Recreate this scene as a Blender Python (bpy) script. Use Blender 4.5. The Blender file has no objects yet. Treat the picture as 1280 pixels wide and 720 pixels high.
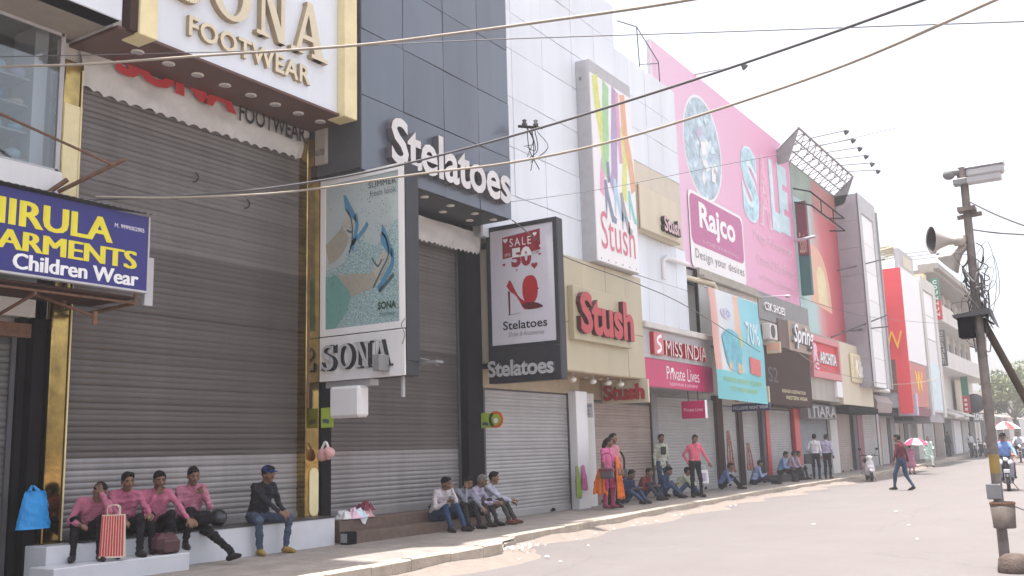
import bpy, bmesh, math, random
import numpy as np
from mathutils import Vector, Matrix
S = bpy.context.scene
C = S.collection
PI = math.pi
rad = math.radians
random.seed(7)

# ------------------------------------------------------------------ camera, sky, sun, exposure
cam_d = bpy.data.cameras.new('camera'); cam = bpy.data.objects.new('camera', cam_d); C.objects.link(cam)
S.camera = cam
YAW, PITCH, ROLL = 0.562277, 0.166857, -0.028322
cam_d.sensor_width = 36.0; cam_d.lens = 1221.5 / 1280 * 36.0
cam_d.clip_start = 0.1; cam_d.clip_end = 3000
fw = Vector((-math.sin(YAW)*math.cos(PITCH), math.cos(YAW)*math.cos(PITCH), math.sin(PITCH)))
r0 = Vector((math.cos(YAW), math.sin(YAW), 0)); u0 = r0.cross(fw)
rr = r0*math.cos(ROLL) + u0*math.sin(ROLL); uu = u0*math.cos(ROLL) - r0*math.sin(ROLL)
cam.matrix_world = Matrix(((rr.x, uu.x, -fw.x, 0), (rr.y, uu.y, -fw.y, 0), (rr.z, uu.z, -fw.z, 1.5), (0, 0, 0, 1)))

SUN_EL, SUN_AZ = 83.6, 243.4            # degrees; azimuth clockwise from +Y: the sun stands behind the shops
W = bpy.data.worlds.new('World'); S.world = W; W.use_nodes = True
nt = W.node_tree; bg = nt.nodes['Background']
sky = nt.nodes.new('ShaderNodeTexSky'); sky.sky_type = 'NISHITA'; sky.sun_disc = False
sky.sun_elevation = rad(SUN_EL); sky.sun_rotation = rad(SUN_AZ)
sky.air_density = 1.0; sky.dust_density = 6.0; sky.ozone_density = 1.0; sky.altitude = 200
hsv = nt.nodes.new('ShaderNodeHueSaturation'); hsv.inputs['Saturation'].default_value = 0.42
nt.links.new(sky.outputs[0], hsv.inputs['Color']); nt.links.new(hsv.outputs[0], bg.inputs[0])
bg.inputs[1].default_value = 0.15
sun_d = bpy.data.lights.new('sun', 'SUN'); sun_d.energy = 4.0; sun_d.angle = rad(0.6); sun_d.color = (1.0, 0.955, 0.92)
sun = bpy.data.objects.new('sun', sun_d); C.objects.link(sun)
sd = Vector((math.sin(rad(SUN_AZ))*math.cos(rad(SUN_EL)), math.cos(rad(SUN_AZ))*math.cos(rad(SUN_EL)), math.sin(rad(SUN_EL))))
sun.rotation_euler = (-sd).to_track_quat('-Z', 'Y').to_euler(); sun.location = (-20, 20, 60)
S.view_settings.view_transform = 'Standard'; S.view_settings.look = 'None'
S.view_settings.exposure = 1.40; S.view_settings.gamma = 1.0
S.render.engine = 'CYCLES'

# ------------------------------------------------------------------ materials
MATS = {}
def mat(name, col, rough=0.7, metal=0.0, var=0.10, scale=6.0, bump=0.0, bscale=40.0, dirt=0.0, spec=0.4, streak=False, trans=0.0, emit=0.0, dirtcol=(0.16, 0.13, 0.11), orand=.04):
    if name in MATS: return MATS[name]
    m = bpy.data.materials.new(name); m.use_nodes = True
    n = m.node_tree; b = n.nodes['Principled BSDF']
    b.inputs['Roughness'].default_value = rough; b.inputs['Metallic'].default_value = metal
    b.inputs['Specular IOR Level'].default_value = spec
    geo = n.nodes.new('ShaderNodeNewGeometry')
    mp = n.nodes.new('ShaderNodeMapping'); n.links.new(geo.outputs['Position'], mp.inputs[0])
    if streak: mp.inputs['Scale'].default_value = (1, 1, 0.12)
    nz = n.nodes.new('ShaderNodeTexNoise'); nz.inputs['Scale'].default_value = scale; nz.inputs['Detail'].default_value = 6; nz.inputs['Roughness'].default_value = 0.65
    n.links.new(mp.outputs[0], nz.inputs['Vector'])
    mr = n.nodes.new('ShaderNodeMapRange'); mr.inputs[1].default_value = 0.3; mr.inputs[2].default_value = 0.7
    mr.inputs[3].default_value = 1 - var; mr.inputs[4].default_value = 1 + var
    n.links.new(nz.outputs['Fac'], mr.inputs[0])
    mul = n.nodes.new('ShaderNodeVectorMath'); mul.operation = 'SCALE'; mul.inputs[0].default_value = col[:3]
    oi = n.nodes.new('ShaderNodeObjectInfo'); om = n.nodes.new('ShaderNodeMapRange'); om.inputs[3].default_value = 1-orand; om.inputs[4].default_value = 1+orand; n.links.new(oi.outputs['Random'], om.inputs[0])
    mm = n.nodes.new('ShaderNodeMath'); mm.operation = 'MULTIPLY'; n.links.new(mr.outputs[0], mm.inputs[0]); n.links.new(om.outputs[0], mm.inputs[1])
    n.links.new(mm.outputs[0], mul.inputs['Scale'])
    out = mul.outputs[0]
    if dirt > 0:
        n2 = n.nodes.new('ShaderNodeTexNoise'); n2.inputs['Scale'].default_value = scale*0.35; n2.inputs['Detail'].default_value = 8; n2.inputs['Roughness'].default_value = 0.7
        n.links.new(mp.outputs[0], n2.inputs['Vector'])
        cr = n.nodes.new('ShaderNodeMapRange'); cr.inputs[1].default_value = 0.48; cr.inputs[2].default_value = 0.72; cr.inputs[4].default_value = dirt
        n.links.new(n2.outputs['Fac'], cr.inputs[0])
        mx = n.nodes.new('ShaderNodeMix'); mx.data_type = 'RGBA'; n.links.new(cr.outputs[0], mx.inputs[0])
        n.links.new(out, mx.inputs[6]); mx.inputs[7].default_value = (*dirtcol, 1); out = mx.outputs[2]
    n.links.new(out, b.inputs['Base Color'])
    if bump > 0:
        n3 = n.nodes.new('ShaderNodeTexNoise'); n3.inputs['Scale'].default_value = bscale; n3.inputs['Detail'].default_value = 4
        n.links.new(geo.outputs['Position'], n3.inputs['Vector'])
        bp = n.nodes.new('ShaderNodeBump'); bp.inputs['Strength'].default_value = bump; bp.inputs['Distance'].default_value = 0.02
        n.links.new(n3.outputs['Fac'], bp.inputs['Height']); n.links.new(bp.outputs[0], b.inputs['Normal'])
    if trans > 0: b.inputs['Transmission Weight'].default_value = trans
    if emit > 0:
        n.links.new(out, b.inputs['Emission Color']); b.inputs['Emission Strength'].default_value = emit
    MATS[name] = m
    return m
def gradmat(name, axis, stops, lo, hi, rough=0.5, noise=0.0, nscale=2.0):
    """printed sheet: colour bands along a world axis (printed graphics), slight noise"""
    m = bpy.data.materials.new(name); m.use_nodes = True; n = m.node_tree; b = n.nodes['Principled BSDF']
    b.inputs['Roughness'].default_value = rough
    geo = n.nodes.new('ShaderNodeNewGeometry'); sp = n.nodes.new('ShaderNodeSeparateXYZ'); n.links.new(geo.outputs['Position'], sp.inputs[0])
    src = sp.outputs['XYZ'.index(axis)]
    if noise:
        nz = n.nodes.new('ShaderNodeTexNoise'); nz.inputs['Scale'].default_value = nscale; n.links.new(geo.outputs['Position'], nz.inputs[0])
        md = n.nodes.new('ShaderNodeMath'); md.operation = 'MULTIPLY_ADD'; md.inputs[1].default_value = noise; n.links.new(nz.outputs[0], md.inputs[0]); n.links.new(src, md.inputs[2]); src = md.outputs[0]
    mr = n.nodes.new('ShaderNodeMapRange'); mr.inputs[1].default_value = lo; mr.inputs[2].default_value = hi; n.links.new(src, mr.inputs[0])
    cr = n.nodes.new('ShaderNodeValToRGB'); n.links.new(mr.outputs[0], cr.inputs[0])
    e = cr.color_ramp.elements
    while len(e) < len(stops): e.new(0.5)
    for i, (p, c) in enumerate(stops): e[i].position = p; e[i].color = (*c, 1)
    n.links.new(cr.outputs[0], b.inputs['Base Color']); MATS[name] = m
    return m

M = {}
def D(key, *a, **k): M[key] = mat(key, *a, **k)
D('white_paint', (.72, .71, .72), .5, var=.04, dirt=.25, scale=2.5, streak=True, dirtcol=(.42, .40, .40))
D('white_clad', (.70, .74, .80), .30, var=.03, scale=1.5, dirt=.4, streak=True, dirtcol=(.50, .51, .53))
D('blue_clad', (.125, .142, .176), .26, metal=.25, var=.10, scale=1.2, dirt=.4, streak=True, dirtcol=(.17, .18, .21), orand=.08)
D('beige_clad', (.46, .40, .27), .38, var=.05, scale=1.5, dirt=.15, streak=True, dirtcol=(.36, .31, .22))
D('cream', (.62, .55, .42), .5, var=.05, scale=2, dirt=.2, streak=True, dirtcol=(.4, .36, .3))
D('gold', (.40, .28, .10), .12, metal=1.0, var=.5, scale=2.2, bump=.18, bscale=2.2, dirt=.5, dirtcol=(.07, .045, .02))
D('gold_paint', (.76, .66, .38), .4, metal=.0, var=.06, scale=3, dirt=.2)
D('letter_gold', (.66, .58, .42), .4, var=.04)
D('letter_edge', (.34, .27, .17), .5, var=.08)
D('brown_soffit', (.10, .045, .032), .45, var=.12, scale=3)
D('dark_brown', (.052, .026, .022), .7, var=.12, spec=.15)
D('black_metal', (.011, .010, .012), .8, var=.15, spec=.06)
D('charcoal', (.028, .028, .036), .45, var=.12, spec=.3)
D('dark_grey', (.075, .073, .08), .55, var=.1, spec=.25)
D('mid_grey', (.22, .22, .23), .55, var=.1, dirt=.2)
D('light_grey', (.45, .45, .47), .5, var=.06, dirt=.15)
D('steel', (.40, .40, .42), .35, metal=.7, var=.1)
D('rust', (.16, .08, .05), .8, var=.3, scale=12)
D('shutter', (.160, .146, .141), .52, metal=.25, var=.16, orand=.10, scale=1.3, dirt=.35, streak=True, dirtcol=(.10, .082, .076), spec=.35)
D('shutter_low_lit', (.275, .262, .262), .50, metal=.25, var=.18, orand=.10, scale=1.6, dirt=.5, streak=True, dirtcol=(.17, .15, .14), spec=.4)  # paler copy for slats below eye level: lit slat tops painted in
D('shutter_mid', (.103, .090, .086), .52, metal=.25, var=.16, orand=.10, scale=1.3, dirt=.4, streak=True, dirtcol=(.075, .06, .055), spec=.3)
D('shutter_dark', (.13, .125, .125), .5, metal=.25, var=.12, scale=1.6, dirt=.35, dirtcol=(.07, .06, .055))
D('shutter_tan', (.34, .27, .24), .5, metal=.2, var=.1, scale=1.5, dirt=.3, dirtcol=(.2, .16, .14))
D('shutter_pale', (.36, .35, .35), .5, metal=.2, var=.1, scale=1.5, dirt=.3, dirtcol=(.22, .2, .19))
D('shutter_blue', (.20, .22, .25), .5, metal=.2, var=.1, scale=1.5, dirt=.2)
D('cloth_white', (.58, .57, .56), .85, var=.06, scale=4, dirt=.35, dirtcol=(.38, .36, .34), bump=.3, bscale=12)
D('marble', (.56, .57, .61), .35, var=.05, scale=3, dirt=.2, dirtcol=(.5, .5, .52))
D('brown_stone', (.135, .088, .070), .55, var=.25, scale=9, dirt=.3, dirtcol=(.2, .16, .14))
D('dark_stone', (.05, .045, .045), .5, var=.2, scale=10)
D('concrete', (.33, .30, .27), .85, var=.18, scale=5, bump=.4, bscale=30, dirt=.4, dirtcol=(.2, .17, .14))
D('kerbstone', (.40, .34, .28), .88, var=.18, scale=4, bump=.5, bscale=25, dirt=.5, dirtcol=(.22, .16, .12))
D('earth', (.24, .165, .12), .95, var=.25, scale=6, bump=.7, bscale=20)
D('plaster', (.40, .37, .33), .85, var=.12, scale=2, dirt=.4, dirtcol=(.24, .21, .18), streak=True)
D('plaster_white', (.60, .58, .56), .8, var=.08, scale=2, dirt=.4, dirtcol=(.36, .33, .30), streak=True)
D('red', (.50, .035, .04), .4, var=.06)
D('red_letter', (.42, .022, .028), .32, var=.06)
D('red_wall', (.68, .05, .065), .5, var=.06, scale=1.2, dirt=.1)
D('magenta', (.50, .018, .115), .35, var=.05)
D('pink_bill', (.70, .30, .48), .45, var=.05, scale=.8)
D('pink_deep', (.50, .13, .30), .45, var=.05)
D('pink_pale', (.78, .52, .63), .45, var=.05)
D('print_white', (.80, .79, .80), .4, var=.02)
D('print_black', (.02, .02, .025), .5, var=.05)
D('print_navy', (.020, .022, .085), .4, var=.05)
D('sign_blue', (.022, .020, .165), .33, var=.04)
D('sign_yellow', (.72, .62, .035), .4, var=.03)
D('yellow', (.80, .46, .03), .45, var=.04)
D('turq', (.24, .52, .57), .4, var=.06)
D('teal_dark', (.03, .12, .12), .5, var=.05)
D('maroon', (.17, .02, .045), .45, var=.06)
D('green', (.03, .20, .13), .5, var=.05)
D('lime', (.35, .48, .06), .5, var=.06)
D('aqua', (.50, .68, .74), .4, var=.10, scale=3)
D('aqua_pale', (.60, .74, .80), .4, var=.14, scale=3)
D('lilac', (.52, .48, .62), .45, var=.05)
D('peach', (.72, .42, .30), .45, var=.05)
D('poster_bg', (.40, .46, .46), .35, var=.05, scale=2)
D('poster_blue', (.07, .22, .36), .35, var=.08)
D('poster_teal', (.15, .33, .30), .35, var=.06)
D('poster_skin', (.33, .31, .25), .35, var=.06)
D('poster_foot', (.41, .40, .36), .35, var=.06)
D('poster_dark', (.06, .11, .13), .4, var=.1)
D('paper', (.72, .70, .70), .8, var=.06)
D('blue_plastic', (.02, .26, .62), .45, var=.12, scale=14, bump=.4, bscale=30)
D('pink_plastic', (.62, .34, .34), .4, var=.15, scale=20)
D('rubber', (.02, .02, .021), .75, var=.15)
D('cable_tan', (.33, .285, .235), .75, var=.1)
D('cable_dark', (.10, .095, .10), .6, var=.1)
D('pole_metal', (.19, .165, .155), .65, metal=.2, var=.25, scale=8, dirt=.4, dirtcol=(.10, .07, .06))
D('pole_paint', (.28, .19, .05), .6, var=.15)
D('horn', (.40, .37, .34), .6, var=.1, dirt=.25)
D('lamp_glass', (.75, .72, .66), .3, var=.02)
D('bag_maroon', (.08, .03, .035), .6, var=.15)
D('stripe_red', (.50, .04, .05), .5, var=.05)
D('stripe_cream', (.70, .58, .46), .5, var=.05)
D('trunk', (.12, .085, .06), .9, var=.2, bump=.5)
D('bark_dark', (.06, .045, .035), .9, var=.2)

def glass(name, col=(.6, .68, .72), mixf=.3):
    m = bpy.data.materials.new(name); m.use_nodes = True; n = m.node_tree
    n.nodes.remove(n.nodes['Principled BSDF']); o = n.nodes['Material Output']
    tr = n.nodes.new('ShaderNodeBsdfTransparent'); tr.inputs[0].default_value = (*col, 1)
    gl = n.nodes.new('ShaderNodeBsdfGlossy'); gl.inputs['Roughness'].default_value = .03
    fr = n.nodes.new('ShaderNodeFresnel'); fr.inputs[0].default_value = 1.5
    ad = n.nodes.new('ShaderNodeMath'); ad.inputs[1].default_value = mixf; n.links.new(fr.outputs[0], ad.inputs[0])
    mx = n.nodes.new('ShaderNodeMixShader'); n.links.new(ad.outputs[0], mx.inputs[0]); n.links.new(tr.outputs[0], mx.inputs[1]); n.links.new(gl.outputs[0], mx.inputs[2])
    n.links.new(mx.outputs[0], o.inputs[0]); M[name] = m
glass('glass', (.86, .90, .92), .04)
glass('dark_glass', (.12, .15, .19), .12)

def translucent(name, col):
    m = bpy.data.materials.new(name); m.use_nodes = True; n = m.node_tree; n.nodes.remove(n.nodes['Principled BSDF']); o = n.nodes['Material Output']
    a = n.nodes.new('ShaderNodeBsdfTranslucent'); a.inputs[0].default_value = (*col, 1); b = n.nodes.new('ShaderNodeBsdfDiffuse'); b.inputs[0].default_value = (*col, 1)
    mx = n.nodes.new('ShaderNodeMixShader'); mx.inputs[0].default_value = .4; n.links.new(a.outputs[0], mx.inputs[1]); n.links.new(b.outputs[0], mx.inputs[2]); n.links.new(mx.outputs[0], o.inputs[0]); M[name] = m
translucent('roof_sheet', (.42, .42, .46))
# ------------------------------------------------------------------ object helpers
def put(o, parent=None):
    C.objects.link(o)
    if parent is not None: o.parent = parent
    return o
def tag(o, label=None, cat=None, group=None, kind=None):
    if label: o['label'] = label
    if cat: o['category'] = cat
    if group: o['group'] = group
    if kind: o['kind'] = kind
    return o
def thing(name, label, cat, group=None, loc=(0, 0, 0), rz=0.0):
    o = bpy.data.objects.new(name, None); o.empty_display_size = .2
    o.location = loc; o.rotation_euler = (0, 0, rz); C.objects.link(o)
    return tag(o, label, cat, group)
def root_loc(o):
    while o is not None and o.parent is not None: o = o.parent
    return Vector(o.location) if (o is not None and o.type == 'EMPTY' and abs(o.rotation_euler.z) < 1e-9) else Vector((0, 0, 0))

class MB:
    """mesh builder: several shapes of one part"""
    def __init__(s): s.v = []; s.f = []; s.m = []; s.sm = []
    def add(s, vs, fs, mi=0, smooth=False):
        b = len(s.v); s.v += [tuple(x) for x in vs]
        for f in fs: s.f.append([i + b for i in f]); s.m.append(mi); s.sm.append(smooth)
        return s
    def box(s, x0, x1, y0, y1, z0, z1, mi=0, bev=0.0):
        if x0 > x1: x0, x1 = x1, x0
        if y0 > y1: y0, y1 = y1, y0
        if z0 > z1: z0, z1 = z1, z0
        b = min(bev, (x1-x0)*.45, (y1-y0)*.45, (z1-z0)*.45)
        if b <= 0:
            vs = [(x, y, z) for z in (z0, z1) for y in (y0, y1) for x in (x0, x1)]
            return s.add(vs, [(0, 2, 3, 1), (4, 5, 7, 6), (0, 1, 5, 4), (2, 6, 7, 3), (0, 4, 6, 2), (1, 3, 7, 5)], mi)
        bm = bmesh.new(); bmesh.ops.create_cube(bm, size=1)
        for v in bm.verts: v.co = Vector(((x0+x1)/2 + v.co.x*(x1-x0), (y0+y1)/2 + v.co.y*(y1-y0), (z0+z1)/2 + v.co.z*(z1-z0)))
        bmesh.ops.bevel(bm, geom=bm.edges[:], offset=b, segments=1, affect='EDGES')
        bm.verts.index_update()
        s.add([v.co[:] for v in bm.verts], [[v.index for v in f.verts] for f in bm.faces], mi); bm.free(); return s
    def quad(s, a, b, c, d, mi=0): return s.add([a, b, c, d], [(0, 1, 2, 3)], mi)
    def tube(s, pts, r, seg=8, mi=0, caps=True):
        P = [Vector(p) for p in pts]; n = len(P); R = r if isinstance(r, (list, tuple)) else [r]*n
        rings = []; prev = None
        for i in range(n):
            t = (P[min(i+1, n-1)] - P[max(i-1, 0)])
            if t.length < 1e-9: t = Vector((0, 0, 1))
            t.normalize()
            if prev is None:
                a = t.cross(Vector((0, 0, 1)));
                if a.length < 1e-3: a = t.cross(Vector((1, 0, 0)))
            else: a = prev - t*prev.dot(t)
            a.normalize(); prev = a; b = t.cross(a)
            rings.append([P[i] + (a*math.cos(k*2*PI/seg) + b*math.sin(k*2*PI/seg))*R[i] for k in range(seg)])
        vs = [v for ring in rings for v in ring]; fs = []
        for i in range(n-1):
            for k in range(seg): fs.append((i*seg+k, i*seg+(k+1) % seg, (i+1)*seg+(k+1) % seg, (i+1)*seg+k))
        s.add(vs, fs, mi, True)
        if caps:
            s.add(rings[0], [list(range(seg))[::-1]], mi); s.add(rings[-1], [list(range(seg))], mi)
        return s
    def ell(s, c, r, seg=10, rings=7, mi=0):
        vs = [(c[0], c[1], c[2]-r[2])]; fs = []
        for i in range(1, rings):
            a = -PI/2 + PI*i/rings
            for k in range(seg):
                b = 2*PI*k/seg; vs.append((c[0]+r[0]*math.cos(a)*math.cos(b), c[1]+r[1]*math.cos(a)*math.sin(b), c[2]+r[2]*math.sin(a)))
        vs.append((c[0], c[1], c[2]+r[2])); L = len(vs)-1
        for k in range(seg): fs.append((0, 1+(k+1) % seg, 1+k))
        for i in range(rings-2):
            for k in range(seg): fs.append((1+i*seg+k, 1+i*seg+(k+1) % seg, 1+(i+1)*seg+(k+1) % seg, 1+(i+1)*seg+k))
        for k in range(seg): fs.append((L, 1+(rings-2)*seg+k, 1+(rings-2)*seg+(k+1) % seg))
        return s.add(vs, fs, mi, True)
    def prism(s, poly, d, mi=0, smooth=False):
        """poly: list of 3D points (planar), extruded by vector d"""
        n = len(poly); P = [Vector(p) for p in poly]; Dv = Vector(d)
        vs = P + [p + Dv for p in P]
        nrm = sum(((P[i]-P[0]).cross(P[(i+1) % n]-P[0]) for i in range(1, n-1)), Vector())
        fl = nrm.dot(Dv) > 0
        fs = [list(range(n))[::-1] if fl else list(range(n)), [i+n for i in range(n)] if fl else [i+n for i in range(n)][::-1]]
        for i in range(n):
            j = (i+1) % n; q = (i, j, j+n, i+n); fs.append(q if fl else q[::-1])
        return s.add(vs, fs, mi)
    def lathe(s, prof, c, axis, seg=20, mi=0):
        """prof: (radius, height) pairs along axis from c"""
        ax = Vector(axis).normalized(); a = ax.cross(Vector((0, 0, 1)))
        if a.length < 1e-3: a = Vector((1, 0, 0))
        a.normalize(); b = ax.cross(a); c = Vector(c); vs = []
        for r, h in prof:
            for k in range(seg): t = 2*PI*k/seg; vs.append(c + ax*h + (a*math.cos(t)+b*math.sin(t))*r)
        fs = []
        for i in range(len(prof)-1):
            for k in range(seg): fs.append((i*seg+k, i*seg+(k+1) % seg, (i+1)*seg+(k+1) % seg, (i+1)*seg+k))
        return s.add(vs, fs, mi, True)
    def mesh(s, name, mats, off=Vector((0, 0, 0))):
        me = bpy.data.meshes.new(name); me.from_pydata([Vector(v)-off for v in s.v], [], s.f)
        for m in mats: me.materials.append(M[m] if isinstance(m, str) else m)
        me.polygons.foreach_set('material_index', s.m); me.polygons.foreach_set('use_smooth', s.sm); me.update()
        return me
    def build(s, name, mats, parent=None, label=None, cat=None, group=None, kind=None, shift=None):
        if isinstance(mats, str) or not isinstance(mats, (list, tuple)): mats = [mats]
        off = root_loc(parent) if parent is not None else Vector((0, 0, 0))
        if shift is not None: off = Vector(shift)
        o = bpy.data.objects.new(name, s.mesh(name, mats, off)); put(o, parent)
        if shift is not None and parent is None: o.location = off
        return tag(o, label, cat, group, kind)
def box(name, x0, x1, y0, y1, z0, z1, m, parent=None, bev=0.0, **k):
    return MB().box(x0, x1, y0, y1, z0, z1, 0, bev).build(name, m, parent, **k)

# ------------------------------------------------------------------ lettering
def text_mesh(txt, depth=0.0, bold=0.0, shear=0.0, spacing=1.0, bev=0.0):
    if 'M' in txt: bold = 0.0            # an offset M folds over itself
    cu = bpy.data.curves.new('txt', 'FONT'); cu.body = txt; cu.size = 1; cu.extrude = max(depth/2, 0); cu.offset = bold; cu.shear = shear
    cu.space_character = spacing; cu.resolution_u = 3; cu.bevel_depth = bev; cu.bevel_resolution = 0
    o = bpy.data.objects.new('txt', cu); C.objects.link(o)
    dg = bpy.context.evaluated_depsgraph_get(); dg.update()
    me = bpy.data.meshes.new_from_object(o.evaluated_get(dg))
    v = np.zeros(len(me.vertices)*3); me.vertices.foreach_get('co', v); v = v.reshape(-1, 3)
    f = [list(p.vertices) for p in me.polygons]
    bpy.data.objects.remove(o); bpy.data.curves.remove(cu); bpy.data.meshes.remove(me)
    return v, f
def plane_fn(kind, pos):
    """'F': face towards +X at X=pos (u=Y, v=Z); 'S': face towards -Y at Y=pos (u=X, v=Z)"""
    if kind == 'F': return lambda u, v, w: (pos + w, u, v)
    return lambda u, v, w: (u, pos - w, v)
def letters(parent, txt, kind, pos, u0, u1, v0, v1, depth, m, medge=None, bold=0.0, raised=False, name='lettering', spacing=1.0, shear=0.0, lift=0.0, warp=None, serif=0.0):
    """text fitted to a rectangle of a plane. raised: each letter is its own object named letter"""
    fn = plane_fn(kind, pos + (lift if kind == 'F' else -lift)); off = root_loc(parent)
    def emit(v, f, nm):
        # two materials: front face and edges
        mb = MB(); pts = [fn(a, b, c) if warp is None else warp(a, b, c) for a, b, c in v]
        mb.add(pts, f, 0)
        if medge is not None:
            for i, ff in enumerate(f):
                zz = [v[k][2] for k in ff]
                mb.m[i] = 0 if min(zz) > depth*0.9 else 1
            mats = [m, medge]
        else: mats = [m]
        return mb.build(nm, mats, parent)
    v, f = text_mesh(txt, max(depth, 1e-4) if depth else 0.0, bold, shear, spacing)
    if len(v) == 0: return []
    mn, mx = v.min(0), v.max(0)
    def fit(w):
        w = w.copy(); w[:, 0] = u0 + (w[:, 0]-mn[0])/(mx[0]-mn[0])*(u1-u0); w[:, 1] = v0 + (w[:, 1]-mn[1])/(mx[1]-mn[1])*(v1-v0)
        if depth: w[:, 2] = (w[:, 2]-mn[2])/max(mx[2]-mn[2], 1e-9)*depth
        else: w[:, 2] = 0.003
        return w
    # split into connected islands, group by letter through x-overlap
    par = list(range(len(v)))
    def find(a):
        while par[a] != a: par[a] = par[par[a]]; a = par[a]
        return a
    for ff in f:
        for k in ff[1:]: par[find(k)] = find(ff[0])
    isl = {}
    for i, ff in enumerate(f): isl.setdefault(find(ff[0]), []).append(i)
    items = []
    for fl in isl.values():
        ids = sorted({k for i in fl for k in f[i]}); items.append([v[ids, 0].min(), v[ids, 0].max(), fl])
    items.sort(key=lambda t: t[0]); merged = []
    for it in items:
        if merged and it[0] < merged[-1][1] + (-0.35*(it[1]-it[0]) if raised else .17*spacing): merged[-1][1] = max(merged[-1][1], it[1]); merged[-1][2] = merged[-1][2] + it[2]
        else: merged.append(it)
    w = fit(v); res = []
    for it in merged:
        ids = sorted({k for i in it[2] for k in f[i]}); mp = {k: n for n, k in enumerate(ids)}
        vs = w[ids]; fs = [[mp[k] for k in f[i]] for i in it[2]]
        if serif:
            pass
        res.append(emit(vs, fs, 'letter' if raised else name))
    return res
def flat(parent, name, kind, pos, poly, m, lift=0.002, thick=0.0):
    """flat printed shape on a plane"""
    fn = plane_fn(kind, pos); mb = MB(); P = [fn(u, v, lift) for u, v in poly]
    mb.add(P, [list(range(len(P)))], 0)
    return mb.build(name, m, parent)
def ellpoly(cu, cv, ru, rv, n=28, a0=0, a1=2*PI):
    return [(cu + ru*math.cos(a0+(a1-a0)*i/n), cv + rv*math.sin(a0+(a1-a0)*i/n)) for i in range(n)]
def rrect(u0, u1, v0, v1, r, n=5):
    out = []
    for cx, cy, s in ((u1-r, v0+r, -PI/2), (u1-r, v1-r, 0), (u0+r, v1-r, PI/2), (u0+r, v0+r, PI)):
        out += [(cx + r*math.cos(s+PI/2*i/n), cy + r*math.sin(s+PI/2*i/n)) for i in range(n+1)]
    return out
def stroke(pts, w):
    """polyline to ribbon polygon; w constant or list"""
    n = len(pts); Wd = w if isinstance(w, list) else [w]*n; L, R = [], []
    for i in range(n):
        a = pts[max(i-1, 0)]; b = pts[min(i+1, n-1)]; dx, dy = b[0]-a[0], b[1]-a[1]; l = math.hypot(dx, dy) or 1
        L.append((pts[i][0]-dy/l*Wd[i]/2, pts[i][1]+dx/l*Wd[i]/2)); R.append((pts[i][0]+dy/l*Wd[i]/2, pts[i][1]-dx/l*Wd[i]/2))
    return L + R[::-1]
def spline(pts, n=24):
    """Catmull-Rom through points of any dimension"""
    P = [np.array(p, float) for p in pts]; P = [2*P[0]-P[1]] + P + [2*P[-1]-P[-2]]; out = []
    segs = len(P)-3; per = max(2, n//segs)
    for i in range(segs):
        p0, p1, p2, p3 = P[i:i+4]
        for k in range(per):
            t = k/per; out.append(tuple(.5*((2*p1)+(-p0+p2)*t+(2*p0-5*p1+4*p2-p3)*t*t+(-p0+3*p1-3*p2+p3)*t**3)))
    out.append(tuple(P[-2])); return out
def interp(tab, x):
    return float(np.interp(x, [t[0] for t in tab], [t[1] for t in tab]))

def shutter(parent, x, y0, y1, z0, z1, m, pitch=0.078, pieces=True, mlow=None, zlow=1.5, mmid=None, zmid=0, guide='dark_grey', bar=True):
    """rolling shutter of convex slats"""
    prof = [(0.0, 0.0), (0.004, 0.008), (0.016, 0.022), (0.022, 0.045), (0.020, 0.068), (0.010, 0.086), (0.0, 0.094), (-0.004, 0.1)]
    prof = [(a*.5, b*pitch/0.1) for a, b in prof]
    off = root_loc(parent)
    sh = box('shutter', x-.04, x-.012, y0, y1, z0, z1, 'dark_grey', parent)
    def slat_mesh():
        mb = MB(); vs = []; n = len(prof)
        for dx, dz in prof: vs += [(dx, y0, dz), (dx, y1, dz)]
        mb.add(vs, [(2*i, 2*i+1, 2*i+3, 2*i+2) for i in range(n-1)], 0, True); return mb
    nn = int((z1-z0)/pitch)
    if pieces:
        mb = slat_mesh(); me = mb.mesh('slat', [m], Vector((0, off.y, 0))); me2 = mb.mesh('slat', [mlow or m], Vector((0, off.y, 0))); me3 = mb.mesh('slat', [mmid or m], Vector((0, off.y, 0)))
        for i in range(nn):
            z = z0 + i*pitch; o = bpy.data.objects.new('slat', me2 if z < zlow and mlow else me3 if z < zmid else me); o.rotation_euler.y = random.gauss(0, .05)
            o.location = (x - off.x + random.uniform(-.0015, .0015), 0, z - off.z); put(o, sh)
    else:
        mb = MB(); sl = slat_mesh()
        for i in range(nn): mb.add([(a + x, b, c + z0 + i*pitch) for a, b, c in sl.v], sl.f, 0, True)
        tag(mb.build('slats', m, sh), kind='stuff')
    if bar:
        mb = MB().box(x-.01, x+.03, y0+.01, y1-.01, z0-.005, z0+.11)
        mb.build('bottom_bar', mlow or m, sh)
        for t in (.25, .75):
            yy = y0 + (y1-y0)*t
            MB().box(x+.03, x+.06, yy-.09, yy+.09, z0+.02, z0+.055).box(x+.03, x+.075, yy-.03, yy+.03, z0+.015, z0+.085).build('padlock_hasp', 'black_metal', sh)
    for yy in (y0-.03, y1-.03):
        MB().box(x-.05, x+.045, yy, yy+.06, z0, z1).build('guide_rail', guide, sh)
    return sh
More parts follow.
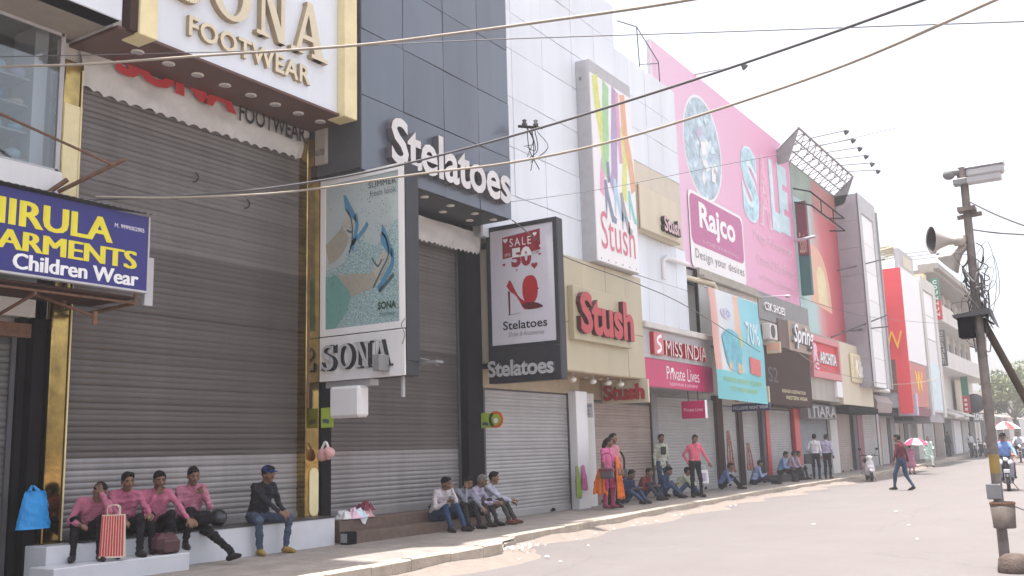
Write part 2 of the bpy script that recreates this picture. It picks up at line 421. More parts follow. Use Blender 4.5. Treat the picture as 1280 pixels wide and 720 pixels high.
def panels(parent, x, ys, zs, m, gap=.012, th=.03, name='panel', jitter=.002):
    for i in range(len(ys)-1):
        for j in range(len(zs)-1):
            d = random.uniform(-jitter, jitter); pb = MB()
            pb.box(x-th, x+d, ys[i]+gap/2, ys[i+1]-gap/2, zs[j]+gap/2, zs[j+1]-gap/2, 0, .004); jr = {k: random.gauss(0, .0045) for k in range(4)}; yc, zc = (ys[i]+ys[i+1])/2, (zs[j]+zs[j+1])/2
            pb.v = [(a + (jr[(b > yc)*2+(c > zc)] if a > x-th*.5 else 0), b, c) for a, b, c in pb.v]; pb.build(name, m, parent)
def gz(y): return max(0.0, y-45.0)*0.008
HAZE = 0.0018
# ------------------------------------------------------------------ ground, road, pavement, kerb
KERB = [(-30, -8.05), (9.7, -8.07), (12.4, -8.1), (12.9, -8.45), (13.6, -8.6), (13.7, -8.85), (15.5, -8.93), (17.7, -9.07), (22, -9.41), (30, -9.88), (40, -9.98), (50, -10.15), (60, -10.2), (90, -10.9), (140, -12.5), (400, -30)]
def kx(y): return interp(KERB, y)
def sheet(name, rows, m, **k):
    """rows: list of lists of points"""
    mb = MB(); n = len(rows[0])
    for r in rows: assert len(r) == n
    mb.add([p for r in rows for p in r], [(i*n+j, i*n+j+1, (i+1)*n+j+1, (i+1)*n+j) for i in range(len(rows)-1) for j in range(n-1)], 0, True)
    return mb.build(name, m, None, **k)
def road_mat():
    m = bpy.data.materials.new('road_asphalt'); m.use_nodes = True; n = m.node_tree; b = n.nodes['Principled BSDF']; b.inputs['Roughness'].default_value = .9; b.inputs['Specular IOR Level'].default_value = .2
    g = n.nodes.new('ShaderNodeNewGeometry')
    def noise(s, d, sc=None):
        t = n.nodes.new('ShaderNodeTexNoise'); t.inputs['Scale'].default_value = s; t.inputs['Detail'].default_value = d; t.inputs['Roughness'].default_value = .7
        if sc:
            mp = n.nodes.new('ShaderNodeMapping'); mp.inputs['Scale'].default_value = sc; n.links.new(g.outputs['Position'], mp.inputs[0]); n.links.new(mp.outputs[0], t.inputs[0])
        else: n.links.new(g.outputs['Position'], t.inputs[0])
        return t.outputs['Fac']
    def ramp(f, a, b_, c0, c1):
        r = n.nodes.new('ShaderNodeValToRGB'); r.color_ramp.elements[0].position = a; r.color_ramp.elements[1].position = b_; r.color_ramp.elements[0].color = (*c0, 1); r.color_ramp.elements[1].color = (*c1, 1); n.links.new(f, r.inputs[0]); return r.outputs[0]
    base = ramp(noise(.45, 8), .3, .7, (.142, .127, .122), (.168, .153, .149))
    patch = ramp(noise(.8, 7, (1, .22, 1)), .42, .66, (0, 0, 0), (1, 1, 1))
    mx = n.nodes.new('ShaderNodeMix'); mx.data_type = 'RGBA'; n.links.new(patch, mx.inputs[0]); n.links.new(base, mx.inputs[6]); mx.inputs[7].default_value = (.150, .135, .130, 1)
    vo = n.nodes.new('ShaderNodeTexVoronoi'); vo.feature = 'DISTANCE_TO_EDGE'; vo.inputs['Scale'].default_value = .33; n.links.new(g.outputs['Position'], vo.inputs['Vector'])
    wn = n.nodes.new('ShaderNodeTexNoise'); wn.inputs['Scale'].default_value = 2.2; wn.inputs['Detail'].default_value = 6; n.links.new(g.outputs['Position'], wn.inputs[0]); wa = n.nodes.new('ShaderNodeMix'); wa.data_type = 'RGBA'; wa.inputs[0].default_value = .22; n.links.new(g.outputs['Position'], wa.inputs[6]); n.links.new(wn.outputs['Color'], wa.inputs[7]); n.links.new(wa.outputs[2], vo.inputs['Vector'])
    ck = ramp(vo.outputs['Distance'], .0, .007, (.86, .86, .86), (1, 1, 1)); st = ramp(noise(1.7, 3), .60, .72, (1, 1, 1), (.91, .90, .90))
    sp = ramp(noise(70, 3), .35, .75, (.86, .86, .86), (1.1, 1.1, 1.1))
    mu = n.nodes.new('ShaderNodeMix'); mu.data_type = 'RGBA'; mu.blend_type = 'MULTIPLY'; mu.inputs[0].default_value = 1; n.links.new(mx.outputs[2], mu.inputs[6]); n.links.new(sp, mu.inputs[7])
    for ex in (ck, st):
        m3 = n.nodes.new('ShaderNodeMix'); m3.data_type = 'RGBA'; m3.blend_type = 'MULTIPLY'; m3.inputs[0].default_value = 1; n.links.new(mu.outputs[2], m3.inputs[6]); n.links.new(ex, m3.inputs[7]); mu = m3
    n.links.new(mu.outputs[2], b.inputs['Base Color'])
    bp = n.nodes.new('ShaderNodeBump'); bp.inputs['Strength'].default_value = .5; bp.inputs['Distance'].default_value = .01; n.links.new(noise(55, 4), bp.inputs['Height']); n.links.new(bp.outputs[0], b.inputs['Normal'])
    return m
ys_r = [-30] + [float(y) for y in range(-4, 46, 2)] + list(range(50, 150, 10)) + [200, 260]
sheet('road', [[(x, y, gz(y) + .004 + .012*math.sin(x*1.3+y*.31)*(1 if -9 < x < 6 else 0) - .03*max(0, (abs(x+2)-4)/6)) for x in [kx(y)-.05, kx(y)+.5, -7, -5, -3, -1, 1, 3, 5, 8]] for y in ys_r], road_mat(), kind='structure')
GY = [-60, 45, 60, 100, 150, 260, 420]
sheet('ground', [[(x, y, gz(min(y, 260)) - .06) for x in (-160, -60, -20, 20, 60, 160)] for y in GY], 'earth', kind='structure')
# far verge on the other side of the road
sheet('verge', [[(x, y, gz(min(y, 260)) + z) for x, z in ((7.9, .0), (8.0, .12), (14, .13))] for y in (-30, 45, 100, 260)], 'concrete', kind='structure')
# pavement: level slab behind the kerb
pv = sheet('pavement', [[(x, y, gz(y)+.15 + .004*math.sin(x*5+y*2.3)) for x in np.linspace(-13.2 - max(0, (y-60)*.06), kx(y)-.02, 9)] for y in [-30, 0, 4, 6] + list(np.arange(7, 46, .5)) + [50, 55, 60, 70, 80, 90, 110, 140, 180]], mat('pavement_slab', (.235, .205, .185), .85, var=.22, scale=3.5, dirt=.5, dirtcol=(.14, .115, .10), bump=.45, bscale=26), kind='structure')
kerb = box('kerb', -8.6, -8.5, 5.0, 5.2, -.02, .04, 'earth', None, kind='structure')
def kerb_stone(ya, yb, h=.162, w=.17, dz=0.0, dx=0.0):
    mb = MB(); n = 0.006; a = kx(ya)+dx; b = kx(yb)+dx; za, zb = gz(ya), gz(yb); jz = random.uniform(-.012, .012); c = .018
    y0, y1 = ya+n, yb-n
    sec = [(0, -.03), (0, h-c), (-c, h), (-w, h), (-w, -.03)]
    V = [(a+dx_, y0, za+dz_+(jz+dz if dz_ > 0 else 0)) for dx_, dz_ in sec] + [(b+dx_, y1, zb+dz_+(jz*.3+dz if dz_ > 0 else 0)) for dx_, dz_ in sec]
    F = [(i, i+5, (i+1) % 5+5, (i+1) % 5) for i in range(5)] + [(0, 1, 2, 3, 4), (9, 8, 7, 6, 5)]
    mb.add(V, F); mb.build('kerb_stone', 'kerbstone', kerb)
y = 5.2
while y < 12.3:
    L = random.uniform(.78, .98); L = min(L, 12.45-y) if 12.45-y > .3 else .3
    kerb_stone(y, min(y+L, 12.45), dz=.03); y += L
    if y > 12.4: break
kerb_stone(12.52, 13.0, h=.12, dx=.0); kerb_stone(13.02, 13.62, h=.13)
y = 13.72
while y < 62:
    L = random.uniform(.58, .74) if y < 20 else random.uniform(.8, 1.15)
    kerb_stone(y, y+L, h=.175 if y < 22 else .165); y += L
mb = MB(); y = 62.1
while y < 150:
    mb.box(kx(y)-.17, kx(y), y, y+1.0, gz(y)-.05, gz(y)+.165); y += 1.02
mb.build('kerb_stones', 'kerbstone', kerb, kind='stuff')
# dusty earth heaped in the gutter
random.seed(11)
rows = []
for yy in list(np.arange(5, 60, .35)):
    wv = .35 + .25*math.sin(yy*1.7) + .2*math.sin(yy*.63+1) + random.uniform(-.08, .08)
    k = kx(yy); rows.append([(k+.005, yy, gz(yy)+.05+.02*math.sin(yy*3)), (k+.10, yy, gz(yy)+.035), (k+.2+wv*.3, yy, gz(yy)+.012), (k+.3+max(.1, wv), yy, gz(yy)-.008)])
sheet('gutter_dust', rows, mat('dust', (.205, .172, .148), .95, var=.15, scale=5, bump=.5, bscale=40), kind='structure')

# ------------------------------------------------------------------ garment shop at the left edge
A = thing('garment_shop_building', 'garment shop building at the far left with upstairs glass display window', 'building', loc=(-11.5, 5, .15))
MB().box(-20, -11.52, -6, 7.08, .1, 3.3).box(-20, -13.2, -6, 7.08, 3.3, 7.1).box(-20, -10.6, -6, 7.06, 7.12, 22).box(-13.2, -11.3, -6, 7.08, 3.3, 4.78).build('wall', 'plaster_white', A)  # unseen upper wall is raised so its shadow reaches the kerb
MB().box(-11.3, -10.3, -6, 7.22, 7.02, 7.11).build('slab_soffit', mat('soffit_beige', (.30, .26, .22), .7, var=.08), A)
MB().box(-10.6, -10.28, -6, 7.24, 7.02, 9.5, 0, .01).build('slab_front', 'white_clad', A)
MB().box(-11.6, -11.08, -6, 7.06, 4.76, 5.14, 0, .02).build('sill', 'white_paint', A)
win = MB().box(-11.24, -11.20, 2, 7.06, 5.14, 5.2).box(-11.24, -11.2, 2, 7.06, 6.98, 7.02).box(-11.24, -11.2, 7.02, 7.08, 5.14, 7.02).build('window', 'light_grey', A)
MB().box(-11.225, -11.215, 2, 7.02, 5.2, 6.98).build('pane', 'glass', win)
MB().box(-11.9, -11.42, 6.80, 6.98, 5.14, 7.1).build('column', 'white_paint', A)
MB().box(-13.15, -12.9, 2, 7.08, 5.0, 7.1).build('back_wall', 'light_grey', A)
random.seed(3)
cols = ['turq', 'poster_blue', 'lilac', 'cloth_white', 'pink_deep', 'teal_dark', 'maroon', 'cream', 'aqua']
for j, zz in enumerate((5.25, 5.6, 5.95, 6.3)):
    s_ = MB().box(-12.3, -11.34, 5.0, 6.7, zz, zz+.02).build('shelf', 'light_grey', A)
    for i in range(7):
        yy = 5.1 + i*.25; h = random.uniform(.10, .2)
        MB().ell((-11.48, yy, zz+.02+h/2), (.13, .10, h/2)).build('folded_stock', random.choice(cols), s_)
shutter(A, -11.42, 3.2, 6.72, .17, 3.05, 'shutter_dark')
MB().box(-11.5, -11.36, 6.78, 6.86, .15, 3.3).box(-11.5, -11.3, 6.92, 7.07, .15, 4.6).build('post', 'black_metal', A)
MB().box(-11.5, -11.33, 3, 6.9, 3.05, 3.22).build('lintel', 'rust', A)
MB().box(-11.52, -11.1, -3, 7.07, .149, .20).build('step', 'dark_stone', A)
# sign board of the garment shop with its awning frame
G = thing('shop_signboard', 'blue signboard with big yellow capitals and white Children Wear lettering', 'sign', loc=(-10.2, 6, 3.6))
MB().box(-10.26, -10.2, 3.6, 7.68, 3.6, 4.54, 0, .006).build('board', 'sign_blue', G)
def fat_text(par, t_, a, b, c, d, m_, e):
    for k, s_ in enumerate((-.5, 0, .5)): letters(par, t_, 'F', -10.2, a+e*(.5+s_), b-e*(.5-s_), c, d, 0, m_, bold=.01, lift=.0012*k)
MB().box(-10.27, -10.185, 3.6, 7.70, 3.575, 3.60).box(-10.27, -10.19, 7.68, 7.70, 3.6, 4.54).build('trim', 'light_grey', G)
fat_text(G, 'NIRULA', 5.50, 7.18, 4.12, 4.42, 'sign_yellow', .026)
fat_text(G, 'GARMENTS', 5.48, 7.53, 3.85, 4.07, 'sign_yellow', .034)
fat_text(G, 'Children Wear', 5.95, 7.56, 3.64, 3.82, 'print_white', .014)
letters(G, 'M. 9999002905', 'F', -10.2, 7.20, 7.62, 4.33, 4.38, 0, 'print_white', bold=.01)
mb = MB()   # corrugated sheet on top of the board
for i in range(95):
    y0 = 3.6 + i*.0435
    mb.quad((-11.2, y0, 4.82+.012*(i % 2)), (-10.12, y0, 4.56+.012*(i % 2)), (-10.12, y0+.0435, 4.56+.012*((i+1) % 2)), (-11.2, y0+.0435, 4.82+.012*((i+1) % 2)))
mb.build('roof_sheet', 'mid_grey', G)
MB().box(-11.2, -10.3, 3.6, 7.6, 3.50, 3.53).build('underside', 'dark_brown', G)
MB().tube([(-10.3, 3.6, 3.45), (-10.3, 7.6, 3.45)], .015).tube([(-10.3, 7.6, 3.45), (-11.2, 7.55, 3.4)], .025).tube([(-10.3, 7.6, 3.45), (-10.3, 7.6, 4.5)], .02).tube([(-11.0, 7.1, 3.4), (-11.0, 7.1, 4.6)], .03).tube([(-10.75, 6.5, 3.5), (-10.25, 7.02, 3.22)], .018).tube([(-10.25, 7.02, 3.28), (-10.25, 7.02, 3.12)], .03).tube([(-10.3, 6.3, 3.42), (-11.2, 6.3, 3.2)], .02).build('frame', 'rust', G)
MB().box(-10.34, -10.28, 7.72, 7.84, 3.44, 4.05).build('edge_strip', 'light_grey', G)
R1 = thing('awning_rod', 'rusty bent rod sticking out above the blue signboard', 'rod', loc=(-10.7, 7.1, 4.7))
MB().tube([(-10.9, 6.0, 5.62), (-10.5, 7.35, 5.2)], .018).tube([(-11.0, 6.95, 4.85), (-10.4, 7.45, 5.28)], .028).tube([(-11.0, 6.75, 4.75), (-10.9, 7.0, 5.0)], .03).build('rod', 'rust', R1)
# blue carrier bag hanging on the left post
bm = bmesh.new(); ng = 14; nr = 28
mb = MB(); vs = []
for i in range(ng):
    t = i/(ng-1); zz = 1.21 - t*.44; w = .115 + .09*t**.8; d = .02 + .075*math.sin(min(t*1.5, 1)*PI/2)
    for k in range(nr):
        a = 2*PI*k/nr; j = .016*math.sin(k*2.7+i*.35)*(1-t*.4)+.006*math.sin(k*5.1+i*1.9)
        vs.append((-11.15 + d*math.cos(a)+j, 6.94 + (w+j)*math.sin(a), zz))
fs = [(i*nr+k, i*nr+(k+1) % nr, (i+1)*nr+(k+1) % nr, (i+1)*nr+k) for i in range(ng-1) for k in range(nr)] + [list(range(nr)), [(ng-1)*nr+k for k in range(nr)][::-1]]
mb.add(vs, fs, 0, True)
mb.tube([(-11.16, 6.88, 1.2), (-11.2, 6.93, 1.27)], [.03, .012], 6).tube([(-11.16, 7.0, 1.2), (-11.2, 6.95, 1.27)], [.03, .012], 6)
mb.build('carrier_bag', 'blue_plastic', None, 'bright blue plastic carrier bag hanging on the post at far left', 'bag')

# ------------------------------------------------------------------ footwear shop (gold pillars, tall shutter, marble plinth)
B = thing('footwear_shop_building', 'footwear shop with tall grey shutter between gold pillars and marble plinth', 'building', loc=(-11.4, 9.5, .15))
MB().box(-20, -11.5, 7.08, 11.9, .1, 10.5).box(-11.5, -10.45, 7.24, 11.68, 7.0, 10.5).box(-20, -10.5, 7.1, 9.0, 10.5, 22).box(-11.5, -11.38, 7.08, 11.82, 6.6, 7.0).build('wall', 'plaster_white', B)  # tall unseen upper block is added to throw shade on the kerb
shutter(B, -11.4, 7.42, 11.66, .57, 6.62, 'shutter', mlow='shutter_low_lit', zlow=1.55, mmid='shutter_mid', zmid=4.4)
for (yy, zz) in ((9.35, 5.6), (10.35, 5.4)): MB().tube(spline([(-11.37, yy, zz+.12), (-11.33, yy+.02, zz+.05), (-11.34, yy-.01, zz-.02), (-11.37, yy-.05, zz-.03)], 8), .009, 5).build('hook', 'black_metal', B)
MB().box(-11.5, -10.87, 6.95, 11.82, .12, .57, 0, .008).build('plinth', 'marble', B)
MB().box(-10.87, -10.4, 6.75, 8.62, .12, .36, 0, .008).build('front_step', 'marble', B)
MB().box(-11.5, -10.86, 7.4, 11.8, .571, .592).build('plinth_top', 'dark_stone', B)
gp = MB().box(-11.45, -11.2, 7.09, 7.36, .57, 6.7, 0, .012).build('pillar', 'gold', B)
MB().tube([(-11.18, 7.33, .6), (-11.18, 7.33, 6.6)], .012, 6).build('trim', 'gold_paint', gp)
MB().box(-11.2, -11.185, 7.10, 7.35, 3.9, 6.1).build('cover_sheet', 'gold_paint', gp)
gp2 = MB().box(-11.45, -11.2, 11.5, 11.8, .57, 6.8, 0, .012).build('pillar', 'gold', B)
MB().prism([(-11.2, u, v) for u, v in rrect(11.58, 11.78, .6, 1.35, .095)], (.014, 0, 0)).build('panel', 'gold_paint', gp2)
MB().box(-11.2, -11.186, 11.52, 11.56, 2.3, 6.3).build('trim', 'rust', gp2)
# soffit with downlights, fascia
MB().box(-11.4, -10.36, 7.24, 11.66, 6.95, 6.99).build('soffit', 'brown_soffit', B)
for i in range(8):
    yy = 7.85 + i*.5
    dl = MB().lathe([(.085, 0), (.09, -.012), (.06, -.014)], (-10.78, yy, 6.949), (0, 0, 1), 16).build('downlight', 'lamp_glass', B)
    MB().lathe([(.058, -.002), (.001, -.001)], (-10.78, yy, 6.940), (0, 0, 1), 12).build('lens', 'light_grey', dl)
MB().box(-10.6, -10.4, 7.75, 11.35, 6.99, 10.6, 0, .01).build('fascia', 'white_clad', B)
for a, b in ((7.48, 7.75), (11.35, 11.65)):
    MB().box(-10.62, -10.24, a, b, 6.93, 10.9, 0, .01).build('fascia_pillar', 'gold_paint', B)
MB().box(-10.62, -10.28, 7.36, 7.475, 6.96, 10.9).build('fascia_recess', 'dark_brown', B)
FS = thing('shop_fascia_sign', 'white fascia with raised cream serif capitals above the footwear shutter', 'sign', loc=(-10.4, 9.5, 7.2))
letters(FS, 'FOOTWEAR', 'F', -10.4, 8.32, 10.66, 7.24, 7.54, .07, 'letter_gold', 'letter_edge', bold=.02, raised=True, spacing=1.08)
# tall serif letters as strokes
def serif_letter(ch, u0, w, v0, h, pos, kind, parent, depth, mf, me, t=.2, name='letter'):
    fn = plane_fn(kind, pos); mb = MB()
    U = lambda a: u0 + a*w
    V = lambda b: v0 + b*h
    cnt = [0]
    def poly(pts):
        cnt[0] += 1; depth_ = depth + (cnt[0] % 12)*.0007
        P = [fn(U(a), V(b), 0) for a, b in pts]; Q = [fn(U(a), V(b), depth_) for a, b in pts]; n = len(P)
        A_ = sum(pts[i][0]*pts[(i+1) % n][1]-pts[(i+1) % n][0]*pts[i][1] for i in range(n))
        o = list(range(n)) if A_ > 0 else list(range(n))[::-1]
        mb.add(Q, [o], 0); 
        mb.add(P + Q, [(o[i], o[(i+1) % n], o[(i+1) % n]+n, o[i]+n) for i in range(n)], 1)
    def ring(cu, cv, ru, rv, tu, tv, a0=0, a1=2*PI, n=28):
        for i in range(n):
            p, q = a0+(a1-a0)*i/n, a0+(a1-a0)*(i+1)/n
            poly([(cu+ru*math.cos(p), cv+rv*math.sin(p)), (cu+ru*math.cos(q), cv+rv*math.sin(q)), (cu+(ru-tu)*math.cos(q), cv+(rv-tv)*math.sin(q)), (cu+(ru-tu)*math.cos(p), cv+(rv-tv)*math.sin(p))])
    if ch == 'O': ring(.5, .5, .5, .5, .22, .09)
    elif ch == 'N':
        poly([(.12, 0), (.24, 0), (.24, 1), (.12, 1)]); poly([(.76, 0), (.88, 0), (.88, 1), (.76, 1)]); poly([(.08, 1), (.32, 1), (.92, 0), (.68, 0)])
        for c in (.18,): poly([(c-.2, 0), (c+.2, 0), (c+.2, .07), (c-.2, .07)])
        poly([(.62, .93), (1.02, .93), (1.02, 1), (.62, 1)]); poly([(-.05, .93), (.2, .93), (.2, 1), (-.05, 1)])
    elif ch == 'A':
        poly([(.08, 0), (.2, 0), (.54, 1), (.44, 1)]); poly([(.66, 0), (.92, 0), (.58, 1), (.4, 1)]); poly([(.25, .28), (.75, .28), (.72, .37), (.28, .37)])
        poly([(-.05, 0), (.32, 0), (.32, .07), (-.05, .07)]); poly([(.55, 0), (1.05, 0), (1.05, .07), (.55, .07)])
    elif ch == 'S':
        pts = spline([(.88, .78), (.72, .93), (.45, .95), (.2, .84), (.18, .66), (.45, .53), (.72, .42), (.84, .26), (.72, .10), (.45, .045), (.2, .10), (.08, .28)], 44); n = len(pts)
        wd = [.10 + .12*math.sin(PI*min(1, max(0, (i/n-.2)/.6))) for i in range(n)]
        for i in range(n-1):
            s_ = stroke([pts[i], pts[i+1]], [wd[i], wd[i+1]]); poly([s_[0], s_[1], s_[2], s_[3]])
        poly([(.80, .68), (.92, .68), (.92, 1), (.84, .95)]); poly([(.02, .34), (.12, .34), (.12, .06), (.02, 0)])
    return mb.build(name, [mf, me], parent)
for ch, u, w_ in (('S', 7.98, .58), ('O', 8.66, .74), ('N', 9.52, .62), ('A', 10.24, .74)):
    serif_letter(ch, u, w_, 7.70, .89, -10.4, 'F', FS, .10, 'letter_gold', 'letter_edge')
# scalloped white valance over the shutter with red and black lettering
def valance(name, x, y0, y1, ztop, zbot, m, label, sc=.2, **k):
    mb = MB(); nu = int((y1-y0)/.03); nv = 8; vs = []
    for j in range(nv+1):
        for i in range(nu+1):
            yy = y0 + (y1-y0)*i/nu; sag = .03*math.sin((yy-y0)/(y1-y0)*PI)
            zb = zbot - sag + .05*abs(math.sin(PI*(yy-y0)/sc)) 
            t = j/nv; vs.append((x + .05*math.sin(t*PI)*.6 + .020*math.sin(yy*5+t*3) + .014*math.sin(yy*13.7+t*5)*t + .012*math.sin(yy*4-t*9), yy, ztop + (zb-ztop)*t))
    mb.add(vs, [(j*(nu+1)+i, (j+1)*(nu+1)+i, (j+1)*(nu+1)+i+1, j*(nu+1)+i+1) for j in range(nv) for i in range(nu)], 0, True)
    o = mb.build(name, m, None, label, 'awning'); return o
valance('cloth_valance', -11.33, 7.38, 11.62, 6.95, 6.42, 'cloth_white', 'white scalloped cloth valance with red and black lettering over the tall shutter')
VS = bpy.data.objects['cloth_valance']
letters(VS, 'SONA', 'F', -11.262, 7.85, 10.0, 6.77, 7.22, 0, 'red', bold=.06, lift=.012)
letters(VS, 'FOOTWEAR', 'F', -11.262, 10.05, 11.5, 6.70, 7.0, 0, 'print_black', bold=.02, lift=.012)
# bracket box right of the valance with old painted board
MB().box(-11.2, -10.95, 11.66, 12.0, 6.35, 7.3, 0, .01).build('hoarding_box', 'plaster', None, 'weathered board with torn lettering between the two tall fascias', 'board')
letters(bpy.data.objects['hoarding_box'], 'ALSTER', 'S', 11.655, -11.18, -10.97, 6.5, 6.6, 0, 'print_black')

# ------------------------------------------------------------------ shoe shop (slate blue box, raised silver letters)
E_ = thing('shoe_shop_building', 'slate blue panel clad shoe shop with overhanging box and dark pillars', 'building', loc=(-11.4, 14, .15))
MB().box(-20, -11.5, 11.9, 16.5, .1, 12.0).box(-11.5, -10.24, 11.72, 16.23, 6.16, 12.0).build('wall', 'dark_grey', E_)
panels(E_, -10.2, [11.7, 12.81, 14.0, 15.14, 16.25], [6.12, 7.40, 8.56, 9.72, 10.9, 12.05], 'blue_clad')
MB().box(-11.3, -10.24, 11.74, 16.2, 6.115, 6.155).build('soffit', 'charcoal', E_)
for (xx, yy) in [(-10.45, 12.9), (-10.45, 13.7), (-10.45, 14.5), (-10.45, 15.3), (-10.45, 15.95), (-10.85, 13.0), (-10.85, 13.9), (-10.85, 14.8), (-10.85, 15.7)]:
    MB().lathe([(.075, 0), (.08, -.015), (.05, -.018), (.001, -.012)], (xx, yy, 6.114), (0, 0, 1), 14).build('downlight', 'lamp_glass', E_)
for a, b in ((11.83, 12.06), (15.98, 16.52)):
    MB().box(-11.45, -11.17, a, b, .15, 6.3, 0, .008).build('pillar', 'black_metal', E_)
shutter(E_, -11.4, 12.1, 15.95, .51, 5.75, 'shutter', mlow='shutter_low_lit', zlow=1.55, mmid='shutter_mid', zmid=3.4)
MB().box(-11.5, -11.0, 12.06, 15.98, .12, .50, 0, .008).build('step', 'brown_stone', E_)
MB().box(-11.0, -10.66, 12.06, 15.9, .12, .325, 0, .008).build('step', 'brown_stone', E_)
MB().box(-10.8, -10.62, 11.86, 12.06, .15, .34, 0, .01).build('meter_box', 'black_metal', E_)
mb = MB()
for i in range(4): mb.box(-10.815, -10.805, 11.84, 11.858, .18+i*.04, .2+i*.04)
MB().box(-10.78, -10.65, 11.85, 11.859, .18, .32).build('grille', 'mid_grey', E_)
SG = thing('raised_letter_sign', 'big raised silver rounded letters on the slate blue panels', 'sign', loc=(-10.2, 14, 6.4))
letters(SG, 'Stelatoes', 'F', -10.2, 12.30, 16.02, 6.36, 7.18, .13, mat('letter_silver', (.62, .60, .60), .4, var=.05, dirt=.15), mat('letter_silver_edge', (.10, .09, .10), .5), bold=.022, raised=True, lift=.015, spacing=.97)
valance('shop_valance', -11.15, 12.15, 16.45, 6.02, 5.54, 'cloth_white', 'crumpled white cloth valance under the slate blue overhang', .14)
MB().tube([(-10.95, 16.25, 6.12), (-10.95, 16.25, 5.98)], .03).ell((-10.95, 16.25, 5.93), (.05, .05, .06)).build('wall_lamp', 'light_grey', E_)

# ------------------------------------------------------------------ light boxes on the pillars
def lightbox(name, label, Y, x0, x1, z0, z1, zsplit, th, frame, mface, border, low_m):
    t = thing(name, label, 'sign', loc=(x0, Y, z0))
    MB().box(x0, x1, Y+.012, Y+th, z0, z1, 0, .012).build('casing', frame, t)
    fr = MB(); b = border
    fr.box(x0, x1, Y-.012, Y+.012, z1-b, z1).box(x0, x1, Y-.012, Y+.012, zsplit, zsplit+b).box(x0, x0+b, Y-.012, Y+.012, zsplit+b, z1-b).box(x1-b, x1, Y-.012, Y+.012, zsplit+b, z1-b)
    return t, fr
t1, fr = lightbox('poster_light_box', 'white framed light box with blue high heels poster over the footwear shop', 11.82, -11.2, -9.42, 2.72, 6.12, 3.46, .34, 'charcoal', 'poster_bg', .11, 'light_grey')
fr.build('frame', 'white_paint', t1)
MB().box(-11.2+.11, -9.42-.11, 11.822, 11.832, 3.57, 6.01).build('poster', 'poster_bg', t1)
MB().box(-11.2, -9.42, 11.80, 11.83, 2.72, 3.44, 0, .006).build('lower_panel', 'white_paint', t1)
MB().box(-9.419, -9.40, 11.83, 12.16, 2.95, 6.12).build('side_cover', 'charcoal', t1)
PS = bpy.data.objects['poster']
Yp = 11.822
def pu(a): return -11.09 + a*1.56
def pv_(b): return 3.57 + b*2.44
def pf(name, pts, m, lift=.003): return flat(PS, name, 'S', Yp, [(pu(a), pv_(b)) for a, b in pts], m, lift)
# printed picture: water, legs, dress, two blue shoes
water = mat('poster_water', (.27, .38, .39), .4, var=.6, scale=34)
pf('print_water', spline([(0, .40), (.18, .42), (.3, .48), (.42, .60), (.55, .56), (.7, .52), (.86, .6), (1, .64), (1, 0), (.16, 0), (0, .12)], 40)[:-1], water, .002)
pf('print_dress', [(0, .36), (.16, .36), (.34, .27), (.36, .20), (.3, .1), (.14, 0), (0, 0)], 'poster_teal', .003)
pf('print_leg', spline([(.16, .36), (.4, .355), (.62, .34), (.72, .40), (.82, .46), (.88, .43), (.80, .33), (.68, .25), (.5, .22), (.36, .20), (.30, .28)], 30)[:-1], 'poster_skin', .004)
pf('print_leg', spline([(0, .58), (.14, .64), (.24, .70), (.3, .80), (.36, .80), (.37, .70), (.33, .60), (.26, .52), (.14, .46), (0, .44)], 30)[:-1], 'poster_skin', .004)
pf('print_foot', spline([(.24, .68), (.30, .82), (.40, .80), (.40, .66), (.33, .58)], 20)[:-1], 'poster_foot', .005)
pf('print_foot', spline([(.64, .36), (.74, .44), (.84, .5), (.88, .44), (.78, .34), (.7, .28)], 20)[:-1], 'poster_foot', .005)
def shoe(pts, m, w, lift=.006): pf('print_shoe', stroke(spline(pts, 26), w), m, lift)
pf('print_shoe', [(.25, .91), (.29, .90), (.42, .76), (.44, .70), (.38, .73), (.28, .80)], 'poster_blue', .006)
shoe([(.42, .76), (.44, .68), (.41, .60), (.37, .52)], 'poster_blue', .045); shoe([(.37, .56), (.44, .59), (.52, .63), (.59, .68)], 'poster_blue', [.05]*8+[.03]*20 if False else .035)
shoe([(.30, .80), (.36, .73), (.38, .64), (.36, .54), (.33, .50)], 'poster_dark', .018)
shoe([(.30, .66), (.36, .64), (.38, .66)], 'poster_dark', .016)
pf('print_shoe', [(.78, .66), (.82, .62), (.90, .50), (.92, .42), (.84, .46), (.76, .54)], 'poster_blue', .006)
shoe([(.91, .48), (.91, .38), (.82, .30), (.72, .22)], 'poster_blue', .045); shoe([(.74, .21), (.82, .25), (.93, .31)], 'poster_dark', .03)
shoe([(.78, .60), (.84, .54), (.86, .44), (.76, .34), (.66, .24)], 'poster_dark', .018); shoe([(.64, .44), (.72, .38), (.78, .42)], 'poster_dark', .016)
random.seed(5)
mb = MB()
for i in range(420):
    a = random.random(); b = random.betavariate(1.4, 1.1)
    if a < .3 and .4 < b < .9 and random.random() < .7: continue
    s_ = random.uniform(.004, .010); U, V = pu(a*.98+.01), pv_(b*.95+.02)
    mb.add([(U+s_, Yp-.0072, V), (U, Yp-.0072, V+s_*1.4), (U-s_, Yp-.0072, V), (U, Yp-.0072, V-s_)], [(3, 0, 1, 2)], 0)
tag(mb.build('print_drops', 'poster_dark', PS), kind='stuff')
letters(PS, 'SUMMER', 'S', Yp-.006, pu(.60), pu(.97), pv_(.915), pv_(.955), 0, 'print_black', bold=.03)
letters(PS, 'fresh look', 'S', Yp-.006, pu(.62), pu(.97), pv_(.855), pv_(.895), 0, 'poster_dark')
letters(PS, 'SONA', 'S', Yp-.006, pu(.72), pu(.96), pv_(.09), pv_(.14), 0, mat('print_dkgreen', (.02, .06, .03), .5), bold=.04)
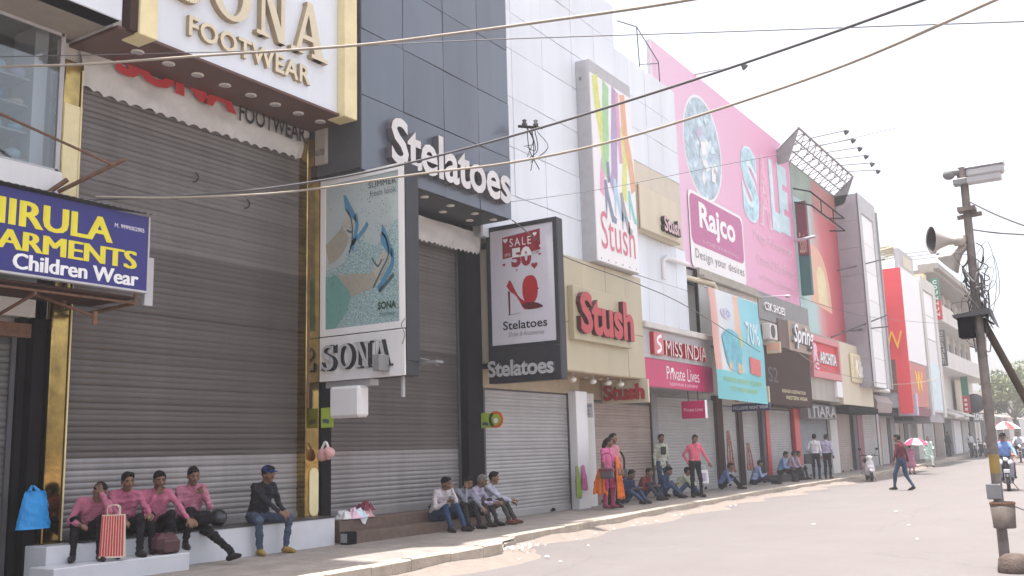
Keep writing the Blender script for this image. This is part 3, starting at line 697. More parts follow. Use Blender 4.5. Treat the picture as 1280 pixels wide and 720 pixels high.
letters(PS, 'footwear', 'S', Yp-.006, pu(.75), pu(.95), pv_(.045), pv_(.075), 0, 'poster_dark')
LP = bpy.data.objects['lower_panel']
for i, ch in enumerate('SONA'):
    serif_letter(ch, -11.10 + i*.37, .33, 2.885, .42, 11.80, 'S', LP, .02, 'print_black', 'print_black', name='letter_outline'); serif_letter(ch, -11.13 + i*.37, .31, 2.90, .40, 11.78, 'S', LP, .03, 'light_grey', 'print_black')  # black backing copy gives the grey letters their dark outline
    # inner dark outline as a second, thinner layer
MB().box(-9.86, -9.72, 11.55, 11.80, 2.80, 3.05, 0, .01).tube([(-9.8, 11.8, 3.2), (-9.92, 11.7, 3.3), (-9.85, 11.62, 3.0)], .008).build('flood_lamp', 'mid_grey', t1)
MB().tube(spline([(-9.42, 11.81, 3.6), (-9.47, 11.78, 3.5), (-9.40, 11.78, 3.35), (-9.46, 11.78, 3.2)], 10), .005, 5).build('cable', 'black_metal', t1)
MB().box(-9.62, -9.58, 11.95, 12.0, 2.4, 2.75).box(-11.15, -10.2, 11.9, 12.1, 2.62, 2.72).build('bracket', 'light_grey', t1)
# white cover box and plate below the first light box
MB().box(-10.92, -10.28, 11.72, 11.98, 2.12, 2.62, 0, .04).build('air_curtain_box', 'white_paint', None, 'blank white box hanging under the heels light box', 'box')
MB().box(-11.16, -10.9, 11.80, 11.815, 1.98, 2.3, 0, .004).build('exit_plate', 'lime', None, 'small green plate on dark pillar behind the white box', 'sign')
MB().prism([(u, 11.797, v) for u, v in ((-11.12, 2.06), (-10.98, 2.04), (-10.98, 2.10), (-11.04, 2.12), (-11.12, 2.12))], (0, -.004, 0)).build('print_shoe', 'poster_dark', bpy.data.objects['exit_plate'])
# pink plastic pouches tied to the pillar
def lump(name, c, r, m, label=None, cat=None, seed=0, parent=None, group=None, amp=.25):
    mb = MB().ell((0, 0, 0), r, 14, 9); rs = random.Random(seed); ph = [rs.uniform(0, 6) for _ in range(6)]
    out = []
    for v in mb.v:
        k = 1 + amp*(math.sin(v[0]/r[0]*2.3+ph[0])*math.sin(v[1]/r[1]*2+ph[1]) + .6*math.sin(v[2]/r[2]*3.1+ph[2]+v[0]*9))*.6
        out.append((v[0]*k + c[0], v[1]*k + c[1], v[2]*k + c[2]))
    mb.v = out
    return mb.build(name, m, parent, label, cat, group)
PB = thing('plastic_pouch', 'pink plastic pouch tied to dark pillar below the white box', 'bag', loc=(-11.0, 11.75, 1.5))
lump('pouch', (-11.06, 11.74, 1.55), (.10, .07, .10), 'pink_plastic', seed=1, parent=PB); lump('pouch', (-10.92, 11.74, 1.57), (.09, .07, .10), 'pink_plastic', seed=2, parent=PB)
MB().tube(spline([(-11.1, 11.74, 1.62), (-11.0, 11.74, 1.75), (-10.93, 11.74, 1.63)], 8), .02, 6).build('knot', 'paper', PB)

t2, fr = lightbox('sale_light_box', 'dark framed light box with red heel and SALE 50 poster', 16.48, -10.98, -9.3, 2.88, 6.1, 3.55, .24, 'charcoal', 'print_white', .09, 'charcoal')
fr.build('frame', 'charcoal', t2)
po = MB().box(-10.89, -9.39, 16.482, 16.49, 3.64, 6.01).build('sale_poster', mat('poster_lilac', (.62, .60, .66), .35, var=.03), t2)
MB().box(-10.98, -9.3, 16.455, 16.49, 2.88, 3.545, 0, .008).build('lower_panel', 'charcoal', t2)
Y2 = 16.482; U2 = lambda a: -10.89 + a*1.5; V2 = lambda b: 3.64 + b*2.37
def sf(name, pts, m, lift=.003): return flat(po, name, 'S', Y2, [(U2(a), V2(b)) for a, b in pts], m, lift)
def split_text(parent, txt, Y, u0, u1, v0, v1, vs_, mtop, mbot):
    v, f = text_mesh(txt, 0, .05); mn, mx = v.min(0), v.max(0)
    bm = bmesh.new(); vv_ = [bm.verts.new((u0+(a-mn[0])/(mx[0]-mn[0])*(u1-u0), Y, v0+(b-mn[1])/(mx[1]-mn[1])*(v1-v0))) for a, b, c in v]
    for ff in f:
        try: bm.faces.new([vv_[k] for k in ff])
        except ValueError: pass
    bmesh.ops.bisect_plane(bm, geom=bm.verts[:]+bm.edges[:]+bm.faces[:], plane_co=(0, 0, vs_), plane_no=(0, 0, 1)); bm.verts.index_update()
    for top, m_ in ((True, mtop), (False, mbot)):
        fl = [q for q in bm.faces if (q.calc_center_median().z > vs_) == top]; ids = sorted({x.index for q in fl for x in q.verts}); mp = {k: i for i, k in enumerate(ids)}; bm.verts.ensure_lookup_table()
        mb = MB(); mb.add([bm.verts[k].co[:] for k in ids], [[mp[x.index] for x in q.verts] for q in fl]); mb.build('lettering', m_, parent)
    bm.free()
dr = mat('print_darkred', (.28, .012, .03), .4, var=.05)
sf('print_block', [(.20, .74), (.80, .78), (.80, .96), (.20, .93)], dr)
letters(po, 'SALE', 'S', Y2-.004, U2(.32), U2(.66), V2(.84), V2(.91), 0, 'poster_lilac' if False else 'print_white', spacing=1.3)
split_text(po, '50', Y2-.005, U2(.34), U2(.66), V2(.655), V2(.825), V2(.742), 'print_white', dr)
letters(po, 'UPTO', 'S', Y2-.005, U2(.24), U2(.33), V2(.76), V2(.785), 0, 'print_white')
letters(po, '% OFF', 'S', Y2-.004, U2(.67), U2(.79), V2(.745), V2(.77), 0, dr)
def heart(cu, cv, s, m):
    pts = [(cu + s*.062*math.sin(t)**3*16/16, cv + s*.04*(13*math.cos(t)-5*math.cos(2*t)-2*math.cos(3*t)-math.cos(4*t))/16) for t in np.linspace(0, 2*PI, 24, endpoint=False)]
    sf('print_heart', pts, m, .005)
for a, b, s_, m_ in ((.25, .90, .6, 'print_white'), (.72, .92, .5, 'print_white'), (.22, .69, .4, dr), (.70, .65, .8, dr), (.79, .74, .3, dr), (.42, .63, .25, dr), (.8, .81, .3, 'print_white')): heart(a, b, s_, m_)
rs_ = mat('print_red', (.42, .012, .02), .3, var=.12, scale=5)
dk = mat('print_red_dark', (.11, .008, .012), .35, var=.1)
sf('print_bag', [(.50+x_, y_) for x_, y_ in rrect(0, .24, .33, .57, .1, 6)], rs_, .003); sf('print_bag', [(.73, .44), (.77, .45), (.73, .46)], dk, .003)
sf('print_shoe', spline([(.25, .50), (.30, .55), (.34, .52), (.42, .42), (.52, .36), (.66, .34), (.80, .305), (.78, .29), (.64, .285), (.52, .29), (.45, .36), (.38, .42), (.28, .46)], 40)[:-1], rs_, .0045)
sf('print_shoe', spline([(.48, .33), (.56, .34), (.70, .335), (.81, .30), (.77, .285), (.62, .28), (.52, .29)], 24)[:-1], dk, .0055)
sf('print_heel', [(.27, .46), (.305, .45), (.30, .25), (.28, .25)], dk, .0055); sf('print_line', [(.26, .255), (.46, .262), (.46, .258), (.26, .248)], 'mid_grey', .004)
letters(po, 'Stelatoes', 'S', Y2-.004, U2(.18), U2(.87), V2(.125), V2(.20), 0, 'print_black', bold=.015)
letters(po, 'Shoes & Accessories', 'S', Y2-.004, U2(.26), U2(.82), V2(.065), V2(.105), 0, 'mid_grey', shear=.4)
LP2 = [c for c in t2.children if c.name.startswith('lower_panel')][0]
letters(LP2, 'Stelatoes', 'S', 16.455, -10.97, -9.43, 3.0, 3.33, .06, 'light_grey', 'dark_grey', bold=.03, raised=True, spacing=.95)
MB().box(-10.98, -11.2, 16.5, 16.62, 3.2, 3.3).box(-10.98, -11.2, 16.5, 16.62, 5.7, 5.8).build('bracket', 'black_metal', t2)
MB().tube([(-9.62, 12.15, 3.05), (-9.35, 12.3, 2.98), (-9.2, 12.36, 2.88)], .012, 6).box(-9.55, -9.2, 12.3, 12.5, 2.93, 2.97).build('wall_spotlight', 'mid_grey', None, 'small spotlight arm beside the heels light box', 'lamp')
# green and orange plate on the dark pillar
GP = MB().box(-11.16, -10.86, 16.40, 16.415, 2.0, 2.3, 0, .004).build('wall_plate', 'lime', None, 'green plate with orange roundel on dark pillar below the red heel sign', 'sign')
def disc(parent, c, r, m, name='print_disc'): MB().prism([(c[0]+r*math.cos(a), c[1], c[2]+r*math.sin(a)) for a in np.linspace(0, 2*PI, 18, endpoint=False)], (0, -.006, 0)).build(name, m, parent)
MB().prism([(-10.80+.17*math.cos(a), 16.40, 2.16+.17*math.sin(a)) for a in np.linspace(0, 2*PI, 20, endpoint=False)], (0, .012, 0)).build('roundel', mat('orange', (.7, .16, .03), .5), GP)
disc(GP, (-10.80, 16.398, 2.16), .11, 'lime'); disc(GP, (-10.80, 16.391, 2.14), .05, 'print_white')
MB().prism([(u, 16.397, v) for u, v in ((-11.12, 2.06), (-10.98, 2.04), (-10.98, 2.10), (-11.04, 2.12), (-11.12, 2.12))], (0, -.004, 0)).build('print_shoe', 'poster_dark', GP)
# ------------------------------------------------------------------ boutique building (white panels, beige fascia)
H = thing('boutique_building', 'white panelled boutique building with beige lower fascia', 'building', loc=(-11.4, 20, .15))
MB().box(-20, -11.5, 16.5, 20.9, .1, 11.0).box(-20, -12.0, 20.9, 26.4, .1, 6.0).box(-20, -11.5, 20.9, 26.4, 6.0, 11.0).box(-11.5, -11.2, 16.5, 26.9, 6.0, 11.9).box(-11.2, -10.935, 16.27, 22.83, 5.9, 13.5).box(-11.2, -10.935, 22.83, 26.93, 4.85, 12.25).box(-20, -11.2, 16.5, 22.8, 11, 13.5).build('wall', 'light_grey', H)
panels(H, -10.9, [16.25, 17.55, 18.91, 20.38, 21.62, 22.85], [5.9, 7.0, 8.1, 9.25, 10.38, 11.28, 12.4, 13.5], 'white_clad')
panels(H, -10.9, [22.85, 23.65, 24.75, 25.85, 26.95], [9.35, 10.3, 11.2, 12.28], 'white_clad')
panels(H, -10.9, [22.85, 23.65, 24.75, 25.85, 26.95], [7.3, 9.35], 'beige_upper' if 'beige_upper' in M else mat('beige_upper', (.58, .52, .42), .45, var=.05, dirt=.15, dirtcol=(.45, .4, .33)))
panels(H, -10.9, [23.2, 24.3, 25.3, 26.3, 27.1], [4.85, 6.1, 7.3], 'white_clad')
# beige fascia with soffit
MB().box(-11.9, -10.74, 16.62, 23.36, 3.33, 5.92).build('fascia_core', 'cream', H)
panels(H, -10.7, [16.6, 17.75, 18.9, 20.1, 21.3, 22.4, 23.38], [3.29, 4.4, 5.96], 'beige_clad')
panels(H, -10.69, [22.0, 23.38], [5.0, 5.955], 'beige_clad', name='patch_panel') if False else None
MB().box(-11.95, -10.72, 16.6, 23.36, 3.27, 3.33).build('soffit', mat('soffit_tan', (.34, .25, .15), .5, var=.1), H)
MB().box(-11.9, -11.38, 16.55, 21.0, 2.85, 3.27).box(-12.1, -11.88, 21.0, 26.6, 2.8, 3.27).build('beam', mat('soffit_tan2', (.36, .28, .18), .5, var=.1), H)
for i, yy in enumerate((17.2, 18.3, 19.0, 19.9, 20.9, 21.7, 22.4)):
    l = MB().tube([(-10.95, yy, 3.27), (-10.95, yy, 3.2)], .02).build('lamp_holder', 'light_grey', H); MB().lathe([(.03, 0), (.085, -.04), (.09, -.09), (.05, -.13), (.001, -.135)], (-10.95, yy, 3.2), (0, 0, 1), 12).build('lamp_globe', 'lamp_glass', l)
    MB().lathe([(.07, 0), (.075, -.012), (.001, -.012)], (-11.35, yy+.35, 3.268), (0, 0, 1), 12).build('downlight', 'lamp_glass', H)
shutter(H, -11.42, 16.85, 20.42, .16, 2.85, 'shutter_pale')
MB().box(-11.5, -11.17, 20.42, 20.98, .15, 2.9, 0, .01).build('column', 'white_paint', H)
shutter(H, -11.92, 21.9, 26.2, .16, 2.8, 'shutter_tan')
MB().box(-12.0, -11.5, 20.9, 21.95, .15, 2.9).build('side_wall', 'plaster_white', H)
MB().box(-12.1, -11.85, 26.2, 26.62, .15, 3.3).build('column', 'mid_grey', H)
# raised red letter sign on the beige fascia
K = thing('red_letter_sign', 'big raised red rounded letters on beige panel', 'sign', loc=(-10.7, 21, 4))
MB().box(-10.7, -10.55, 19.35, 22.38, 4.0, 5.25, 0, .012).build('panel', 'beige_clad', K)
letters(K, 'Stush', 'F', -10.55, 19.45, 22.25, 4.14, 5.12, .12, 'red_letter', mat('red_edge', (.07, .012, .014), .4), bold=.035, raised=True, spacing=1.0)
# smaller hanging sign under the soffit, facing along the street
K2 = thing('hanging_letter_sign', 'small red letter sign hanging under the beige soffit', 'sign', loc=(-10.6, 23.1, 2.7))
MB().box(-11.85, -10.52, 23.1, 23.18, 2.68, 3.27, 0, .008).build('panel', 'cream', K2)
letters(K2, 'Stush', 'S', 23.1, -11.8, -10.62, 2.76, 3.18, .05, 'red_letter', mat('red_edge', (.07, .012, .014), .4), bold=.035, raised=True)
# tall banner box with painted drips and heels
T = thing('banner_box', 'tall white banner with colourful paint drips and heels on the panelled wall', 'banner', loc=(-10.9, 21.5, 6))
MB().box(-10.9, -10.52, 20.55, 22.9, 5.97, 11.1, 0, .01).build('casing', 'light_grey', T)
bs = MB().box(-10.52, -10.5, 20.56, 22.89, 6.0, 10.75).build('banner_sheet', 'print_white', T)
bu = lambda a: 20.56 + a*2.33; bv = lambda b: 6.0 + b*4.75
def bf(name, pts, m, lift=.003): return flat(bs, name, 'F', -10.5, [(bu(a), bv(b)) for a, b in pts], m, lift)
pal = dict(y=mat('drip_yellow', (.62, .66, .20), .5, var=.12), g=mat('drip_green', (.36, .60, .33), .5, var=.1), v=mat('drip_violet', (.42, .33, .52), .5, var=.1), o=mat('drip_orange', (.72, .42, .26), .5, var=.1), p=mat('drip_pink', (.68, .36, .50), .5, var=.1), b=mat('drip_blue', (.40, .58, .74), .5, var=.1), n=mat('drip_navy', (.22, .24, .34), .5, var=.1), k=mat('drip_taupe', (.32, .30, .32), .5), t=mat('drip_teal', (.25, .56, .55), .5))
def drip(pts, w, m, l): bf('print_drip', stroke(spline(pts, 20), w), pal[m], l)
drip([(.10, 1.0), (.14, .85), (.22, .70), (.26, .55)], .13, 'y', .003); drip([(.36, .99), (.32, .8), (.30, .62), (.24, .48)], .14, 'g', .004)
drip([(.58, .99), (.54, .8), (.50, .65), (.48, .50), (.42, .40)], .15, 'v', .003); drip([(.62, .98), (.64, .72), (.66, .58)], .08, 'p', .004)
drip([(.76, .985), (.80, .75), (.90, .60), (.95, .45)], .13, 'o', .004); drip([(.74, .80), (.76, .62), (.72, .46), (.70, .38)], .11, 'y', .0035)
drip([(.22, .54), (.18, .44), (.16, .36)], .10, 'p', .0035); drip([(.32, .55), (.34, .44)], .07, 'n', .0045)
def heel(a, b, m, s=1.0):
    bf('print_heel', [(a, b), (a+.06*s, b+.01*s), (a+.10*s, b-.06*s), (a+.20*s, b-.17*s), (a+.27*s, b-.185*s), (a+.25*s, b-.215*s), (a+.15*s, b-.21*s), (a+.06*s, b-.10*s), (a+.035*s, b-.20*s), (a+.02*s, b-.20*s)], pal[m], .006)
heel(.22, .44, 'n'); heel(.44, .47, 'b', 1.0); heel(.60, .41, 'k', 1.0); heel(.80, .44, 't', .8)
letters(bs, 'Stush', 'F', -10.497, bu(.10), bu(.92), bv(.07), bv(.27), 0, mat('print_rose', (.62, .18, .24), .5))
for i in range(6): MB().lathe([(.02, 0), (.018, .01), (.001, .012)], (-10.5, bu(.08+i*.168), bv(.015)), (1, 0, 0), 8).build('screw', 'mid_grey', T)
for (yy, zz) in ((20.57, 10.6),): MB().box(-10.8, -10.74, 20.53, 20.55, zz, zz+.07).build('screw', 'mid_grey', T)
# upper beige sign panel
U = thing('upper_letter_sign', 'beige wall panel with small dark raised letters beside the tall banner', 'sign', loc=(-10.8, 25, 7.3))
MB().box(-10.9, -10.68, 23.42, 26.15, 7.3, 8.55, 0, .015).build('panel', 'cream', U)
MB().box(-10.685, -10.66, 23.42, 26.15, 7.3, 7.36).box(-10.685, -10.66, 23.42, 23.48, 7.36, 8.55).build('trim', 'letter_edge', U)
letters(U, 'Stush', 'F', -10.68, 24.85, 26.05, 7.5, 7.95, .12, mat('letter_pinkgrey', (.55, .38, .40), .4), 'print_black', bold=.03, raised=True)
# notice board by the white column
NB = MB().box(-11.6, -11.05, 21.02, 21.05, 2.28, 2.62, 0, .004).build('notice_board', 'light_grey', None, 'small white notice board with blue text by the white column', 'sign')
letters(NB, 'SILVER BELLS GARMENTS', 'S', 21.02, -11.58, -11.07, 2.53, 2.58, 0, 'print_navy'); letters(NB, 'ALL KIND OF WEAR', 'S', 21.02, -11.5, -11.15, 2.43, 2.47, 0, 'print_navy'); letters(NB, 'CONTACT SHOP NO', 'S', 21.02, -11.53, -11.12, 2.34, 2.385, 0, 'print_navy')
# white conduit, pipe and cable bracket on the wall
MB().tube([(-10.86, 25.3, 6.2), (-10.86, 25.3, 6.75), (-10.8, 25.45, 6.85), (-10.75, 26.9, 6.85)], .07, 8).build('wall_pipe', 'white_paint', None, 'bent white pipe on the white wall above the grey and magenta signs', 'pipe')
IN = thing('insulator_bracket', 'dark cable bracket with insulators on the slate blue wall edge', 'bracket', loc=(-10.1, 16.3, 8.1))
MB().tube([(-9.9, 16.15, 8.0), (-9.95, 17.15, 8.25)], .03, 6).build('bar', 'black_metal', IN)
for yy, zz in ((16.4, 8.08), (16.85, 8.2)): MB().lathe([(.05, 0), (.06, .05), (.03, .07), (.05, .12), (.001, .15)], (-9.92, yy, zz), (0, 0, 1), 10).build('insulator', 'dark_grey', IN)
random.seed(21)
mb = MB()
for i in range(7):
    a = (-9.92, 16.4+random.random()*.5, 8.1); mb.tube(spline([a, (a[0]+random.uniform(-.1, .2), a[1]+random.uniform(-.3, .3), 7.8+random.uniform(-.2, .1)), (a[0]+.1, a[1]+random.uniform(-.5, .5), 7.3+random.uniform(-.2, .4))], 8), .009, 4)
mb.build('loose_wires', 'black_metal', IN)
# rooftop frame and tank on the white building
TK = thing('rooftop_tank', 'small grey water tank on the white building roof', 'tank', loc=(-11.6, 24.6, 12.0))
MB().box(-11.75, -11.35, 24.55, 25.0, 11.0, 12.45).box(-11.72, -11.3, 24.5, 25.05, 12.45, 12.55).build('tank', 'dark_grey', TK)
FR = thing('billboard_pipe_frame', 'thin dark pipe frame standing on the white roof edge', 'frame', loc=(-11.35, 26, 12.2))
MB().tube([(-11.3, 24.0, 13.6), (-11.3, 25.3, 13.9), (-11.3, 26.8, 13.3), (-11.3, 26.85, 12.1)], .018, 6).tube([(-11.3, 25.3, 13.9), (-11.3, 25.4, 12.2)], .018, 6).tube([(-11.3, 25.4, 12.75), (-11.3, 26.8, 13.25)], .014, 6).build('pipes', 'dark_grey', FR)

# ------------------------------------------------------------------ lingerie shop front (grey fascia over magenta fascia)
N = thing('lingerie_shop_building', 'shop unit with white ledge above grey and magenta fascias', 'building', loc=(-12, 27, .15))
MB().box(-20, -12.06, 26.4, 33.0, .1, 7.0).box(-12.06, -10.8, 23.5, 28.3, 3.16, 4.66).build('wall', 'plaster', N)
MB().box(-11.2, -10.62, 23.4, 28.65, 4.66, 4.83, 0, .02).build('ledge', 'plaster_white', N)
MB().box(-12.05, -10.8, 23.5, 28.28, 3.10, 3.155).build('soffit', 'mid_grey', N)
shutter(N, -12.0, 26.66, 31.5, .16, 3.05, 'shutter_pale', .09, pieces=False)
MB().box(-12.1, -11.9, 31.5, 32.1, .15, 3.2, 0, .01).build('pillar', 'dark_brown', N)
MS = thing('grey_fascia_sign', 'grey fascia with raised dark red and silver capitals above the magenta board', 'sign', loc=(-10.75, 26, 3.9))
MB().box(-10.8, -10.75, 23.42, 28.32, 3.88, 4.655, 0, .006).build('panel', 'light_grey', MS)
sb = MB().box(-10.75, -10.63, 23.9, 24.5, 3.98, 4.58, 0, .01).build('logo_block', mat('rose', (.55, .16, .19), .4), MS)
MB().box(-10.752, -10.634, 23.86, 23.90, 3.98, 4.58).build('logo_side', 'red_letter', MS)
flat(sb, 'logo_stroke', 'F', -10.63, stroke(spline([(24.38, 4.50), (24.15, 4.44), (24.10, 4.32), (24.28, 4.24), (24.3, 4.12), (24.05, 4.04)], 16), .09), 'print_white', .003)
letters(MS, 'MISS INDIA', 'F', -10.75, 24.66, 27.65, 4.0, 4.42, .11, mat('letter_mauve', (.66, .56, .58), .4), 'red_letter', bold=.035, raised=True)
PLs = thing('magenta_fascia_sign', 'magenta fascia board with white serif lettering', 'sign', loc=(-10.74, 26, 3.1))
MB().box(-10.8, -10.74, 23.46, 28.32, 3.12, 3.87, 0, .006).build('board', 'magenta', PLs)
letters(PLs, 'Private Lives', 'F', -10.74, 24.85, 27.2, 3.36, 3.72, 0, 'print_white', bold=-.004)
letters(PLs, 'SLEEPWEAR & LINGERIE', 'F', -10.74, 25.0, 27.05, 3.2, 3.28, 0, 'pink_pale')
MB().prism([(-10.738, 25.25+.1*math.cos(a), 3.64+.06*math.sin(a)) for a in np.linspace(0, 2*PI, 12, endpoint=False)], (.004, 0, 0)).build('print_flower', 'print_white', PLs)
PH = thing('hanging_pink_sign', 'small magenta hanging sign under the magenta fascia', 'sign', loc=(-10.9, 26.6, 2.3))
MB().box(-11.1, -10.38, 26.6, 26.72, 2.32, 2.82, 0, .006).build('board', 'magenta', PH)
MB().box(-10.38, -10.365, 26.59, 26.73, 2.32, 2.83).build('edge', 'print_white', PH); letters(PH, 'Private Lives', 'S', 26.6, -11.02, -10.45, 2.52, 2.62, 0, 'pink_pale')
MB().tube([(-10.9, 26.66, 2.82), (-10.9, 26.66, 3.1)], .012, 6).tube([(-10.6, 26.66, 2.82), (-10.6, 26.66, 3.1)], .012, 6).build('hanger', 'black_metal', PH)
# open service bay over the ledge: dark opening, frame, box, roof ledge
Q = thing('service_bay', 'dark metal framed service bay with roof ledge behind the turquoise banner', 'structure', loc=(-11.3, 30, 4.8))
MB().box(-12.06, -11.7, 27.4, 34.0, 4.84, 7.0).build('back', 'dark_grey', Q)
MB().box(-11.72, -11.3, 27.35, 28.1, 4.84, 5.55, 0, .02).build('cabinet', 'cream', Q)
MB().box(-11.7, -11.2, 27.25, 28.4, 6.5, 6.95).build('duct', 'light_grey', Q)
MB().box(-11.15, -11.08, 28.3, 28.4, 4.84, 6.9).box(-11.15, -11.08, 27.3, 28.3, 6.42, 6.48).box(-11.15, -11.08, 27.3, 28.4, 6.9, 6.96).build('frame', 'black_metal', Q)
MB().box(-11.7, -10.85, 28.4, 34.0, 6.68, 6.80, 0, .01).box(-11.7, -11.0, 28.4, 34.0, 6.80, 7.02).build('roof_ledge', 'plaster', Q)
MB().box(-11.7, -11.05, 28.4, 34.0, 4.84, 6.68).build('front_wall', 'plaster_white', Q)
MB().tube([(-11.3, 27.0, 6.62), (-11.0, 28.6, 6.6), (-10.92, 29.3, 6.6), (-10.9, 29.6, 6.3)], .09, 8).build('duct_pipe', 'cream', Q)
# turquoise cloth banner hanging in front
def banner(name, label, x, y0, y1, z0, z1, m, n=30, tilt=.25, amp=.03, parent=None):
    mb = MB(); vs = []
    for j in range(n+1):
        for i in range(n+1):
            a, b = i/n, j/n; vs.append((x + tilt*(1-b)*.4 + amp*math.sin(a*7+b*2)*math.sin(b*PI+.3) + amp*.6*math.sin(b*9+a*3), y0+(y1-y0)*a + .05*(1-b), z0+(z1-z0)*b + .10*math.sin(a*PI)*(b-1)*.0 - .06*(1-b)*a))
    mb.add(vs, [(j*(n+1)+i, j*(n+1)+i+1, (j+1)*(n+1)+i+1, (j+1)*(n+1)+i) for j in range(n) for i in range(n)], 0, True)
    return mb
tb = banner('t', '', -10.42, 27.5, 32.05, 2.9, 6.22, None)
def turq_mat():
    m = bpy.data.materials.new('banner_print'); m.use_nodes = True; n = m.node_tree; b = n.nodes['Principled BSDF']; b.inputs['Roughness'].default_value = .4
    g = n.nodes.new('ShaderNodeNewGeometry'); sp = n.nodes.new('ShaderNodeSeparateXYZ'); n.links.new(g.outputs['Position'], sp.inputs[0])
    def mrng(src, lo, hi):
        r = n.nodes.new('ShaderNodeMapRange'); r.inputs[1].default_value = lo; r.inputs[2].default_value = hi; n.links.new(src, r.inputs[0]); return r.outputs[0]
    def ramp(src, stops, interp='LINEAR'):
        r = n.nodes.new('ShaderNodeValToRGB'); r.color_ramp.interpolation = interp; e = r.color_ramp.elements
        while len(e) < len(stops): e.new(.5)
        for i, (p, c) in enumerate(stops): e[i].position = p; e[i].color = (*c, 1)
        n.links.new(src, r.inputs[0]); return r.outputs[0]
    yy = mrng(sp.outputs[1], 27.5, 32.05); zz = mrng(sp.outputs[2], 2.9, 6.22)
    a = ramp(yy, [(0, (.62, .30, .24)), (.11, (.66, .36, .30)), (.14, (.62, .66, .68)), (.44, (.55, .62, .66)), (.47, (.68, .44, .32)), (.56, (.66, .42, .30)), (.58, (.22, .54, .62)), (1, (.13, .48, .56))])
    low = ramp(zz, [(0, (1, 1, 1)), (.255, (1, 1, 1)), (.27, (0, 0, 0))], 'LINEAR')
    mx = n.nodes.new('ShaderNodeMix'); mx.data_type = 'RGBA'; n.links.new(low, mx.inputs[0]); n.links.new(a, mx.inputs[6]); mx.inputs[7].default_value = (.12, .47, .52, 1)
    n.links.new(mx.outputs[2], b.inputs['Base Color']); return m
TB = tb.build('cloth_banner', turq_mat(), None, 'turquoise advertising cloth banner with beach picture hanging over the shops', 'banner')
def on_banner(u, v, w):      # warp lettering onto the hanging cloth (u, v in 0..1)
    a, b = u, v
    return (-10.42 + .25*(1-b)*.4 + .03*math.sin(a*7+b*2)*math.sin(b*PI+.3) + .018*math.sin(b*9+a*3) + .02, 27.5+4.55*a+.05*(1-b), 2.9+3.32*b-.06*(1-b)*a)
def bshape(name, pts, m): MB().add([on_banner(a, b, 0) for a, b in pts], [list(range(len(pts)))], 0).build(name, m, TB)
def btext(t, a0, a1, b0, b1, m, bold=0.0): letters(TB, t, 'F', 0, a0, a1, b0, b1, 0, m, bold=bold, warp=on_banner)
bshape('print_cloud', ellpoly(.28, .80, .10, .05, 14), 'lilac'); btext('10', .23, .35, .77, .83, 'poster_blue')
bshape('print_beach', spline([(.16, .58), (.30, .66), (.50, .62), (.56, .45), (.50, .30), (.30, .28), (.20, .36)], 24)[:-1], mat('print_sea', (.10, .40, .50), .4, var=.3, scale=3))
for pts in ([(.24, .52), (.30, .56), (.36, .44), (.34, .30), (.26, .29), (.28, .40)], [(.36, .50), (.44, .50), (.52, .36), (.54, .28), (.44, .27), (.42, .38)], [(.30, .40), (.40, .42), (.46, .34), (.38, .30)]): bshape('print_figure', spline(pts + [pts[0]], 18)[:-1], mat('print_sand', (.66, .40, .20), .4, var=.3, scale=6))
bshape('print_flower', ellpoly(.54, .56, .035, .06, 10), 'sign_yellow'); btext('70%', .66, .92, .56, .78, 'aqua_pale', .02)
bshape('print_badge', [(.70, .28), (.90, .26), (.90, .42), (.70, .44)], mat('badge_red', (.62, .12, .12), .4)); btext('Vogue', .725, .875, .315, .385, 'print_white', .02)
btext('WORLDS LARGEST HOSIERY', .10, .90, .165, .205, 'lime'); btext('CITY CAMP EXHIBIT', .22, .80, .085, .125, 'lime')
MB().tube([(-10.5, 27.4, 6.24), (-10.5, 32.15, 6.24)], .025, 8).build('banner_rail', 'light_grey', TB)

# ------------------------------------------------------------------ pink billboard
BB = thing('pink_billboard', 'huge pink sale billboard with white oval picture on the roofline', 'billboard', loc=(-11.4, 33.5, 7))
MB().box(-11.55, -11.42, 26.5, 40.6, 7.06, 13.98).build('backing', 'light_grey', BB)
bsh = MB().box(-11.42, -11.40, 26.5, 40.6, 7.06, 13.98).build('billboard_sheet', gradmat('pink_print', 'Y', [(0, (.74, .50, .65)), (.35, (.73, .44, .60)), (.75, (.70, .32, .49)), (1, (.66, .27, .43))], 26.5, 40.6, .45, .8, .7), BB)
mb = MB()
for i in range(9): mb.tube([(-11.6, 27+i*1.6, 7.0), (-11.6, 27+i*1.6, 13.9)], .04, 6)
mb.build('truss', 'dark_grey', BB)
def rf(name, pts, m, lift=.004): return flat(bsh, name, 'F', -11.40, pts, m, lift)
rf('print_oval', ellpoly(30.45, 11.45, 1.75, 1.86, 36), 'print_white', .004); rf('print_oval', ellpoly(30.45, 11.45, 1.66, 1.76, 36), mat('print_collage', (.42, .54, .62), .5, var=.45, scale=2.2), .007)
random.seed(9)
for i in range(34):
    a = random.uniform(0, 6.28); r = random.uniform(0, 1.25); cu, cv = 30.45+r*math.cos(a), 11.45+r*math.sin(a); s_ = random.uniform(.12, .42); a0 = random.uniform(0, 6)
    rf('print_facet', [(cu+s_*random.uniform(.4, 1)*math.cos(a0+k*1.57), cv+s_*random.uniform(.4, 1)*math.sin(a0+k*1.57)) for k in range(4)], random.choice(['aqua_pale', 'lilac', 'print_white', 'aqua_pale', 'light_grey', 'print_white']), .009+i*.0006)
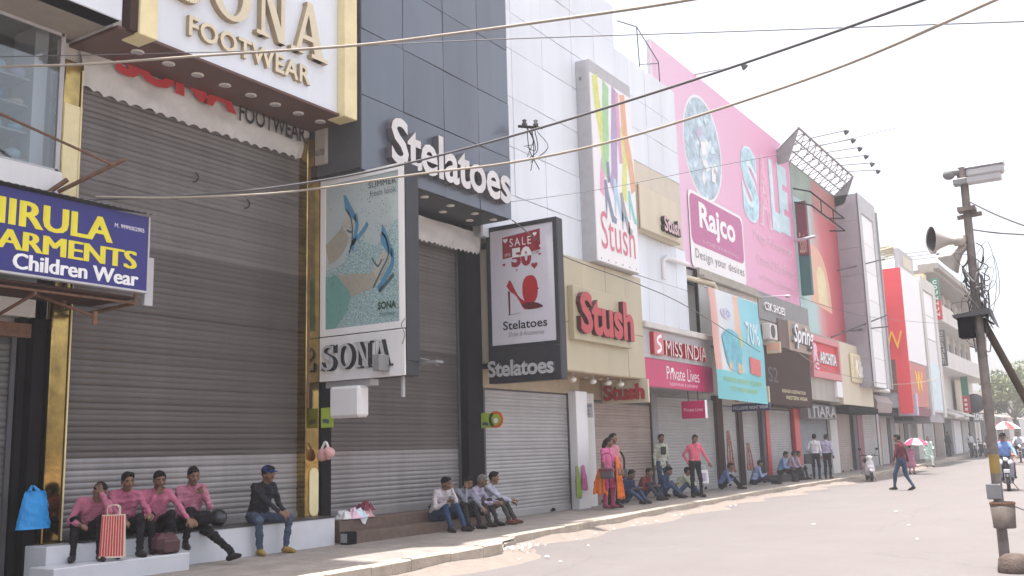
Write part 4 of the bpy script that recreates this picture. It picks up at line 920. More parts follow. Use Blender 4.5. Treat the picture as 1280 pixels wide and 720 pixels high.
# round-cornered logo plate
rf('print_plate', rrect(28.75, 33.9, 7.15, 9.72, .25), 'print_white', .034); rf('print_plate', rrect(28.85, 33.8, 7.95, 9.62, .28), 'pink_deep', .037)
letters(bsh, 'Rajco', 'F', -11.40, 29.6, 33.0, 8.30, 9.45, 0, 'print_white', bold=.03, lift=.042)
letters(bsh, 'A HOUSE OF FURNISHINGS', 'F', -11.40, 29.8, 33.2, 8.08, 8.2, 0, 'pink_pale', lift=.042)
letters(bsh, 'Design your desires', 'F', -11.40, 29.1, 33.7, 7.4, 7.8, 0, 'mid_grey', lift=.042, spacing=1.15)
for k, (ch, a, b, m_) in enumerate((('S', 34.2, 36.1, 'aqua_pale'), ('A', 36.0, 37.6, 'pink_pale'), ('L', 37.6, 38.7, 'aqua'), ('E', 38.7, 40.0, 'aqua'))):
    letters(bsh, ch, 'F', -11.40, a, b, 9.75+.1*k, 12.75+.25*k*.3, 0, m_, bold=.07, lift=.01)
    letters(bsh, ch, 'F', -11.40, a+.07, b-.07, 9.85+.1*k, 12.65+.25*k*.3, 0, ['print_collage2' if False else mat('print_sale', (.40, .62, .70), .5, var=.35, scale=2.5), mat('print_check', (.70, .34, .48), .5, var=.4, scale=9), 'aqua_pale', 'aqua'][k], bold=.02, lift=.014)
letters(bsh, 'Mega Furnishings', 'F', -11.40, 35.2, 40.1, 9.0, 9.55, 0, 'pink_pale', lift=.01)
letters(bsh, 'Curtain & Sofa Fabrics', 'F', -11.40, 35.4, 40.1, 8.25, 8.65, 0, 'pink_pale', lift=.01); letters(bsh, 'Carpets', 'F', -11.40, 35.6, 37.2, 7.6, 7.95, 0, 'pink_pale', lift=.01); letters(bsh, 'Decorations', 'F', -11.40, 37.7, 40.1, 7.62, 7.95, 0, 'pink_pale', lift=.01)
# arm lamp over the billboard
def arm_lamp(a, b, label, group, m='light_grey'):
    t = thing('billboard_lamp', label, 'lamp', group, loc=a); va, vb = Vector(a), Vector(b)
    MB().tube([va, vb], .026, 6).build('arm', 'mid_grey', t)
    d = (vb-va).normalized()
    hd = MB(); hd.lathe([(.02, -.10), (.06, -.07), (.13, .09), (.001, .09)], vb + Vector((0, 0, -.05)), (d + Vector((0, 0, -.9))).normalized(), 10); hd.build('head', 'dark_grey', t)
    return t
arm_lamp((-11.4, 30.1, 13.98), (-10.3, 32.0, 14.7), 'single arm lamp leaning out above the pink billboard', 'billboard arm lamps')
MB().tube([(-11.3, 40.2, 9.9), (-9.9, 38.2, 9.55)], .06, 8).build('billboard_tube_light', 'light_grey', None, 'white tube light arm in front of the pink billboard edge', 'lamp')

# ------------------------------------------------------------------ brown fronted shop and its fittings
Z = thing('brown_front_shop_building', 'shop unit with dark brown fascia and narrow shutters', 'building', loc=(-12, 36, .15))
MB().box(-20, -12.06, 33.0, 40.3, .1, 7.0).box(-12.06, -11.1, 34.1, 40.3, 4.8, 6.9).build('wall', 'plaster', Z)
MB().box(-12.0, -11.0, 34.0, 39.9, 2.95, 5.05, 0, .01).build('fascia', 'dark_brown', Z)
letters(Z, 'S2', 'F', -11.0, 34.5, 35.6, 3.75, 4.3, 0, 'dark_grey'); letters(Z, 'FASHION DESTINATION', 'F', -11.0, 36.0, 39.0, 3.42, 3.55, 0, 'gold_paint'); letters(Z, 'WESTERN WEAR', 'F', -11.0, 36.4, 39.2, 3.18, 3.32, 0, 'gold_paint')
MB().box(-11.12, -11.02, 34.0, 40.35, 6.0, 7.0).build('upper_band', 'mid_grey', Z)
shutter(Z, -12.0, 32.15, 33.6, .16, 2.9, 'shutter_pale', .09, pieces=False); shutter(Z, -12.0, 34.1, 36.0, .16, 2.9, 'shutter_pale', .09, pieces=False); shutter(Z, -12.0, 36.9, 40.0, .16, 2.9, 'shutter_pale', .09, pieces=False)
MB().box(-12.1, -11.9, 33.62, 34.05, .15, 2.95, 0, .01).build('pillar', 'dark_brown', Z); MB().box(-12.1, -11.85, 36.05, 36.35, .15, 2.95, 0, .01).build('pillar', 'dark_grey', Z)
MB().box(-12.1, -11.82, 36.4, 36.8, .15, 2.95, 0, .01).build('pillar', 'red', Z); MB().box(-12.1, -11.82, 40.02, 40.75, .15, 2.95, 0, .01).build('pillar', 'red', Z)
NW = thing('night_wear_sign', 'cream projecting sign with red letters over a navy strip', 'sign', loc=(-10.9, 32.6, 2.7))
MB().box(-11.9, -10.55, 33.0, 33.1, 2.95, 3.50, 0, .006).build('board', 'cream', NW); MB().box(-11.9, -10.55, 32.99, 33.1, 2.68, 2.94, 0, .006).build('strip', 'print_navy', NW)
letters(NW, 'Stush', 'S', 33.0, -11.8, -10.65, 3.02, 3.4, 0, 'red_letter', bold=.05); letters(NW, 'EXCLUSIVE NIGHT WEAR', 'S', 32.99, -11.85, -10.6, 2.75, 2.86, 0, 'print_white')
SP = thing('cursive_letter_sign', 'tan board with raised white cursive letters above the brown fascia', 'sign', loc=(-11, 38.7, 5.1))
MB().box(-11.05, -10.95, 37.2, 40.2, 5.08, 6.25, 0, .008).build('board', mat('tan_board', (.36, .27, .23), .5, var=.12), SP)
letters(SP, 'Spring', 'F', -10.95, 37.45, 40.2, 5.18, 6.15, .12, 'print_white', 'mid_grey', bold=.02, shear=.35, raised=True)
CK = thing('white_letter_sign', 'raised white letters on grey band under the pink billboard', 'sign', loc=(-11, 35.7, 6.3))
letters(CK, 'CSK SHOES', 'F', -11.02, 34.55, 36.95, 6.36, 6.66, .06, 'print_white', 'light_grey', bold=.02, raised=True)
MB().box(-11.4, -10.98, 36.0, 37.15, 5.1, 6.2, 0, .01).build('brown_cabinet', mat('cab_brown', (.11, .06, .05), .5, var=.15), None, 'small dark brown box panel beside the cursive lettering', 'panel')
def ac_unit(loc, label):
    x, y, z = loc; t = thing('air_conditioner', label, 'air conditioner', loc=loc)
    MB().box(x-.3, x, y-.42, y+.42, z, z+.58, 0, .02).build('casing', 'plaster_white', t)
    MB().lathe([(.24, 0), (.24, .012), (.20, .014), (.001, .006)], (x, y-.1, z+.29), (1, 0, 0), 20).build('fan_grille', 'dark_grey', t)
    return t
ac_unit((-10.75, 34.7, 5.25), 'white air conditioner outdoor unit beside the turquoise banner')
SB = thing('striped_board', 'small orange and white projecting board under the air conditioner', 'sign', loc=(-10.6, 35, 4.8))
MB().box(-11.3, -10.5, 34.5, 34.6, 4.75, 5.15, 0, .005).build('board', 'cream', SB); MB().box(-11.0, -10.5, 34.495, 34.5, 4.85, 5.1).build('stripe', 'peach', SB)
MB().tube([(-11.2, 34.0, 6.75), (-10.3, 35.0, 6.85)], .02).ell((-10.25, 35.05, 6.82), (.10, .14, .06)).build('street_spotlight', 'light_grey', None, 'small white spotlight arm above the turquoise banner corner', 'lamp')

# ------------------------------------------------------------------ red and beige fronted shop (mural above)
X1 = thing('red_front_shop_building', 'shop unit with red recessed sign and beige logo fascia', 'building', loc=(-12, 45, .15))
MB().box(-20, -12.06, 40.3, 51.0, .1, 7.0).box(-12.06, -11.1, 40.3, 51.0, 3.3, 6.1).box(-20, -11.6, 40.6, 48.2, 7, 12.6).build('wall', 'plaster', X1)
MB().box(-11.1, -10.95, 40.3, 44.75, 4.22, 4.5).box(-11.1, -10.95, 40.3, 44.75, 5.72, 5.97).box(-11.1, -10.95, 40.3, 40.5, 4.5, 5.72).box(-11.1, -10.95, 44.5, 44.75, 4.5, 5.72).build('fascia_frame', 'pink_bill' if False else mat('rose_frame', (.60, .22, .24), .45, var=.06), X1)
MB().box(-11.12, -11.08, 40.5, 44.5, 4.5, 5.72).build('fascia_panel', 'red_wall', X1)
letters(X1, 'ARCHITA', 'F', -11.07, 41.6, 44.2, 4.85, 5.35, .08, 'print_white', 'light_grey', bold=.02, raised=True)
letters(X1, 'R', 'F', -11.07, 40.75, 41.4, 4.9, 5.65, .06, 'pink_pale', bold=.05, raised=True); letters(X1, 'C', 'F', -11.07, 40.8, 41.4, 4.55, 4.85, .06, 'pink_pale', bold=.05, raised=True)
MB().box(-11.6, -10.95, 44.78, 50.6, 3.2, 6.02, 0, .02).build('logo_fascia', 'cream', X1)
lg = thing('logo_sign', 'square cream framed gold logo sign on the beige fascia', 'sign', loc=(-10.9, 47.7, 4.3))
MB().box(-10.95, -10.82, 46.3, 48.95, 4.25, 5.62, 0, .08).build('frame', mat('logo_cream', (.72, .62, .40), .4), lg); MB().box(-10.82, -10.80, 46.6, 48.7, 4.4, 5.47).build('inset', 'cream', lg)
letters(lg, 'Kilol', 'F', -10.80, 46.75, 48.5, 4.5, 5.3, .05, 'print_white', 'gold_paint', bold=.03, raised=True)
MB().box(-11.4, -10.97, 43.9, 45.6, 3.5, 4.2, 0, .01).build('white_plate', 'print_white', X1)
TI = thing('block_letter_sign', 'grey block capital sign above the blue grey shutter', 'sign', loc=(-11.5, 42.5, 2.6))
MB().box(-11.8, -11.45, 40.75, 45.2, 2.55, 3.15, 0, .01).build('board', 'mid_grey', TI); letters(TI, 'TIARA', 'F', -11.45, 40.9, 44.9, 2.62, 3.08, .1, mat('letter_dullgrey', (.34, .32, .33), .5), 'mid_grey', bold=.03, raised=True)
shutter(X1, -12.0, 41.2, 45.5, .16, 2.6, 'shutter_blue', .09, pieces=False); shutter(X1, -12.0, 46.9, 49.8, .16, 3.0, 'shutter_tan', .09, pieces=False); shutter(X1, -12.0, 51.9, 55.5, .16, 3.0, 'shutter_pale', .09, pieces=False)
MB().box(-12.1, -11.85, 45.6, 46.8, .15, 3.2, 0, .01).build('column', 'plaster_white', X1); MB().box(-12.1, -11.85, 49.9, 50.6, .15, 3.2, 0, .01).build('column', 'dark_grey', X1); MB().box(-12.1, -11.84, 50.7, 51.8, .15, 3.2, 0, .01).build('column', 'maroon', X1)
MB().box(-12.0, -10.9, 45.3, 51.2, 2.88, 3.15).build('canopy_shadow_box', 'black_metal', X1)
MU = thing('mural_billboard', 'tall teal and red mural billboard on the upper wall', 'billboard', loc=(-11.4, 44.5, 6.5))
MB().box(-11.55, -11.40, 40.75, 48.15, 6.2, 13.5).build('mural_sheet', gradmat('mural_print', 'Y', [(0, (.36, .55, .56)), (.36, (.42, .58, .58)), (.48, (.60, .30, .30)), (.62, (.60, .14, .16)), (1, (.42, .06, .08))], 40.75, 48.15, noise=.8, nscale=.6), MU)
ms = bpy.data.objects['mural_sheet']
flat(ms, 'print_panel', 'F', -11.40, [(40.75, 12.0), (48.15, 12.2), (48.15, 13.5), (40.75, 13.5)], mat('mural_green', (.25, .33, .27), .5, var=.2, scale=1), .004)
flat(ms, 'print_panel', 'F', -11.40, [(43.8, 11.9), (48.15, 11.9), (48.15, 13.4), (43.8, 13.4)], mat('mural_rust', (.42, .16, .15), .5, var=.15), .007)
flat(ms, 'print_arch', 'F', -11.40, spline([(42.4, 7.6), (42.4, 9.6), (43.2, 10.3), (44.8, 9.9), (45.6, 8.8), (45.8, 7.4)], 24), 'peach', .005)
flat(ms, 'print_arch', 'F', -11.40, spline([(43.6, 7.7), (43.6, 9.0), (44.2, 9.4), (45.0, 9.0), (45.2, 7.7)], 24), 'gold_paint', .008)

VS2 = thing('vertical_blade_sign', 'narrow maroon and dark teal vertical sign beside the mural', 'sign', loc=(-11.2, 41, 7.7))
MB().box(-11.4, -10.95, 41.0, 41.25, 9.4, 11.75, 0, .01).build('upper_panel', 'maroon', VS2); MB().box(-11.4, -10.95, 41.0, 41.25, 7.7, 9.38, 0, .01).build('lower_panel', 'teal_dark', VS2)
letters(VS2, 'Satin', 'S', 41.0, -11.32, -11.03, 9.5, 10.4, 0, 'peach')
# black pipe frame brackets over the mural
PF = thing('pipe_bracket_frame', 'dark pipe lighting frame jutting out over the mural', 'frame', loc=(-10.8, 43, 11.3))
mb = MB()
for za in (11.4, 12.0): mb.tube([(-11.3, 40.6, za+.25), (-10.6, 40.6, za), (-10.6, 46.2, za-.1), (-11.3, 46.2, za)], .035, 6)
for yy in (42.2, 44.2): mb.tube([(-10.6, yy, 11.38), (-10.6, yy, 11.95)], .025, 6)
mb.build('pipes', 'black_metal', PF)
# roof truss canopy
RT = thing('roof_truss_canopy', 'grey lattice truss canopy projecting from the roof above the mural', 'canopy', loc=(-11.2, 43, 13.6))
mb = MB(); A0, A1 = -11.42, -10.42
y0, y1 = 38.9, 48.0
def tp(a, y): return (A0 + (A1-A0)*a, y, 13.48 + .82*a)
for a in (0, .33, .66, 1): mb.tube([tp(a, y0), tp(a, y1)], .05 if a in (0, 1) else .03, 6)
n = 10
for i in range(n+1):
    yy = y0+(y1-y0)*i/n; mb.tube([tp(0, yy), tp(1, yy)], .03, 5)
    if i < n:
        y2 = y0+(y1-y0)*(i+1)/n; mb.tube([tp(0, yy), tp(.5, y2)], .02, 5); mb.tube([tp(.5, yy), tp(1, y2)], .02, 5); mb.tube([tp(.5, y2), tp(1, yy)], .02, 5)
mb.build('lattice', 'mid_grey', RT)
MB().prism([(-11.6, y0, 12.9), tp(0, y0), tp(1, y0), (-10.95, y0, 13.0)], (0, .12, 0)).build('end_plate', 'mid_grey', RT); MB().prism([(-11.6, y1, 12.9), tp(0, y1), tp(1, y1), (-10.95, y1, 13.0)], (0, .12, 0)).build('end_plate', 'mid_grey', RT)
MB().box(-11.62, -11.45, y0, y1, 13.2, 13.5).build('beam', 'mid_grey', RT)
mb = MB()
for i in range(n): mb.quad(tp(.02, y0+(y1-y0)*i/n), tp(.98, y0+(y1-y0)*i/n), tp(.98, y0+(y1-y0)*(i+1)/n-.05), tp(.02, y0+(y1-y0)*(i+1)/n-.05))
mb.v = [(a, b, c+.06) for a, b, c in mb.v]; mb.build('translucent_sheets', 'roof_sheet', RT)
for i in range(6): arm_lamp((-10.42, 40.6+i*1.25, 14.3), (-9.3, 42.2+i*1.2, 14.85-.075*i), ['arm lamp nearest the pink billboard in the roof row', 'second arm lamp in the roof row', 'third arm lamp in the roof row', 'fourth arm lamp in the roof row', 'fifth arm lamp in the roof row', 'last arm lamp in the roof row by the grey tower'][i], 'roof row of arm lamps')
for (a, b) in (((-11.3, 47, 9.6), (-9.6, 49.6, 10.35)), ((-11.3, 47, 6.7), (-9.7, 49.4, 7.0)), ((-11.2, 44.5, 6.2), (-9.9, 50.5, 7.7))):
    MB().tube([a, b], .035, 6).build('wall_rod', 'dark_grey', None, {9.6: 'upper dark rod crossing the grey tower side', 6.7: 'middle dark rod crossing the grey tower side', 6.2: 'long low rod with lamp over the beige fascia'}[a[2]], 'rod')

# ------------------------------------------------------------------ grey tower with white inset
Gt = thing('grey_tower_building', 'grey panelled narrow tower block with pale framed inset', 'building', loc=(-11, 50, .15))
MB().box(-20, -12.06, 51.0, 56.5, .1, 4.2).box(-20, -11.0, 48.2, 51.6, 4.2, 13.2).box(-20, -11.6, 51.6, 56.5, 4.2, 9.5).box(-11.9, -10.36, 48.06, 51.6, 4.1, 13.4).build('wall', 'light_grey', Gt)
gm = mat('grey_lilac', (.34, .32, .36), .5, var=.08, scale=1, dirt=.2, dirtcol=(.26, .24, .26))
for j in range(7): MB().box(-11.6, -10.32, 48.0, 48.05, 4.1+j*1.34, 4.1+(j+1)*1.34-.02).build('side_panel', gm, Gt)
fp = MB().box(-10.36, -10.30, 48.0, 48.55, 4.1, 13.5).box(-10.36, -10.30, 51.0, 51.7, 4.1, 13.5).box(-10.36, -10.30, 48.55, 51.0, 12.6, 13.5).build('front_frame', 'light_grey', Gt)
for j in range(6): MB().box(-10.40, -10.35, 48.55, 51.0, 4.1+j*1.41, 4.1+(j+1)*1.41-.03).build('inset_panel', 'print_white', Gt)
MB().box(-10.34, -10.22, 51.72, 51.85, 4.1, 13.2).build('edge_pipe', 'steel', Gt)
CA = thing('shop_awning', 'curved grey awning box below the grey tower', 'awning', loc=(-11, 52.5, 3))
MB().prism([(-11.9, 51.2, 3.0), (-11.0, 51.2, 3.0), (-10.9, 51.2, 3.5), (-11.1, 51.2, 3.85), (-11.6, 51.2, 4.05), (-11.9, 51.2, 4.1)], (0, 3.6, 0)).build('cover', mat('awn_grey', (.33, .27, .26), .6, var=.1, dirt=.2), CA)
MB().box(-11.95, -10.95, 51.2, 54.8, 4.05, 4.25, 0, .06).build('top_roll', 'plaster_white', CA)

# ------------------------------------------------------------------ red side wall building
RW = thing('red_wall_building', 'building with bright red side wall carrying a yellow letter', 'building', loc=(-11, 60, .2))
MB().box(-20, -10.4, 57.1, 62.6, 3.35, 11.0).box(-20, -12.5, 56.5, 62.7, .2, 3.35).build('wall', 'light_grey', RW)
for i, (ya, yb, m_) in enumerate(((56.6, 58.3, 'red_wall'), (58.6, 60.2, 'plaster_white'), (60.4, 61.2, 'charcoal'), (61.3, 62.6, 'shutter_pale'))): MB().box(-12.52, -12.42, ya, yb, .2, 2.9, 0, .01).build('shop_door', m_, RW)
MB().box(-12.5, -11.3, 56.6, 62.6, 3.0, 3.34).build('under_canopy_shade', 'charcoal', RW)  # dark strip stands in for the shade below the canopy
MB().box(-12.6, -10.3, 57.0, 57.1, 6.0, 11.1).box(-11.0, -10.3, 57.0, 57.1, 3.0, 6.0).build('side_wall', 'red_wall', RW)
letters(RW, 'W', 'S', 57.0, -11.62, -10.5, 6.55, 7.55, .03, 'yellow', bold=-.01)
MB().box(-12.6, -11.0, 57.02, 57.12, 4.2, 6.0).build('brown_wall', mat('wall_brown', (.16, .09, .07), .7, var=.2), RW)
MB().box(-12.4, -11.4, 56.9, 57.0, 4.6, 5.8).build('red_shutter', 'red', RW)
MB().box(-10.4, -10.3, 57.12, 62.5, 5.9, 11.15).build('white_hoarding', 'print_white', RW)
MB().box(-10.42, -10.3, 57.12, 62.0, 3.4, 5.8).build('lower_hoarding', mat('hoard_rose', (.50, .16, .14), .5, var=.1), RW)
letters(RW, 'W', 'F', -10.3, 58.4, 60.6, 4.2, 5.4, .03, 'yellow', bold=.02)
MB().box(-11.2, -10.2, 57.6, 58.0, 2.9, 4.1).build('blue_board', 'lilac', RW); MB().box(-11.0, -10.3, 58.1, 62.3, 2.9, 3.35).build('sign_strip', 'maroon', RW)

RB = thing('rooftop_sign_box', 'pale rooftop sign box with yellow lattice canopy on the red walled building', 'sign', loc=(-11, 60, 11))
MB().box(-10.6, -10.35, 57.3, 61.5, 11.05, 12.3, 0, .02).build('box', 'light_grey', RB); MB().box(-10.34, -10.33, 58.2, 60.9, 11.35, 12.0).build('inset', 'cream', RB)
mb = MB()
for i in range(6): mb.tube([(-12.6+i*.4, 57.0, 12.0+.06*i), (-12.6+i*.4, 60, 12.0+.06*i)], .03, 5)
for i in range(5): mb.tube([(-12.6, 57+i*.75, 12.0), (-10.6, 57+i*.75, 12.3)], .03, 5)
mb.build('lattice', 'gold_paint', RB); MB().box(-12.6, -10.6, 57.0, 60, 12.36, 12.38).build('sheet', 'cream', RB)
for i in range(3): arm_lamp((-10.3, 59+i*1.2, 12.2), (-9.0, 60.8+i*1.2, 12.5), ['first arm lamp of the three above the red walled building', 'middle arm lamp of the three above the red walled building', 'last arm lamp of the three above the red walled building'][i], 'arm lamps above the red wall')

# ------------------------------------------------------------------ white framed building, then balcony building
WF = thing('white_frame_building', 'white narrow building with grey side and framed facade', 'building', loc=(-11, 64, .2))
MB().box(-20, -10.45, 62.8, 67.8, 2.6, 11.35).box(-20, -12.6, 62.7, 68.2, .2, 3.0).build('wall', gm, WF)
for i, (ya, yb, m_) in enumerate(((62.8, 64.0, 'plaster_white'), (64.2, 65.4, 'shutter_tan'), (65.6, 66.8, 'charcoal'), (66.9, 68.1, 'shutter_pale'))): MB().box(-12.65, -12.5, ya, yb, .2, 2.7, 0, .01).build('shop_door', m_, WF)
MB().box(-12.6, -11.4, 62.8, 68.0, 2.75, 3.0).build('under_canopy_shade', 'dark_grey', WF)  # under-canopy shade built as a dark grey strip
MB().box(-10.45, -10.25, 62.7, 63.4, 3.0, 11.45).box(-10.45, -10.25, 67.0, 67.8, 3.0, 11.45).box(-10.45, -10.25, 63.4, 67.0, 10.7, 11.45).build('front_frame', 'plaster_white', WF)
for j in range(5): MB().box(-10.45, -10.35, 63.4, 67.0, 3.2+j*1.5, 3.2+(j+1)*1.5-.05).build('panel', 'print_white' if j > 2 else 'white_paint', WF)
MB().box(-10.44, -10.30, 63.6, 66.8, 3.3, 6.2).build('window_band', 'aqua_pale', WF)
BL = thing('balcony_building', 'old pale building with projecting concrete balconies near the pole', 'building', loc=(-12, 80, .3))
MB().box(-24, -12.2, 68.2, 96, .2, 13.0).build('wall', 'plaster_white', BL)
MB().box(-12.3, -10.9, 68.2, 69.2, 3.0, 12.4).build('end_pier', 'gold_paint' if False else mat('pier_cream', (.62, .50, .28), .6, var=.06), BL)
for zz in (6.4, 9.6, 12.8):
    MB().box(-12.3, -10.6, 70.5, 95.5, zz, zz+.22).build('floor_slab', 'concrete' if zz > 12 else 'plaster_white', BL)
    if zz < 12: MB().box(-10.75, -10.6, 70.5, 95.5, zz+.22, zz+1.15).build('balcony_parapet', 'plaster_white', BL)
MB().box(-11.6, -10.3, 70.5, 95.8, 13.02, 13.4).build('roof_edge', 'concrete', BL)
for zz in (6.65, 9.85):
    for i in range(8):
        yy = 71.5+i*3.0
        w_ = MB().box(-12.25, -12.15, yy, yy+1.8, zz+.4, zz+2.5).build('window', 'plaster', BL); MB().box(-12.16, -12.12, yy+.1, yy+1.7, zz+.5, zz+2.4).build('pane', 'dark_glass', w_)
        MB().box(-12.2, -11.95, yy+2.1, yy+2.5, zz, zz+3.0).build('fin', 'plaster_white', BL)
for i in range(6):
    yy = 70+i*4.2; MB().box(-12.25, -12.1, yy, yy+3.2, .3, 3.0).build('shop_shutter', ['shutter_pale', 'shutter_tan', 'charcoal', 'white_paint', 'shutter_pale', 'charcoal'][i], BL)
MB().box(-12.2, -11.2, 70, 95, 3.05, 3.25).build('shop_canopy', 'plaster_white', BL); MB().box(-11.95, -11.9, 84, 92, 3.5, 6.2).build('upper_front', 'cream', BL)
sg = thing('vertical_letter_sign', 'tall green and red vertical sign with white capitals', 'sign', loc=(-10.3, 70, 9.3))
MB().box(-10.75, -10.3, 69.9, 70.1, 10.75, 12.25).build('green_panel', 'green', sg); MB().box(-10.75, -10.25, 69.88, 70.1, 9.45, 10.73).build('red_panel', 'red', sg)
for i, ch in enumerate('COUNHUN'): letters(sg, ch, 'S', 69.88 if i > 3 else 69.9, -10.65, -10.4, 11.88-i*.365, 12.12-i*.365, 0, 'print_white', bold=.03)
sm = thing('dark_vertical_sign', 'dark narrow vertical sign with pale lowercase letters', 'sign', loc=(-10.3, 70, 6.2))
MB().box(-10.75, -10.22, 69.9, 70.1, 6.35, 8.75).build('panel', 'dark_grey', sm)
for i, ch in enumerate('madame'): letters(sm, ch, 'S', 69.9, -10.62, -10.35, 6.5+i*.37, 6.8+i*.37, 0, 'light_grey')
rg = thing('round_red_sign', 'red and green hanging sign with dark roundel on the balcony building', 'sign', loc=(-11, 84, 4))
MB().box(-11.5, -11.0, 84, 84.3, 4.9, 6.6).build('green_panel', 'green', rg); MB().box(-11.5, -11.0, 83.98, 84.3, 3.6, 4.88).build('red_panel', 'red', rg)
for i in range(3): MB().box(-11.36, -11.16, 83.96, 83.98, 3.75+i*.36, 3.95+i*.36).build('mark', 'print_white', rg)
MB().lathe([(.001, 0), (.75, 0), (.75, .2), (.001, .2)], (-10.7, 84.4, 4.3), (0, 1, 0), 20).build('roundel', 'charcoal', rg)
lv = thing('white_capitals_sign', 'dark fascia with white capitals at street level far end', 'sign', loc=(-11, 88, 3))
MB().box(-11.2, -10.95, 84.5, 92, 2.9, 3.7).build('board', 'charcoal', lv); letters(lv, 'LOVE', 'F', -10.95, 85.3, 90.5, 3.05, 3.55, .05, 'print_white', raised=True)
for i, (yy, h) in enumerate(((66, 3.0), (74, 3.1), (79, 3.2))):
    MB().prism([(-12.2, yy, h+.55), (-10.6, yy, h), (-10.6, yy, h+.12), (-12.2, yy, h+.7)], (0, 3.6, 0)).build('shop_awning', 'plaster_white', None, ['white sloping awning below the framed white building', 'white sloping awning left of the far capitals sign', 'dirty white awning just before the far capitals sign'][i], 'awning')
FB = thing('far_low_building', 'low distant pale building beyond the balcony block', 'building', loc=(-14, 110, .5))
MB().box(-26, -14, 97, 150, .3, 6.5).build('wall', 'plaster_white', FB)
for i in range(6): MB().prism([(-14, 99+i*7, 4.2), (-11.5, 99+i*7, 3.6), (-11.5, 99+i*7, 3.72), (-14, 99+i*7, 4.35)], (0, 5.0, 0)).build('awning', 'print_white' if i % 2 else 'peach', FB); MB().box(-14.1, -13.95, 99+i*7, 104+i*7, .5, 3.4).build('shutter', 'shutter_tan' if i % 2 else 'charcoal', FB)
# ------------------------------------------------------------------ people: smooth bodies grown from a posed skeleton
def surface_nets(F, org, h):
    ins = F < 0
    c = np.zeros(tuple(s-1 for s in F.shape), np.int8)
    for a in (0, 1):
        for b in (0, 1):
            for d in (0, 1): c += ins[a:F.shape[0]-1+a, b:F.shape[1]-1+b, d:F.shape[2]-1+d]
    act = (c > 0) & (c < 8); idx = np.full(act.shape, -1, np.int64); I, J, K = np.nonzero(act); idx[I, J, K] = np.arange(len(I))
    pos = np.zeros((len(I), 3)); cnt = np.zeros(len(I))
    corners = [(0, 0, 0), (1, 0, 0), (0, 1, 0), (1, 1, 0), (0, 0, 1), (1, 0, 1), (0, 1, 1), (1, 1, 1)]
    for p in range(8):
        for ax in range(3):
            if corners[p][ax]: continue
            q = list(corners[p]); q[ax] = 1
            v0 = F[I+corners[p][0], J+corners[p][1], K+corners[p][2]]; v1 = F[I+q[0], J+q[1], K+q[2]]
            m = (v0 < 0) != (v1 < 0)
            t = np.where(m, v0/np.where(m, v0-v1, 1), 0)
            P = np.array(corners[p], float)[None, :].repeat(len(I), 0); P[:, ax] += t
            pos += P*m[:, None]; cnt += m
    pos = (pos/cnt[:, None] + np.stack([I, J, K], 1))*h + org
    faces = []
    for ax in range(3):
        o1, o2 = [(1, 2), (2, 0), (0, 1)][ax]
        s0 = [slice(None)]*3; s1 = [slice(None)]*3; s0[ax] = slice(0, -1); s1[ax] = slice(1, None)
        a, b = ins[tuple(s0)], ins[tuple(s1)]; E = np.nonzero(a != b); E = [e for e in E]
        ok = (E[o1] > 0) & (E[o2] > 0) & (E[o1] < F.shape[o1]-1) & (E[o2] < F.shape[o2]-1); E = [e[ok] for e in E]
        def cell(d1, d2):
            q = [e.copy() for e in E]; q[o1] += d1; q[o2] += d2; return idx[q[0], q[1], q[2]]
        quad = np.stack([cell(-1, -1), cell(0, -1), cell(0, 0), cell(-1, 0)], 1)
        fl = a[tuple(E)]; quad[~fl] = quad[~fl][:, ::-1]; faces.append(quad)
    f = np.concatenate(faces); f = f[(f >= 0).all(1)]
    return pos, f, (I, J, K)
def nrm(v): v = np.array(v, float); return v/(np.linalg.norm(v) or 1)
